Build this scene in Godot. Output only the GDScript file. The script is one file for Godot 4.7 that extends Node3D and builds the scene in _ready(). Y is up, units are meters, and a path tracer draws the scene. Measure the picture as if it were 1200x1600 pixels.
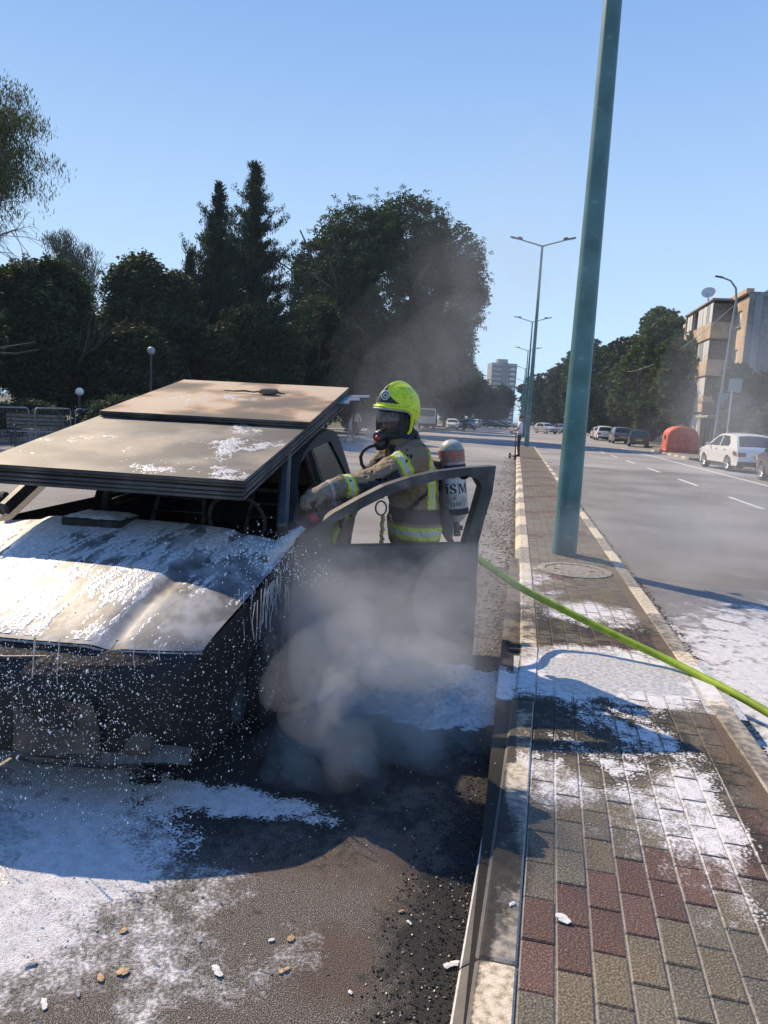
extends Node3D
# A burnt car beside a paved median, a firefighter with a hose, and the street behind.

class MB:
	var v := PackedVector3Array()
	var n := PackedVector3Array()
	var uv := PackedVector2Array()
	var c := PackedColorArray()
	var ix := PackedInt32Array()
	var colored := false

	func vert(p: Vector3, nn: Vector3, u := Vector2.ZERO, col := Color.WHITE) -> int:
		v.append(p)
		n.append(nn)
		uv.append(u)
		c.append(col)
		return v.size() - 1

	func tri(a: int, b: int, d: int) -> void:
		var g := (v[d] - v[a]).cross(v[b] - v[a])
		if g.dot(n[a] + n[b] + n[d]) < 0.0:
			ix.append_array(PackedInt32Array([a, d, b]))
		else:
			ix.append_array(PackedInt32Array([a, b, d]))

	func quad(a: int, b: int, d: int, e: int) -> void:
		tri(a, b, d)
		tri(a, d, e)

	func face(pts: Array, out: Vector3, col := Color.WHITE) -> void:
		var nn: Vector3 = (pts[1] - pts[0]).cross(pts[2] - pts[0]).normalized()
		if nn.dot(out) < 0.0:
			nn = -nn
		var first := v.size()
		for p in pts:
			vert(p, nn, Vector2(p.x + p.z * 0.37, p.y + p.z), col)
		for k in range(1, pts.size() - 1):
			tri(first, first + k, first + k + 1)

	func box(at: Vector3, size: Vector3, b := Basis.IDENTITY, bevel := 0.0, col := Color.WHITE) -> void:
		var h := size * 0.5
		var k := minf(bevel, minf(h.x, minf(h.y, h.z)) * 0.9)
		var P := {}
		for sx in [-1, 1]:
			for sy in [-1, 1]:
				for sz in [-1, 1]:
					P[[sx, sy, sz, 0]] = at + b * Vector3(sx * h.x, sy * (h.y - k), sz * (h.z - k))
					P[[sx, sy, sz, 1]] = at + b * Vector3(sx * (h.x - k), sy * h.y, sz * (h.z - k))
					P[[sx, sy, sz, 2]] = at + b * Vector3(sx * (h.x - k), sy * (h.y - k), sz * h.z)
		for s in [-1, 1]:
			face([P[[s, -1, -1, 0]], P[[s, 1, -1, 0]], P[[s, 1, 1, 0]], P[[s, -1, 1, 0]]], b.x * s, col)
			face([P[[-1, s, -1, 1]], P[[1, s, -1, 1]], P[[1, s, 1, 1]], P[[-1, s, 1, 1]]], b.y * s, col)
			face([P[[-1, -1, s, 2]], P[[1, -1, s, 2]], P[[1, 1, s, 2]], P[[-1, 1, s, 2]]], b.z * s, col)
		if k <= 0.0:
			return
		for s in [-1, 1]:
			for t in [-1, 1]:
				face([P[[s, t, -1, 0]], P[[s, t, 1, 0]], P[[s, t, 1, 1]], P[[s, t, -1, 1]]], b.x * s + b.y * t, col)
				face([P[[s, -1, t, 0]], P[[s, 1, t, 0]], P[[s, 1, t, 2]], P[[s, -1, t, 2]]], b.x * s + b.z * t, col)
				face([P[[-1, s, t, 1]], P[[1, s, t, 1]], P[[1, s, t, 2]], P[[-1, s, t, 2]]], b.y * s + b.z * t, col)
				for w in [-1, 1]:
					face([P[[s, t, w, 0]], P[[s, t, w, 1]], P[[s, t, w, 2]]], b.x * s + b.y * t + b.z * w, col)

	func tube(path: Array, radii: Array, sides := 8, cap := true, col := Color.WHITE, flat := 1.0) -> void:
		var m := path.size()
		var last := Vector3.ZERO
		var rings := []
		for i in m:
			var d: Vector3 = (path[mini(i + 1, m - 1)] - path[maxi(i - 1, 0)]).normalized()
			var a: Vector3
			if i == 0:
				a = d.cross(Vector3.UP if absf(d.y) < 0.9 else Vector3.RIGHT).normalized()
			else:
				a = (last - d * last.dot(d)).normalized()
			last = a
			var b2 := d.cross(a)
			var r: float = radii[mini(i, radii.size() - 1)]
			var ring := []
			for k in sides + 1:
				var t := TAU * k / sides
				var o := a * cos(t) + b2 * sin(t) * flat
				ring.append(vert(path[i] + o * r, o.normalized(), Vector2(float(k) / sides, i * 0.2), col))
			rings.append(ring)
		for i in m - 1:
			for k in sides:
				quad(rings[i][k], rings[i][k + 1], rings[i + 1][k + 1], rings[i + 1][k])
		if cap:
			for e in [0, m - 1]:
				var d2: Vector3 = (path[0] - path[1]).normalized() if e == 0 else (path[m - 1] - path[m - 2]).normalized()
				var mid := vert(path[e], d2, Vector2.ZERO, col)
				var f := v.size()
				for k in sides + 1:
					vert(v[rings[e][k]], d2, Vector2.ZERO, col)
				for k in sides:
					tri(mid, f + k, f + k + 1)

	func lathe(profile: Array, xf: Transform3D, sides := 20, col := Color.WHITE) -> void:
		# profile of Vector2(radius, height) along xf's y
		var rings := []
		for i in profile.size():
			var p: Vector2 = profile[i]
			var d: Vector2 = profile[mini(i + 1, profile.size() - 1)] - profile[maxi(i - 1, 0)]
			var nn := Vector2(d.y, -d.x).normalized()
			var ring := []
			for k in sides + 1:
				var t := TAU * k / sides
				ring.append(vert(xf * Vector3(cos(t) * p.x, p.y, sin(t) * p.x), (xf.basis * Vector3(cos(t) * nn.x, nn.y, sin(t) * nn.x)).normalized(), Vector2(float(k) / sides, float(i) / profile.size()), col))
			rings.append(ring)
		for i in profile.size() - 1:
			for k in sides:
				quad(rings[i][k], rings[i][k + 1], rings[i + 1][k + 1], rings[i + 1][k])

	func grid(nu: int, nv: int, fn: Callable, out: Vector3, radial := false, centre := Vector3.ZERO) -> void:
		var first := v.size()
		var P := PackedVector3Array()
		for j in nv + 1:
			for i in nu + 1:
				P.append(fn.call(float(i) / nu, float(j) / nv))
		for j in nv + 1:
			for i in nu + 1:
				var a := P[j * (nu + 1) + mini(i + 1, nu)] - P[j * (nu + 1) + maxi(i - 1, 0)]
				var b := P[mini(j + 1, nv) * (nu + 1) + i] - P[maxi(j - 1, 0) * (nu + 1) + i]
				var nn := a.cross(b)
				nn = nn.normalized() if nn.length_squared() > 1e-14 else out
				var o := (P[j * (nu + 1) + i] - centre) if radial else out
				if nn.dot(o) < 0.0:
					nn = -nn
				vert(P[j * (nu + 1) + i], nn, Vector2(float(i) / nu, float(j) / nv))
		for j in nv:
			for i in nu:
				var a := first + j * (nu + 1) + i
				quad(a, a + 1, a + nu + 2, a + nu + 1)

	func sheet(outer: PackedVector2Array, holes: Array, cell: float, map: Callable, out: Vector3) -> void:
		var lo := outer[0]
		var hi := outer[0]
		for p in outer:
			lo = lo.min(p)
			hi = hi.max(p)
		var nx := int(ceil((hi.x - lo.x) / cell))
		var ny := int(ceil((hi.y - lo.y) / cell))
		for j in ny:
			for i in nx:
				var a := lo + Vector2(i, j) * cell
				var sq := PackedVector2Array([a, a + Vector2(cell, 0), a + Vector2(cell, cell), a + Vector2(0, cell)])
				var bits: Array = Geometry2D.intersect_polygons(sq, outer)
				for h in holes:
					var next := []
					for q in bits:
						next.append_array(Geometry2D.clip_polygons(q, h))
					bits = next
				for q: PackedVector2Array in bits:
					if Geometry2D.is_polygon_clockwise(q) and bits.size() > 1 and q.size() < 3:
						continue
					var t := Geometry2D.triangulate_polygon(q)
					var first := v.size()
					for p in q:
						var m: Vector3 = map.call(p)
						var nn: Vector3 = (map.call(p + Vector2(0.01, 0)) - m).cross(map.call(p + Vector2(0, 0.01)) - m).normalized()
						vert(m, nn if nn.dot(out) >= 0.0 else -nn, p)
					for k in range(0, t.size(), 3):
						tri(first + t[k], first + t[k + 1], first + t[k + 2])

	func mesh() -> ArrayMesh:
		var am := ArrayMesh.new()
		if ix.is_empty():
			return am
		var A := []
		A.resize(Mesh.ARRAY_MAX)
		A[Mesh.ARRAY_VERTEX] = v
		A[Mesh.ARRAY_NORMAL] = n
		A[Mesh.ARRAY_TEX_UV] = uv
		if colored:
			A[Mesh.ARRAY_COLOR] = c
		A[Mesh.ARRAY_INDEX] = ix
		am.add_surface_from_arrays(Mesh.PRIMITIVE_TRIANGLES, A)
		return am

var M := {}
var used := {}
var rng := RandomNumberGenerator.new()
var noise := FastNoiseLite.new()

func numbered(called: String) -> String:
	var k: int = used.get(called, 0)
	used[called] = k + 1
	return called if k == 0 else "%s_%03d" % [called, k]

func tag(o: Node, label := "", category := "", group := "", kind := "") -> Node:
	for e in [["label", label], ["category", category], ["group", group], ["kind", kind]]:
		if e[1] != "":
			o.set_meta(e[0], e[1])
	return o

func thing(called: String, label: String, category: String, at := Vector3.ZERO, turn := 0.0, group := "") -> Node3D:
	var o := Node3D.new()
	o.name = numbered(called)
	add_child(o)
	o.position = at
	o.rotation.y = turn
	tag(o, label, category, group)
	return o

func put(m, called: String, mat: Material, parent: Node = self) -> MeshInstance3D:
	var o := MeshInstance3D.new()
	o.mesh = m.mesh() if m is MB else m
	o.material_override = mat
	o.name = numbered(called) if parent == self else called
	parent.add_child(o, true)
	return o

func solo(m, called: String, mat: Material, label: String, category: String, group := "", at := Vector3.ZERO) -> MeshInstance3D:
	var o := put(m, called, mat)
	o.position = at
	tag(o, label, category, group)
	return o

func base(m, called: String, mat: Material) -> MeshInstance3D:
	var o := put(m, called, mat)
	o.set_meta("kind", "structure")
	return o

func copy(src: Node3D, at: Vector3, turn: float, label: String, group := "") -> Node3D:
	var o: Node3D = src.duplicate()
	o.name = numbered(String(src.name).rstrip("0123456789").rstrip("_") if String(src.name).right(3).is_valid_int() else String(src.name))
	add_child(o)
	o.position = at
	o.rotation.y = turn
	o.set_meta("label", label)
	if group != "":
		o.set_meta("group", group)
	return o

func lin(r: float, g: float, b: float) -> Color:
	return Color(r, g, b).linear_to_srgb()

func ramp(cols: Array) -> Gradient:
	var g := Gradient.new()
	var off := PackedFloat32Array()
	var cc := PackedColorArray()
	for e in cols:
		off.append(e[0])
		cc.append(e[1])
	g.offsets = off
	g.colors = cc
	return g

func ntex(freq: float, cols: Array, size := 512, kind := FastNoiseLite.TYPE_SIMPLEX_SMOOTH, octaves := 4, sd := 1, cellret := -1) -> NoiseTexture2D:
	var f := FastNoiseLite.new()
	f.noise_type = kind
	f.frequency = freq
	f.seed = sd
	f.fractal_octaves = octaves
	if octaves <= 1:
		f.fractal_type = FastNoiseLite.FRACTAL_NONE
	if cellret >= 0:
		f.cellular_return_type = cellret
	var t := NoiseTexture2D.new()
	t.width = size
	t.height = size
	t.seamless = true
	t.noise = f
	if cols.size():
		t.color_ramp = ramp(cols)
	return t

func mat(col: Color, rough := 0.8, metal := 0.0) -> StandardMaterial3D:
	var m := StandardMaterial3D.new()
	m.albedo_color = col
	m.roughness = rough
	m.metallic = metal
	return m

func grained(tex: Texture2D, scale: float, rough := 0.85, bump: Texture2D = null, bump_cm := 0.2, world := true, tint := Color.WHITE) -> StandardMaterial3D:
	var m := mat(tint, rough)
	m.albedo_texture = tex
	m.uv1_triplanar = true
	m.uv1_world_triplanar = world
	m.uv1_scale = Vector3.ONE * scale
	if bump:
		m.heightmap_enabled = true
		m.heightmap_texture = bump
		m.heightmap_scale = bump_cm
	return m

func over(m: StandardMaterial3D, tex: Texture2D, scale: float, mode := BaseMaterial3D.BLEND_MODE_MUL, world := true) -> StandardMaterial3D:
	m.detail_enabled = true
	m.detail_albedo = tex
	m.detail_blend_mode = mode
	m.detail_uv_layer = BaseMaterial3D.DETAIL_UV_2
	m.uv2_triplanar = true
	m.uv2_world_triplanar = world
	m.uv2_scale = Vector3.ONE * scale
	return m

func glass(col: Color, alpha: float, rough := 0.06) -> StandardMaterial3D:
	var m := mat(Color(col.r, col.g, col.b, alpha), rough)
	m.transparency = BaseMaterial3D.TRANSPARENCY_ALPHA
	return m

func greys(a: float, b: float, tint := Vector3.ONE) -> Array:
	return [[0.0, lin(a * tint.x, a * tint.y, a * tint.z)], [1.0, lin(b * tint.x, b * tint.y, b * tint.z)]]

# overlay of what lies on the ground near the car: foam, soot deepened with painted shade, rust and mud, one map of 7 x 7 m
const MAP_X := -3.6
const MAP_Z := -8.2
const MAP_L := 7.0

func blob(x: float, z: float, cx: float, cz: float, rx: float, rz: float) -> float:
	var a := (x - cx) / rx
	var b := (z - cz) / rz
	return clampf(1.0 - (a * a + b * b), -1.0, 1.0)

# amount of foam on the left carriageway
func foam_left(x: float, z: float) -> float:
	var f := blob(x, z, -2.35, -2.1, 1.4, 1.25) * 1.75
	f = maxf(f, blob(x, z, -1.75, -2.45, 0.85, 0.36) * 1.0)
	f = maxf(f, blob(x, z, -1.05, -2.72, 0.55, 0.16) * 0.9)
	f = maxf(f, blob(x, z, -0.2, -4.2, 0.42, 0.42) * 1.4)
	f = maxf(f, blob(x, z, -0.62, -4.0, 0.5, 0.3) * 0.9)
	f = maxf(f, blob(x, z, -1.2, -1.95, 0.7, 0.5) * 0.42)
	f = maxf(f, blob(x, z, -2.9, -3.2, 1.2, 1.5) * 0.9)
	return f

func foam_walk(x: float, z: float) -> float:
	var f := blob(x, z, 0.75, -4.55, 0.75, 0.62) * 1.35
	f = maxf(f, blob(x, z, 0.35, -4.3, 0.45, 0.4) * 1.0)
	f = maxf(f, blob(x, z, 0.62, -3.55, 0.4, 0.95) * 0.5)
	f = maxf(f, blob(x, z, 0.8, -2.95, 0.24, 0.75) * 0.68)
	f = maxf(f, blob(x, z, 0.7, -6.0, 0.5, 0.5) * 0.75)
	f = maxf(f, blob(x, z, 0.3, -3.1, 0.25, 0.35) * 0.5)
	f = maxf(f, blob(x, z, 0.25, -6.9, 0.3, 1.2) * 0.4)
	return f

func foam_right(x: float, z: float) -> float:
	var f := blob(x, z, 2.6, -5.3, 1.6, 2.5) * 1.3
	f = maxf(f, blob(x, z, 1.75, -4.6, 0.6, 2.3) * 1.1)
	return f

func ground_map() -> ImageTexture:
	var N := 1792
	var img_n := []
	for e in [[0.011, 3, 5], [0.055, 3, 9], [0.23, 2, 12]]:
		var f := FastNoiseLite.new()
		f.noise_type = FastNoiseLite.TYPE_SIMPLEX_SMOOTH
		f.frequency = e[0]
		f.fractal_octaves = e[1]
		f.seed = e[2]
		img_n.append(f.get_image(N, N, false, false, false).get_data())
	var cf := FastNoiseLite.new()
	cf.noise_type = FastNoiseLite.TYPE_CELLULAR
	cf.frequency = 0.012
	cf.cellular_return_type = FastNoiseLite.RETURN_DISTANCE2_SUB
	cf.domain_warp_enabled = true
	cf.domain_warp_amplitude = 40.0
	cf.seed = 4
	var cr: PackedByteArray = cf.get_image(N, N, false, false, false).get_data()
	var big: PackedByteArray = img_n[0]
	var mid: PackedByteArray = img_n[1]
	var fine: PackedByteArray = img_n[2]
	# low resolution masks, interpolated by nearest 7 pixels then broken up with noise
	var S := 8
	var K := N / S
	var mf := PackedFloat32Array()
	var ms := PackedFloat32Array()
	var mr := PackedFloat32Array()
	mf.resize((K + 1) * (K + 1))
	ms.resize((K + 1) * (K + 1))
	mr.resize((K + 1) * (K + 1))
	for j in K + 1:
		for i in K + 1:
			var x := MAP_X + MAP_L * i / K
			var z := MAP_Z + MAP_L * j / K
			var q := j * (K + 1) + i
			if x < 0.02 + clampf((-1.8 - z) * 0.05, -0.1, 0.12):
				mf[q] = foam_left(x, z)
				# black wet grime along the kerb, soot with painted shade under the car
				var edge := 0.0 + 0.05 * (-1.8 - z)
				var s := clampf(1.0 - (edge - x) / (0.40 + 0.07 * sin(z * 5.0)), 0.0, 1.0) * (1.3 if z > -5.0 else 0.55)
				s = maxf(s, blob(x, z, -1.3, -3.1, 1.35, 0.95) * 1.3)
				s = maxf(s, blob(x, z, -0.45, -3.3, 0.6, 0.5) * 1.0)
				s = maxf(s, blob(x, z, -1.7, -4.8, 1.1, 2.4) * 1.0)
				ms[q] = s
				mr[q] = maxf(blob(x, z, -0.22, -2.75, 0.22, 0.85), maxf(blob(x, z, -0.42, -1.95, 0.2, 0.2), blob(x, z, -0.7, -2.5, 0.5, 0.3) * 0.6))
			elif x < 1.30:
				mf[q] = foam_walk(x, z)
				ms[q] = maxf(blob(x, z, 0.55, -3.7, 0.7, 0.9) * 0.95, blob(x, z, 0.06, -2.4, 0.12, 0.5) * 0.9)
				ms[q] = maxf(ms[q], maxf(blob(x, z, 0.6, -5.6, 0.9, 1.0) * 0.7, blob(x, z, 0.95, -3.0, 0.3, 1.0) * 0.6))
				mr[q] = maxf(blob(x, z, 1.05, -5.35, 0.2, 0.45), blob(x, z, 1.12, -3.4, 0.12, 1.0) * 0.9)
			else:
				mf[q] = foam_right(x, z)
				ms[q] = clampf(1.0 - (x - 1.3) / 0.12, 0.0, 1.0) * 0.8
				mr[q] = clampf(1.0 - (x - 1.3) / 0.3, 0.0, 1.0) * 0.5
	var out := PackedByteArray()
	out.resize(N * N * 4)
	for j in N:
		var jk := j / S
		var fj := float(j % S) / S
		for i in N:
			var ik := i / S
			var fi := float(i % S) / S
			var q := jk * (K + 1) + ik
			var b := float(big[j * N + i]) / 255.0 - 0.5
			var m := float(mid[j * N + i]) / 255.0 - 0.5
			var h := float(fine[j * N + i]) / 255.0 - 0.5
			var f := lerpf(lerpf(mf[q], mf[q + 1], fi), lerpf(mf[q + K + 1], mf[q + K + 2], fi), fj)
			var o := (j * N + i) * 4
			var x := MAP_X + MAP_L * i / N
			var crack := float(cr[j * N + i]) / 255.0
			var fa := 0.0
			if f > -0.2:
				fa = f + b * 0.9 + m * 0.45 + h * (0.4 if x > 1.3 else 0.6) - 0.12
				if x > 1.3:
					fa -= clampf(0.10 - crack, 0.0, 0.1) * (11.0 + b * 16.0)
				fa = clampf(fa * 1.7, 0.0, 1.0)
			if fa > 0.5:
				var w := 0.80 + h * 0.12 + m * 0.14
				out[o] = int(clampf(w, 0.0, 1.0) * 255)
				out[o + 1] = int(clampf(w * 1.0, 0.0, 1.0) * 255)
				out[o + 2] = int(clampf(w * 1.01, 0.0, 1.0) * 255)
				out[o + 3] = int(clampf((fa - 0.18) * 1.4, 0.0, 0.97) * 255)
				continue
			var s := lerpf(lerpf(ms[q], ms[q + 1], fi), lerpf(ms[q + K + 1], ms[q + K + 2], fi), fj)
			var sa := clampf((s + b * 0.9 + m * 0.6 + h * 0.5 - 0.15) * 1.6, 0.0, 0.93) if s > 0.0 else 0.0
			var r := lerpf(lerpf(mr[q], mr[q + 1], fi), lerpf(mr[q + K + 1], mr[q + K + 2], fi), fj)
			var ra := clampf((r + b * 0.9 + m * 0.7) * 0.9, 0.0, 0.55) if r > 0.0 else 0.0
			if fa > 0.02 and fa * 0.8 > sa * 0.6:
				out[o] = 188
				out[o + 1] = 189
				out[o + 2] = 190
				out[o + 3] = int(clampf(fa * 0.9, 0.0, 1.0) * 255)
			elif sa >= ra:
				var g := 0.085 + h * 0.10  # soot tone, lowered so the colour also carries the deep shade
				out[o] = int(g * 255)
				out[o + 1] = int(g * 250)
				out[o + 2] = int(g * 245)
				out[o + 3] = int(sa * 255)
			else:
				out[o] = 74
				out[o + 1] = 52
				out[o + 2] = 40
				out[o + 3] = int(ra * 255)
	return ImageTexture.create_from_image(Image.create_from_data(N, N, false, Image.FORMAT_RGBA8, out))

func with_ground(m: StandardMaterial3D, tex: Texture2D) -> StandardMaterial3D:
	over(m, tex, 1.0 / MAP_L, BaseMaterial3D.BLEND_MODE_MIX)
	m.uv2_offset = Vector3(-MAP_X / MAP_L, 0, -MAP_Z / MAP_L)
	m.uv2_triplanar_sharpness = 8.0
	return m

func materials() -> void:
	var speck := ntex(0.09, [[0.0, lin(0.02, 0.018, 0.016)], [0.42, lin(0.062, 0.054, 0.046)], [0.6, lin(0.12, 0.105, 0.088)], [0.74, lin(0.25, 0.225, 0.195)], [1.0, lin(0.46, 0.45, 0.43)]], 1024, FastNoiseLite.TYPE_SIMPLEX, 3, 3)
	var speck2 := ntex(0.09, [[0.0, lin(0.09, 0.088, 0.084)], [0.42, lin(0.21, 0.205, 0.195)], [0.62, lin(0.27, 0.262, 0.25)], [0.8, lin(0.34, 0.33, 0.315)], [1.0, lin(0.5, 0.49, 0.47)]], 1024, FastNoiseLite.TYPE_SIMPLEX, 3, 3)
	var bumpc := ntex(0.075, [], 1024, FastNoiseLite.TYPE_SIMPLEX, 3, 3)
	var broad := ntex(0.006, [[0.25, Color(0.86, 0.855, 0.85)], [0.45, Color(0.93, 0.93, 0.925)], [0.6, Color(0.97, 0.97, 0.97)], [0.75, Color(1, 1, 1)]], 512, FastNoiseLite.TYPE_SIMPLEX_SMOOTH, 5, 21)
	M.broad = broad
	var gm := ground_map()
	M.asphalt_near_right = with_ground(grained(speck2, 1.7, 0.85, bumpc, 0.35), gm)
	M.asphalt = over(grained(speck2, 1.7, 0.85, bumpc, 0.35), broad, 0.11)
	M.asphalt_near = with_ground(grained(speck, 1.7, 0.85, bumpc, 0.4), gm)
	M.asphalt_far = over(grained(ntex(0.02, greys(0.26, 0.34, Vector3(1.03, 1, 0.96)), 512, FastNoiseLite.TYPE_SIMPLEX, 4, 8), 0.3, 0.9), broad, 0.05)
	var pg := [[0.0, lin(0.05, 0.044, 0.034)], [0.38, lin(0.115, 0.101, 0.076)], [0.62, lin(0.17, 0.151, 0.114)], [1.0, lin(0.34, 0.31, 0.25)]]
	var pr := [[0.0, lin(0.06, 0.038, 0.032)], [0.4, lin(0.10, 0.058, 0.047)], [0.62, lin(0.145, 0.086, 0.070)], [1.0, lin(0.32, 0.21, 0.17)]]
	var pt := ntex(0.13, pg, 512, FastNoiseLite.TYPE_SIMPLEX, 4, 31)
	var rt := ntex(0.13, pr, 512, FastNoiseLite.TYPE_SIMPLEX, 4, 32)
	var pb := ntex(0.16, [], 512, FastNoiseLite.TYPE_SIMPLEX, 3, 31)
	M.paver = []
	for t in [lin(1, 1, 1), lin(0.84, 0.85, 0.86), lin(1.0, 0.93, 0.84)]:
		M.paver.append(with_ground(grained(pt, 1.3, 0.9, pb, 0.25, true, t), gm))
	M.paver_red = [with_ground(grained(rt, 1.3, 0.9, pb, 0.25), gm), with_ground(grained(rt, 1.3, 0.9, pb, 0.25, true, lin(0.8, 0.8, 0.8)), gm)]
	M.paver_plain = over(grained(pt, 1.3, 0.9), broad, 0.4)
	M.sand = with_ground(grained(ntex(0.2, [[0.0, lin(0.07, 0.058, 0.042)], [1.0, lin(0.26, 0.215, 0.16)]], 256, FastNoiseLite.TYPE_SIMPLEX, 2, 35), 2.0, 1.0), gm)
	var kc := ntex(0.03, [[0.0, lin(0.22, 0.18, 0.12)], [0.35, lin(0.48, 0.41, 0.30)], [0.6, lin(0.60, 0.53, 0.41)], [1.0, lin(0.70, 0.64, 0.52)]], 512, FastNoiseLite.TYPE_SIMPLEX, 5, 41)
	var kg := ntex(0.025, [[0.0, lin(0.10, 0.10, 0.10)], [0.4, lin(0.19, 0.185, 0.17)], [0.55, lin(0.28, 0.25, 0.20)], [1.0, lin(0.42, 0.37, 0.29)]], 512, FastNoiseLite.TYPE_SIMPLEX, 5, 42)
	M.kerb_cream = with_ground(grained(kc, 1.4, 0.85, pb, 0.15), gm)
	M.kerb_grey = with_ground(grained(kg, 1.2, 0.85, pb, 0.15), gm)
	M.kerb_cream_plain = grained(kc, 1.4, 0.85)
	M.kerb_grey_plain = grained(kg, 1.2, 0.85)
	M.paint_line = grained(ntex(0.06, [[0.0, lin(0.30, 0.30, 0.29)], [0.35, lin(0.62, 0.62, 0.6)], [1.0, lin(0.75, 0.75, 0.73)]], 256, FastNoiseLite.TYPE_SIMPLEX, 3, 43), 1.0, 0.8)
	M.foam = grained(ntex(0.03, [[0.0, lin(0.26, 0.26, 0.26)], [0.4, lin(0.42, 0.42, 0.415)], [0.6, lin(0.50, 0.50, 0.495)], [1.0, lin(0.58, 0.58, 0.575)]], 512, FastNoiseLite.TYPE_SIMPLEX, 4, 51), 1.5, 0.38, ntex(0.11, [], 512, FastNoiseLite.TYPE_CELLULAR, 2, 52), 0.35)
	M.foam.subsurf_scatter_enabled = true
	M.foam.subsurf_scatter_strength = 0.15
	M.droplet = mat(lin(0.82, 0.83, 0.85), 0.4)
	# the burnt car
	var ch := [[0.0, lin(0.005, 0.005, 0.005)], [0.6, lin(0.010, 0.0095, 0.009)], [0.8, lin(0.020, 0.018, 0.017)], [1.0, lin(0.05, 0.042, 0.036)]]
	M.char = grained(ntex(0.025, ch, 512, FastNoiseLite.TYPE_SIMPLEX, 5, 61), 0.9, 0.78, ntex(0.05, [], 512, FastNoiseLite.TYPE_SIMPLEX, 4, 62), 0.4, false)
	M.soot_metal = grained(ntex(0.012, [[0.0, lin(0.014, 0.014, 0.015)], [0.45, lin(0.028, 0.028, 0.029)], [0.7, lin(0.055, 0.055, 0.055)], [1.0, lin(0.15, 0.145, 0.14)]], 512, FastNoiseLite.TYPE_SIMPLEX, 5, 63), 0.7, 0.42, ntex(0.03, [], 256, FastNoiseLite.TYPE_SIMPLEX, 3, 64), 0.1, false)
	M.hood = grained(ntex(0.011, [[0.0, lin(0.05, 0.05, 0.05)], [0.38, lin(0.11, 0.11, 0.11)], [0.5, lin(0.19, 0.19, 0.188)], [0.62, lin(0.27, 0.27, 0.265)], [1.0, lin(0.38, 0.38, 0.37)]], 512, FastNoiseLite.TYPE_SIMPLEX, 5, 65), 0.8, 0.5, ntex(0.05, [], 256, FastNoiseLite.TYPE_SIMPLEX, 3, 66), 0.15, false)
	M.soot_glass = mat(lin(0.006, 0.0065, 0.007), 0.22)
	M.ash = grained(ntex(0.03, greys(0.03, 0.16, Vector3(1, 0.97, 0.92)), 256, FastNoiseLite.TYPE_SIMPLEX, 4, 67), 1.5, 0.9, null, 0.0, false)
	M.rust_plate = grained(ntex(0.02, [[0.0, lin(0.015, 0.014, 0.012)], [0.6, lin(0.05, 0.044, 0.036)], [1.0, lin(0.10, 0.086, 0.07)]], 256, FastNoiseLite.TYPE_SIMPLEX, 4, 68), 1.0, 0.6, null, 0.0, false)
	# street
	M.teal = over(grained(ntex(0.01, [[0.0, lin(0.07, 0.175, 0.175)], [0.6, lin(0.082, 0.20, 0.20)], [0.86, lin(0.095, 0.225, 0.22)], [0.92, lin(0.20, 0.30, 0.28)], [1.0, lin(0.34, 0.38, 0.35)]], 512, FastNoiseLite.TYPE_SIMPLEX, 5, 71), 0.6, 0.42), broad, 0.7)
	M.dark_metal = mat(lin(0.05, 0.055, 0.06), 0.5, 0.3)
	M.steel = mat(lin(0.42, 0.42, 0.42), 0.35, 0.9)
	M.galv = mat(lin(0.30, 0.31, 0.32), 0.5, 0.5)
	M.black_rubber = mat(lin(0.02, 0.02, 0.021), 0.75)
	M.black_plastic = mat(lin(0.018, 0.018, 0.02), 0.45)
	M.glass_dark = glass(lin(0.02, 0.025, 0.03), 0.75)
	M.glass_clear = glass(lin(0.05, 0.06, 0.07), 0.35)
	M.white_globe = mat(lin(0.78, 0.76, 0.70), 0.3)
	M.orange = over(grained(ntex(0.01, [[0.0, lin(0.70, 0.13, 0.07)], [1.0, lin(0.78, 0.16, 0.09)]], 256, FastNoiseLite.TYPE_SIMPLEX, 3, 72), 0.5, 0.5), broad, 0.6)
	M.stone = over(grained(ntex(0.03, greys(0.22, 0.42, Vector3(1.05, 0.98, 0.86)), 256, FastNoiseLite.TYPE_SIMPLEX, 4, 73), 0.6, 0.9), broad, 0.2)
	M.pave_far = over(grained(ntex(0.03, greys(0.16, 0.28, Vector3(1.04, 0.98, 0.9)), 256, FastNoiseLite.TYPE_SIMPLEX, 4, 74), 0.5, 0.9), broad, 0.1)
	M.soil = over(grained(ntex(0.02, [[0.0, lin(0.03, 0.04, 0.015)], [0.5, lin(0.07, 0.075, 0.03)], [1.0, lin(0.14, 0.12, 0.07)]], 512, FastNoiseLite.TYPE_SIMPLEX, 5, 75), 0.3, 0.95), broad, 0.05)
	M.wood_slat = grained(ntex(0.02, [[0.0, lin(0.10, 0.08, 0.06)], [1.0, lin(0.22, 0.18, 0.14)]], 256, FastNoiseLite.TYPE_SIMPLEX, 4, 76), 0.7, 0.8, null, 0.0, false)
	# boards on the roof
	var scorch := ntex(0.0045, [[0.0, lin(0.05, 0.042, 0.036)], [0.30, lin(0.14, 0.115, 0.09)], [0.40, lin(0.30, 0.20, 0.13)], [0.46, lin(0.46, 0.30, 0.18)], [0.54, lin(0.56, 0.43, 0.30)], [1.0, lin(0.62, 0.50, 0.37)]], 512, FastNoiseLite.TYPE_SIMPLEX_SMOOTH, 5, 83)
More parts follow.
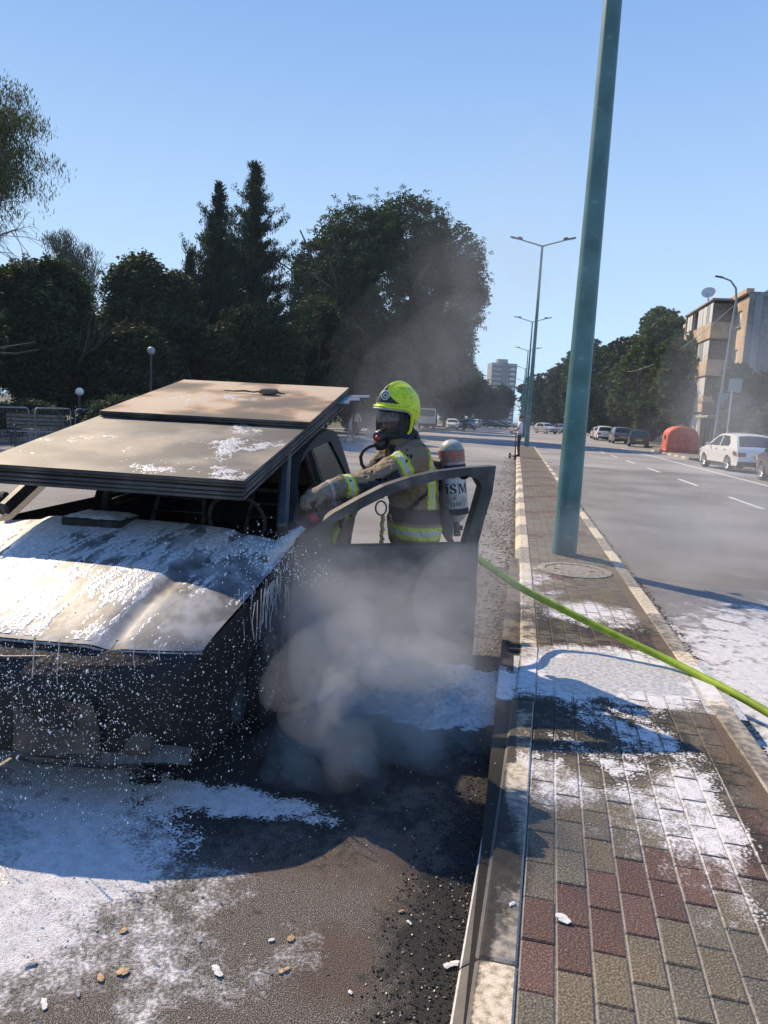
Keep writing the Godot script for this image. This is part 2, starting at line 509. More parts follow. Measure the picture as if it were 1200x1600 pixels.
	var wet := ntex(0.0055, [[0.0, lin(0.06, 0.058, 0.056)], [0.36, lin(0.045, 0.045, 0.046)], [0.45, lin(0.075, 0.075, 0.076)], [0.53, lin(0.115, 0.114, 0.113)], [0.63, lin(0.18, 0.16, 0.135)], [1.0, lin(0.40, 0.31, 0.22)]], 512, FastNoiseLite.TYPE_SIMPLEX_SMOOTH, 6, 87)
	var fibre := ntex(0.12, [[0.0, Color(0.62, 0.61, 0.6)], [0.5, Color(0.9, 0.9, 0.9)], [1.0, Color(1, 1, 1)]], 512, FastNoiseLite.TYPE_SIMPLEX, 3, 85)
	M.board_top = over(grained(scorch, 0.42, 0.8, fibre, 0.10, false), fibre, 1.6, BaseMaterial3D.BLEND_MODE_MUL, false)
	M.board_wet = over(grained(wet, 0.5, 0.62, fibre, 0.10, false), fibre, 1.6, BaseMaterial3D.BLEND_MODE_MUL, false)
	M.board_edge = over(grained(ntex(0.01, [[0.0, lin(0.035, 0.032, 0.03)], [0.5, lin(0.09, 0.083, 0.075)], [1.0, lin(0.19, 0.17, 0.15)]], 512, FastNoiseLite.TYPE_SIMPLEX, 4, 86), 0.6, 0.7, null, 0.0, false), fibre, 1.4, BaseMaterial3D.BLEND_MODE_MUL, false)
	# foliage and bark
	M.bark = grained(ntex(0.03, [[0.0, lin(0.035, 0.03, 0.022)], [1.0, lin(0.15, 0.13, 0.10)]], 256, FastNoiseLite.TYPE_SIMPLEX, 4, 91), 0.6, 0.9, null, 0.0, false)
	M.bark_pale = grained(ntex(0.02, [[0.0, lin(0.14, 0.12, 0.10)], [1.0, lin(0.36, 0.32, 0.27)]], 256, FastNoiseLite.TYPE_SIMPLEX, 4, 92), 0.6, 0.9, null, 0.0, false)
	for e in [["ficus", 0.040, 0.070, 0.022], ["cypress", 0.026, 0.044, 0.022], ["shrub", 0.042, 0.054, 0.022], ["olive", 0.060, 0.075, 0.040], ["eucalypt", 0.11, 0.125, 0.055], ["carob", 0.048, 0.070, 0.027], ["light", 0.095, 0.13, 0.05]]:
		var m := mat(lin(e[1], e[2], e[3]), 0.75)
		m.metallic_specular = 0.3
		m.vertex_color_use_as_albedo = true
		m.backlight_enabled = true
		m.backlight = lin(0.30, 0.34, 0.12)
		M["leaf_" + e[0]] = m
	# people
	M.cloth = mat(Color.WHITE, 0.85)
	M.cloth.vertex_color_use_as_albedo = true
	M.gear = mat(Color.WHITE, 0.8)
	M.gear.vertex_color_use_as_albedo = true
	M.gear.heightmap_enabled = true
	M.gear.heightmap_texture = ntex(0.03, [], 256, FastNoiseLite.TYPE_SIMPLEX, 3, 95)
	M.gear.heightmap_scale = 0.5
	M.gear.uv1_triplanar = true
	M.gear.uv1_scale = Vector3.ONE * 3.0
	M.helmet = over(grained(ntex(0.02, [[0.0, lin(0.50, 0.58, 0.01)], [0.3, lin(0.62, 0.74, 0.012)], [1.0, lin(0.66, 0.80, 0.015)]], 256, FastNoiseLite.TYPE_SIMPLEX, 4, 96), 2.5, 0.28, null, 0.0, false), ntex(0.02, [[0.0, Color(0.35, 0.36, 0.3)], [0.22, Color(0.8, 0.8, 0.75)], [0.3, Color.WHITE], [1.0, Color.WHITE]], 256, FastNoiseLite.TYPE_SIMPLEX, 5, 97), 4.0, BaseMaterial3D.BLEND_MODE_MUL, false)
	M.lime = mat(lin(0.60, 0.72, 0.015), 0.45)
	M.skin = mat(lin(0.42, 0.24, 0.16), 0.6)
	M.cylinder = over(grained(ntex(0.02, [[0.0, lin(0.20, 0.20, 0.18)], [0.5, lin(0.42, 0.42, 0.39)], [1.0, lin(0.56, 0.56, 0.53)]], 256, FastNoiseLite.TYPE_SIMPLEX, 4, 98), 2.0, 0.45, null, 0.0, false), broad, 6.0, BaseMaterial3D.BLEND_MODE_MUL, false)
	M.hose = over(grained(ntex(0.03, [[0.0, lin(0.18, 0.28, 0.012)], [0.5, lin(0.30, 0.44, 0.02)], [1.0, lin(0.36, 0.50, 0.03)]], 256, FastNoiseLite.TYPE_SIMPLEX, 4, 99), 1.5, 0.6, null, 0.0, true), broad, 2.0)
	M.red = mat(lin(0.35, 0.03, 0.02), 0.5)
	M.print_black = mat(lin(0.02, 0.02, 0.022), 0.6)
	M.print_white = mat(lin(0.7, 0.7, 0.68), 0.6)

func kx(z: float) -> float:   # inner edge of the near kerb of the median (it bends a little)
	var Z := [0.0, -1.7, -2.95, -3.92, -4.66, -6.0, -60.0]
	var X := [0.03, 0.110, 0.170, 0.213, 0.255, 0.268, 0.27]
	for k in Z.size() - 1:
		if z >= Z[k + 1]:
			return lerpf(X[k], X[k + 1], (z - Z[k]) / (Z[k + 1] - Z[k]))
	return 0.27

func rect(x0: float, x1: float, z0: float, z1: float, y: float) -> MB:
	var m := MB.new()
	m.face([Vector3(x0, y, z0), Vector3(x1, y, z0), Vector3(x1, y, z1), Vector3(x0, y, z1)], Vector3.UP)
	return m

func kerb_mesh(len: float, width: float, cham: float, flip: bool) -> MB:
	# a kerbstone along z, its road face at x = 0 (or mirrored), top at 0.125, centred on z
	var pr := [Vector2(0, -0.10), Vector2(0.0, 0.078), Vector2(0.006, 0.086), Vector2(cham, 0.122), Vector2(cham + 0.008, 0.125), Vector2(width - 0.006, 0.125), Vector2(width, 0.119), Vector2(width, -0.10)]
	var m := MB.new()
	var s := -1.0 if flip else 1.0
	var h := len * 0.5
	for k in pr.size() - 1:
		var a: Vector2 = pr[k]
		var b: Vector2 = pr[k + 1]
		var o := Vector3(-(b.y - a.y) * s, b.x - a.x, 0)
		var prev := -h
		for t in [-h * 0.985, h * 0.985, h]:
			var e0: float = 0.005 if absf(prev) == h else 0.0
			var e1: float = 0.005 if absf(t) == h else 0.0
			m.face([Vector3(a.x * s, a.y - e0, prev), Vector3(b.x * s, b.y - e0, prev), Vector3(b.x * s, b.y - e1, t), Vector3(a.x * s, a.y - e1, t)], o)
			prev = t
	for e in [-h, h]:
		var pts := []
		for p in pr:
			pts.append(Vector3(p.x * s, p.y - 0.005, e))
		m.face(pts, Vector3(0, 0, e))
	return m

func ground() -> void:
	base(rect(-600, 600, -700, 300, -0.06), "ground", M.soil)
	# carriageways: the near stretch wears the foam, soot and mud of the fire, with painted shade
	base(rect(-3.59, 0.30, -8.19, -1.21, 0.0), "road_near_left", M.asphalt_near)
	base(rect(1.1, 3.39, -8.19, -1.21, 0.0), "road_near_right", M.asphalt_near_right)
	var m := MB.new()
	for r in [[-9.6, -3.59, -8.19, -1.21], [-9.6, 0.3, -30.0, -8.19], [-9.6, 9.9, -1.21, 12.0], [3.39, 9.9, -8.19, -1.21], [1.1, 9.9, -30.0, -8.19]]:
		m.face([Vector3(r[0], 0, r[2]), Vector3(r[1], 0, r[2]), Vector3(r[1], 0, r[3]), Vector3(r[0], 0, r[3])], Vector3.UP)
	base(m, "road", M.asphalt)
	m = MB.new()
	for r in [[-9.6, 11.4, -400.0, -62.0], [-9.6, 0.3, -62.0, -30.0], [1.1, 9.9, -46.0, -30.0], [1.1, 11.4, -62.0, -46.0], [0.3, 1.1, -62.0, -47.4]]:
		m.face([Vector3(r[0], 0, r[2]), Vector3(r[1], 0, r[2]), Vector3(r[1], 0, r[3]), Vector3(r[0], 0, r[3])], Vector3.UP)
	base(m, "road_far", M.asphalt_far)
	# lane markings
	for i in 14:
		var o := base(rect(-0.06, 0.06, -1.35, 1.35, 0.005), "lane_marking", M.paint_line)
		o.position = Vector3(5.5, 0, -18.7 - i * 6.0)
	for i in 8:
		var o := base(rect(-0.06, 0.06, -1.35, 1.35, 0.005), "lane_marking", M.paint_line)
		o.position = Vector3(-4.6, 0, -64.0 - i * 9.0)
	base(rect(8.05, 8.2, -60.0, -22.0, 0.005), "edge_marking", M.paint_line)
	# pavements of both sides
	m = MB.new()
	m.box(Vector3(-13.0, 0.0, -160), Vector3(6.8, 0.24, 330))
	base(m, "pavement_park_side", M.pave_far)
	m = MB.new()
	m.box(Vector3(12.95, 0.0, -160), Vector3(3.1, 0.24, 330))
	base(m, "pavement_house_side", M.pave_far)
	m = MB.new()
	m.box(Vector3(10.65, 0.0, -50.5), Vector3(1.5, 0.24, 13.0), Basis.IDENTITY, 0.02)
	base(m, "pavement_bay", M.pave_far)
	var ks := kerb_mesh(1.99, 0.18, 0.03, true).mesh()
	for i in 26:
		var o := put(ks, "kerbstone", M.kerb_cream_plain if i % 2 else M.kerb_grey_plain)
		o.set_meta("kind", "structure")
		o.position = Vector3(-9.42, 0.0, -20.0 - i * 2.0)
	ks = kerb_mesh(0.99, 0.15, 0.02, false).mesh()
	for i in 12:
		var o := put(ks, "kerbstone", M.kerb_cream_plain if i % 2 else M.kerb_grey_plain)
		o.set_meta("kind", "structure")
		o.position = Vector3(9.75, 0.0, -44.6 - i * 1.0)
	median()
	litter()

func median() -> void:
	var top := 0.12
	var r := Node3D.new()
	r.name = "median_pavement"
	add_child(r)
	r.set_meta("kind", "structure")
	# bed of grit between the stones
	var bed := MB.new()
	bed.face([Vector3(0.05, top - 0.006, -8.19), Vector3(1.25, top - 0.006, -8.19), Vector3(1.25, top - 0.006, -1.21), Vector3(-0.02, top - 0.006, -1.21)], Vector3.UP)
	put(bed, "grit_bed", M.sand, r).set_meta("kind", "stuff")
	bed = MB.new()
	bed.face([Vector3(0.2, top - 0.006, -46.6), Vector3(1.25, top - 0.006, -46.6), Vector3(1.25, top - 0.006, -8.19), Vector3(0.2, top - 0.006, -8.19)], Vector3.UP)
	bed.face([Vector3(-0.1, top - 0.006, -1.21), Vector3(1.25, top - 0.006, -1.21), Vector3(1.25, top - 0.006, 3), Vector3(-0.1, top - 0.006, 3)], Vector3.UP)
	put(bed, "grit_bed", M.paver_plain, r).set_meta("kind", "stuff")
	# pavers: 10 x 20 cm in running bond along the median
	var shapes := []
	for k in 4:
		var m := MB.new()
		m.box(Vector3.ZERO, Vector3(0.0965, 0.06, 0.1965), Basis.from_euler(Vector3((k - 1.5) * 0.004, 0, (k % 2 - 0.5) * 0.012)), 0.004)
		shapes.append(m.mesh())
	var far := MB.new()
	var far_red := MB.new()
	rng.seed = 11
	var n := 0
	for row in 236:
		for col in 11:
			var z := -1.13 - row * 0.2 - (0.1 if col % 2 else 0.0)
			if z < -46.4:
				continue
			var x := kx(z) + 0.052 + col * 0.1015
			if x > 1.115:
				continue
			var w := minf(0.0965, (1.165 - x) * 2.0)
			# red zigzag band
			var ph := fposmod(-z - 0.1 * col - 1.83, 2.6)
			var red := ph < 0.4
			var at := Vector3(x, top - 0.03 + rng.randf_range(-0.0025, 0.0015), z)
			if z > -8.15 and n < 300 and z < -1.3:
				n += 1
				var o := MeshInstance3D.new()
				o.mesh = shapes[rng.randi() % 4]
				o.material_override = M.paver_red[rng.randi() % 2] if red else M.paver[rng.randi() % 3]
				o.name = "paver"
				r.add_child(o, true)
				o.position = at
				o.rotation.y = atan2(kx(z - 0.1) - kx(z + 0.1), -0.2) * 1.0 + PI + rng.randf_range(-0.008, 0.008)
				if w < 0.09:
					o.scale.x = w / 0.0965
			else:
				(far_red if red else far).box(at, Vector3(w, 0.06, 0.1965))
	put(far, "paver", M.paver_plain, r).set_meta("kind", "stuff")
	put(far_red, "paver", over(grained(M.paver_red[0].albedo_texture, 1.3, 0.9), M.broad, 0.4), r).set_meta("kind", "stuff")
	# kerbstones of the median, painted cream and bare by turns
	var left := Node3D.new()
	left.name = "median_kerb_left"
	add_child(left)
	left.set_meta("kind", "structure")
	var right := Node3D.new()
	right.name = "median_kerb_right"
	add_child(right)
	right.set_meta("kind", "structure")
	var a := kerb_mesh(0.995, 0.158, 0.052, false).mesh()
	var b := kerb_mesh(0.995, 0.135, 0.022, true).mesh()
	for i in 46:
		var z := -1.42 - i * 1.0
		if i == 0:
			pass
		var o := MeshInstance3D.new()
		o.mesh = a
		var near := z > -7.6
		o.material_override = (M.kerb_cream if near else M.kerb_cream_plain) if i % 2 == 0 else (M.kerb_grey if near else M.kerb_grey_plain)
		o.name = "kerbstone"
		left.add_child(o, true)
		var dx := kx(z - 0.5) - kx(z + 0.5)
		o.position = Vector3(kx(z) - 0.160, 0.0, z)
		o.rotation.y = -dx
		o.rotation.z = sin(i * 7.3) * 0.008
		o = MeshInstance3D.new()
		o.mesh = b
		o.material_override = (M.kerb_cream if near else M.kerb_cream_plain) if i % 2 == 1 else (M.kerb_grey if near else M.kerb_grey_plain)
		o.name = "kerbstone"
		right.add_child(o, true)
		o.position = Vector3(1.306, 0.0, z - 0.25)
		o.rotation.y = sin(i * 3.1) * 0.006
		o.rotation.z = sin(i * 5.3) * 0.012
	# rounded nose of the median
	var nose := MB.new()
	nose.lathe([Vector2(0.6, -0.1), Vector2(0.6, 0.08), Vector2(0.56, 0.122), Vector2(0.0, 0.124)], Transform3D(Basis.IDENTITY, Vector3(0.71, 0, -46.9)), 20)
	base(nose, "median_nose", M.kerb_grey_plain)
	# manhole cover
	var mh := thing("manhole_cover", "round dusty manhole cover set in the paving beside the near lamp post", "manhole cover", Vector3(0.71, top - 0.004, -7.75))
	var c := MB.new()
	c.lathe([Vector2(0.0, 0.0065), Vector2(0.285, 0.0065), Vector2(0.29, 0.002), Vector2(0.29, -0.03)], Transform3D.IDENTITY, 40)
	put(c, "cover", M.kerb_grey, mh)
	c = MB.new()
	c.lathe([Vector2(0.30, -0.03), Vector2(0.30, 0.011), Vector2(0.305, 0.013), Vector2(0.375, 0.013), Vector2(0.38, 0.01), Vector2(0.38, -0.03)], Transform3D.IDENTITY, 40)
	put(c, "frame_ring", M.kerb_grey, mh)
	for k in 2:
		c = MB.new()
		c.box(Vector3(-0.18 + 0.36 * k, 0.008, 0), Vector3(0.05, 0.006, 0.02))
		put(c, "lifting_slot", M.dark_metal, mh)

func flake_mesh(sz: float, sd: int) -> MB:
	rng.seed = sd
	var m := MB.new()
	var k := 15
	var top := []
	for i in k:
		var t := TAU * i / k
		var rr := sz * rng.randf_range(0.7, 1.0) * (0.85 + 0.3 * sin(t * 2.0 + sd))
		top.append(Vector3(cos(t) * rr, 0.003 + rng.randf_range(0.0, 0.16) * sz, sin(t) * rr * 0.62))
	var mid := Vector3(0, 0.006 + 0.05 * sz, 0)
	for i in k:
		var a: Vector3 = top[i]
		var b: Vector3 = top[(i + 1) % k]
		m.face([mid, a, b], Vector3.UP)
		m.face([a, b, b - Vector3(0, 0.002, 0), a - Vector3(0, 0.002, 0)], (a + b) * Vector3(1, 0, 1))
		m.face([mid - Vector3(0, 0.002, 0), a - Vector3(0, 0.002, 0), b - Vector3(0, 0.002, 0)], Vector3.DOWN)
	return m

func litter() -> void:
	var white := grained(ntex(0.04, greys(0.5, 0.8, Vector3(1, 0.98, 0.94)), 256, FastNoiseLite.TYPE_SIMPLEX, 3, 131), 4.0, 0.85)
	var tan := grained(ntex(0.04, [[0.0, lin(0.30, 0.19, 0.09)], [1.0, lin(0.60, 0.45, 0.27)]], 256, FastNoiseLite.TYPE_SIMPLEX, 3, 132), 4.0, 0.85)
	var grey := grained(ntex(0.04, greys(0.2, 0.4), 256, FastNoiseLite.TYPE_SIMPLEX, 3, 133), 4.0, 0.85)
	var D := [
		[0.256, 0.123, -2.144, 0.036, white, "curled white flake of ash lying on the red pavers"],
		[0.102, 0.126, -2.167, 0.016, white, "small white flake of ash on the kerb beside the red pavers"],
		[-0.727, 0.002, -1.83, 0.030, white, "large ragged white flake of ash on the asphalt"],
		[-0.54, 0.002, -1.879, 0.020, tan, "tan and white scrap of burnt board on bare asphalt"],
		[-0.215, 0.002, -2.17, 0.014, white, "white flake of ash near the brown stain by the kerb"],
		[-1.065, 0.002, -1.916, 0.018, tan, "thin tan scrap of burnt board standing in the foam film"],
		[-0.982, 0.002, -1.762, 0.026, tan, "larger of two tan scraps of burnt board lying together"],
		[-1.030, 0.002, -1.727, 0.021, tan, "smaller of two tan scraps of burnt board lying together"],
		[-1.249, 0.002, -1.725, 0.022, grey, "grey brown scrap of board at the edge of the foam"],
		[-1.124, 0.002, -1.609, 0.024, white, "pale grey crumpled flake of ash at the edge of the foam"],
		[-0.248, 0.002, -2.218, 0.013, tan, "small tan crumb beside the white flake near the kerb"],
		[-0.336, 0.002, -1.844, 0.012, white, "tiny white crumb on bare asphalt away from the kerb"],
		[-0.561, 0.002, -2.007, 0.020, tan, "thin curled brown sliver of wood on the asphalt"],
		[-0.616, 0.002, -1.987, 0.014, white, "white crumb beside the curled brown sliver"],
		[-1.059, 0.002, -1.663, 0.016, grey, "grey crumb beside the pair of tan scraps"],
		[-0.067, 0.004, -2.016, 0.030, white, "clump of pale ash in the black grime at the kerb"]]
	var i := 0
	for d in D:
		var o := solo(flake_mesh(d[3], 200 + i), "ash_flake", d[4], d[5], "ash flake", "scraps of ash and burnt board on the ground", Vector3(d[0], d[1], d[2]))
		o.rotation.y = i * 1.3
		i += 1
	# countless crumbs
	var cm := MB.new()
	cm.box(Vector3.ZERO, Vector3(1, 0.5, 0.8), Basis.from_euler(Vector3(0.3, 0.2, 0.4)))
	rng.seed = 77
	var X := []
	var cols := []
	for k in 500:
		var s := rng.randf_range(0.002, 0.006) * (1.8 if rng.randf() < 0.06 else 1.0)
		var z := -1.4 - 3.0 * pow(rng.randf(), 1.5)
		var x := kx(z) - 0.16 - 1.6 * pow(rng.randf(), 1.3)
		X.append(Transform3D(Basis.from_euler(Vector3(rng.randf() * 3, rng.randf() * 6, 0)).scaled(Vector3.ONE * s), Vector3(x, s * 0.4, z)))
		var g := rng.randf_range(0.25, 0.75)
		cols.append(Color(g, g * 0.94, g * 0.84))
	for k in 130:
		var s := rng.randf_range(0.0015, 0.005)
		X.append(Transform3D(Basis.from_euler(Vector3(rng.randf() * 3, rng.randf() * 6, 0)).scaled(Vector3.ONE * s), Vector3(rng.randf_range(0.0, 1.15), 0.121 + s * 0.4, rng.randf_range(-3.2, -1.4))))
		var g := rng.randf_range(0.2, 0.75)
		cols.append(Color(g, g * 0.94, g * 0.84))
	tag(scatter(cm, X, cols, "ash_crumbs", M.cloth), "pale crumbs of ash strewn over asphalt and pavers", "ash", "", "stuff")
	# black wet gravel and grime at the foot of the near kerb
	X = []
	cols = []
	for k in 5200:
		var z := -1.3 - 4.2 * rng.randf()
		var x := kx(z) - 0.165 - 0.26 * pow(rng.randf(), 1.8)
		var s := rng.randf_range(0.002, 0.0075)
		X.append(Transform3D(Basis.from_euler(Vector3(rng.randf() * 3, rng.randf() * 6, 0)).scaled(Vector3.ONE * s), Vector3(x, s * 0.3, z)))
		var g := rng.randf_range(0.006, 0.03) * (5.0 if rng.randf() < 0.02 else 1.0)
		cols.append(Color(g, g * 0.96, g * 0.9))
	var wetm := mat(Color.WHITE, 0.35)
	wetm.vertex_color_use_as_albedo = true
	tag(scatter(cm, X, cols, "charred_gravel", wetm), "black wet gravel and charred grime heaped along the kerb", "gravel", "", "stuff")
	# dry leaves and grit in the far gutter and along the other kerb
	X = []
	cols = []
	for k in 5000:
		var z := -5.4 - 28.0 * pow(rng.randf(), 1.7)
		var x := kx(z) - 0.17 - 0.5 * pow(rng.randf(), 2.2)
		var s := rng.randf_range(0.008, 0.03)
		X.append(Transform3D(Basis.from_euler(Vector3(rng.randf() * 3, rng.randf() * 6, 0)).scaled(Vector3(s, s * 0.3, s * 0.7)), Vector3(x, s * 0.2, z)))
		var g := rng.randf_range(0.04, 0.20)
		cols.append(Color(g, g * 0.78, g * 0.55))
	for k in 2600:
		var z := -3.0 - 14.0 * pow(rng.randf(), 1.4)
		var x := 1.312 + 0.12 * pow(rng.randf(), 2.0)
		var s := rng.randf_range(0.006, 0.022)
		X.append(Transform3D(Basis.from_euler(Vector3(rng.randf() * 3, rng.randf() * 6, 0)).scaled(Vector3(s, s * 0.4, s * 0.7)), Vector3(x, s * 0.25, z)))
		var g := rng.randf_range(0.03, 0.16)
		cols.append(Color(g, g * 0.75, g * 0.5))
	tag(scatter(cm, X, cols, "leaf_litter", M.cloth), "dry brown leaves and grit gathered in the gutters", "leaf litter", "", "stuff")

func scatter(m, X: Array, cols: Array, called: String, mat0: Material, parent: Node = self) -> MultiMeshInstance3D:
	var mm := MultiMesh.new()
	mm.transform_format = MultiMesh.TRANSFORM_3D
	mm.use_colors = cols.size() > 0
	mm.mesh = m.mesh() if m is MB else m
	mm.instance_count = X.size()
	for i in X.size():
		mm.set_instance_transform(i, X[i])
		if cols.size():
			mm.set_instance_color(i, cols[i])
	var o := MultiMeshInstance3D.new()
	o.multimesh = mm
	o.material_override = mat0
	o.name = numbered(called) if parent == self else called
	parent.add_child(o, true)
	return o

# ---- cars: local front is +z, origin on the ground under the middle ----
func resample(p: Array, step: float) -> Array:
	var out := []
	for k in p.size() - 1:
		var a: Vector2 = p[k]
		var b: Vector2 = p[k + 1]
		var m := maxi(1, int(ceil(a.distance_to(b) / step)))
		for i in m:
			out.append(a.lerp(b, float(i) / m))
	out.append(p[p.size() - 1])
	return out

func smooth_line(p: Array, times := 1, keep := []) -> Array:
	# corner cutting that keeps the ends
	for t in times:
		var out := [p[0]]
		for k in p.size() - 1:
			var a: Vector2 = p[k]
			var b: Vector2 = p[k + 1]
			if k > 0:
				out.append(a.lerp(b, 0.25))
			if k < p.size() - 2:
				out.append(a.lerp(b, 0.75))
		out.append(p[p.size() - 1])
		p = out
	return p

func side_x(C: Dictionary, y: float, z: float) -> float:
	var hl: float = C.L * 0.5
	var t := absf(z) / hl
	var w: float = C.W * 0.5 * (1.0 - (C.nose if z > 0 else C.tail) * pow(t, C.get("npow", 5.0)))
	if y < C.belt:
		var k: float = (C.belt - y) / C.belt
		w *= 1.0 - 0.075 * k * k + 0.012 * sin(k * 9.0)
	else:
		w -= C.tumble * (y - C.belt) / (C.H - C.belt) * C.W * 0.5
	return w

func car_shapes(C: Dictionary) -> Dictionary:
	# C: L W H belt nose tail tumble top (Array of Vector2(z, y) from front bottom over the roof to rear bottom), glass (index spans), wheel (radius, front z, rear z), windows (polygons in z,y), sill
	var S := {}
	var top: Array = C.top
	# side sheet outline: top line, then the sill with wheel arches, rear to front
	var poly := PackedVector2Array()
	for p in top:
		poly.append(p)
	var ar: float = C.wr + 0.055
	for wz: float in [C.rz, C.fz]:
		poly.append(Vector2(wz - ar, C.sill))
		for k in range(0, 11):
			var t := PI - PI * k / 10.0
			poly.append(Vector2(wz + cos(t) * ar, maxf(C.sill, C.wr + sin(t) * ar) if k > 0 and k < 10 else C.wr * 0.9))
		poly.append(Vector2(wz + ar, C.sill))
	var cell: float = C.get("cell", 0.12)
	S.side = []
	for s: float in [-1.0, 1.0]:
		var m := MB.new()
		var holes: Array = C.windows.duplicate()
		if s > 0 and C.has("door_hole"):
			holes.append(C.door_hole)
		m.sheet(poly, holes, cell, func(p: Vector2) -> Vector3: return Vector3(s * side_x(C, p.y, p.x), p.y, p.x), Vector3(s, 0.15, 0))
		# arch lips
		for wz: float in [C.rz, C.fz]:
			var path := []
			for k in 11:
				var t := PI * k / 10.0
				var q := Vector2(wz + cos(t) * ar, C.wr + sin(t) * ar)
				path.append(Vector3(s * (side_x(C, q.y, q.x) - 0.012), q.y, q.x))
			m.tube(path, [0.02], 5, false)
		S.side.append(m)
	# top skin in strips
	S.skin = MB.new()
	S.hood = MB.new()
	S.windshield = MB.new()
	S.rear_glass = MB.new()
	S.frame = MB.new()
	var nu := 12
	for k in top.size() - 1:
		var a: Vector2 = top[k]
		var b: Vector2 = top[k + 1]
		var mid := (a + b) * 0.5
		var cr: float = C.get("crown", 0.03)
		var f := func(u: float, w: float) -> Vector3:
			var q := a.lerp(b, w)
			var x := (u * 2.0 - 1.0) * side_x(C, q.y, q.x)
			var e := 1.0 - pow(absf(u * 2.0 - 1.0), 2.6)
			var steep := clampf((q.x - C.L * 0.5 + 0.25) / 0.2, 0.0, 1.0) if q.x > 0 else 0.0
			var steepr := clampf((-q.x - C.L * 0.5 + 0.25) / 0.2, 0.0, 1.0) if q.x < 0 else 0.0
			return Vector3(x, q.y + cr * e * (1.0 - maxf(steep, steepr)), q.x + e * (steep * C.bow - steepr * C.bow * 0.7))
		var d := (b - a).normalized()
		var out := Vector3(0, absf(d.x) + 0.01, -d.y if false else (1.0 if d.y > 0 else -1.0) * absf(d.y))
		if mid.x < 0:
			out.z = -absf(d.y) if d.y < 0 else absf(d.y)
		var dst: MB = S.skin
		if mid.x > C.ws[0] and mid.x < C.ws[1] and mid.y > C.belt - 0.03:
			dst = S.windshield
		elif mid.x < C.rw[0] and mid.x > C.rw[1] and mid.y > C.belt + 0.02:
			dst = S.rear_glass
		elif mid.x > C.ws[1] and mid.y > C.hood_y:
			dst = S.hood
		if dst == S.windshield or dst == S.rear_glass:
			var e := 0.055
			dst.grid(nu, 1, func(u: float, w: float) -> Vector3: return f.call(e + u * (1.0 - 2.0 * e), w), out)
			S.frame.grid(1, 1, func(u: float, w: float) -> Vector3: return f.call(u * e, w), out)
			S.frame.grid(1, 1, func(u: float, w: float) -> Vector3: return f.call(1.0 - u * e, w), out)
		else:
			dst.grid(nu, 1, f, out)
	return S

func wheel_meshes(r: float, w: float) -> Array:
	var ty := MB.new()
	var X := Transform3D(Basis(Vector3(0, 0, 1), Vector3(1, 0, 0), Vector3(0, 1, 0)), Vector3.ZERO)
	ty.lathe([Vector2(r * 0.66, -w * 0.5), Vector2(r * 0.9, -w * 0.52), Vector2(r * 0.98, -w * 0.4), Vector2(r, -w * 0.2), Vector2(r, w * 0.2), Vector2(r * 0.98, w * 0.4), Vector2(r * 0.9, w * 0.52), Vector2(r * 0.66, w * 0.5)], X, 28)
	var rim := MB.new()
	rim.lathe([Vector2(r * 0.68, w * 0.46), Vector2(r * 0.66, w * 0.50), Vector2(r * 0.60, w * 0.46), Vector2(r * 0.58, 0.0), Vector2(0, 0.0)], X, 28)
	for k in 5:
		for s in [-0.13, 0.13]:
			var t = TAU * k / 5.0 + s
			rim.tube([Vector3(w * 0.34, 0, 0), Vector3(w * 0.40, sin(t) * r * 0.35, cos(t) * r * 0.35), Vector3(w * 0.40, sin(t) * r * 0.63, cos(t) * r * 0.63)], [r * 0.075, r * 0.06, r * 0.075], 6, true)
	rim.lathe([Vector2(0, w * 0.44), Vector2(r * 0.13, w * 0.42), Vector2(r * 0.15, w * 0.3)], X, 12)
	return [ty.mesh(), rim.mesh()]

var car_kit := {}

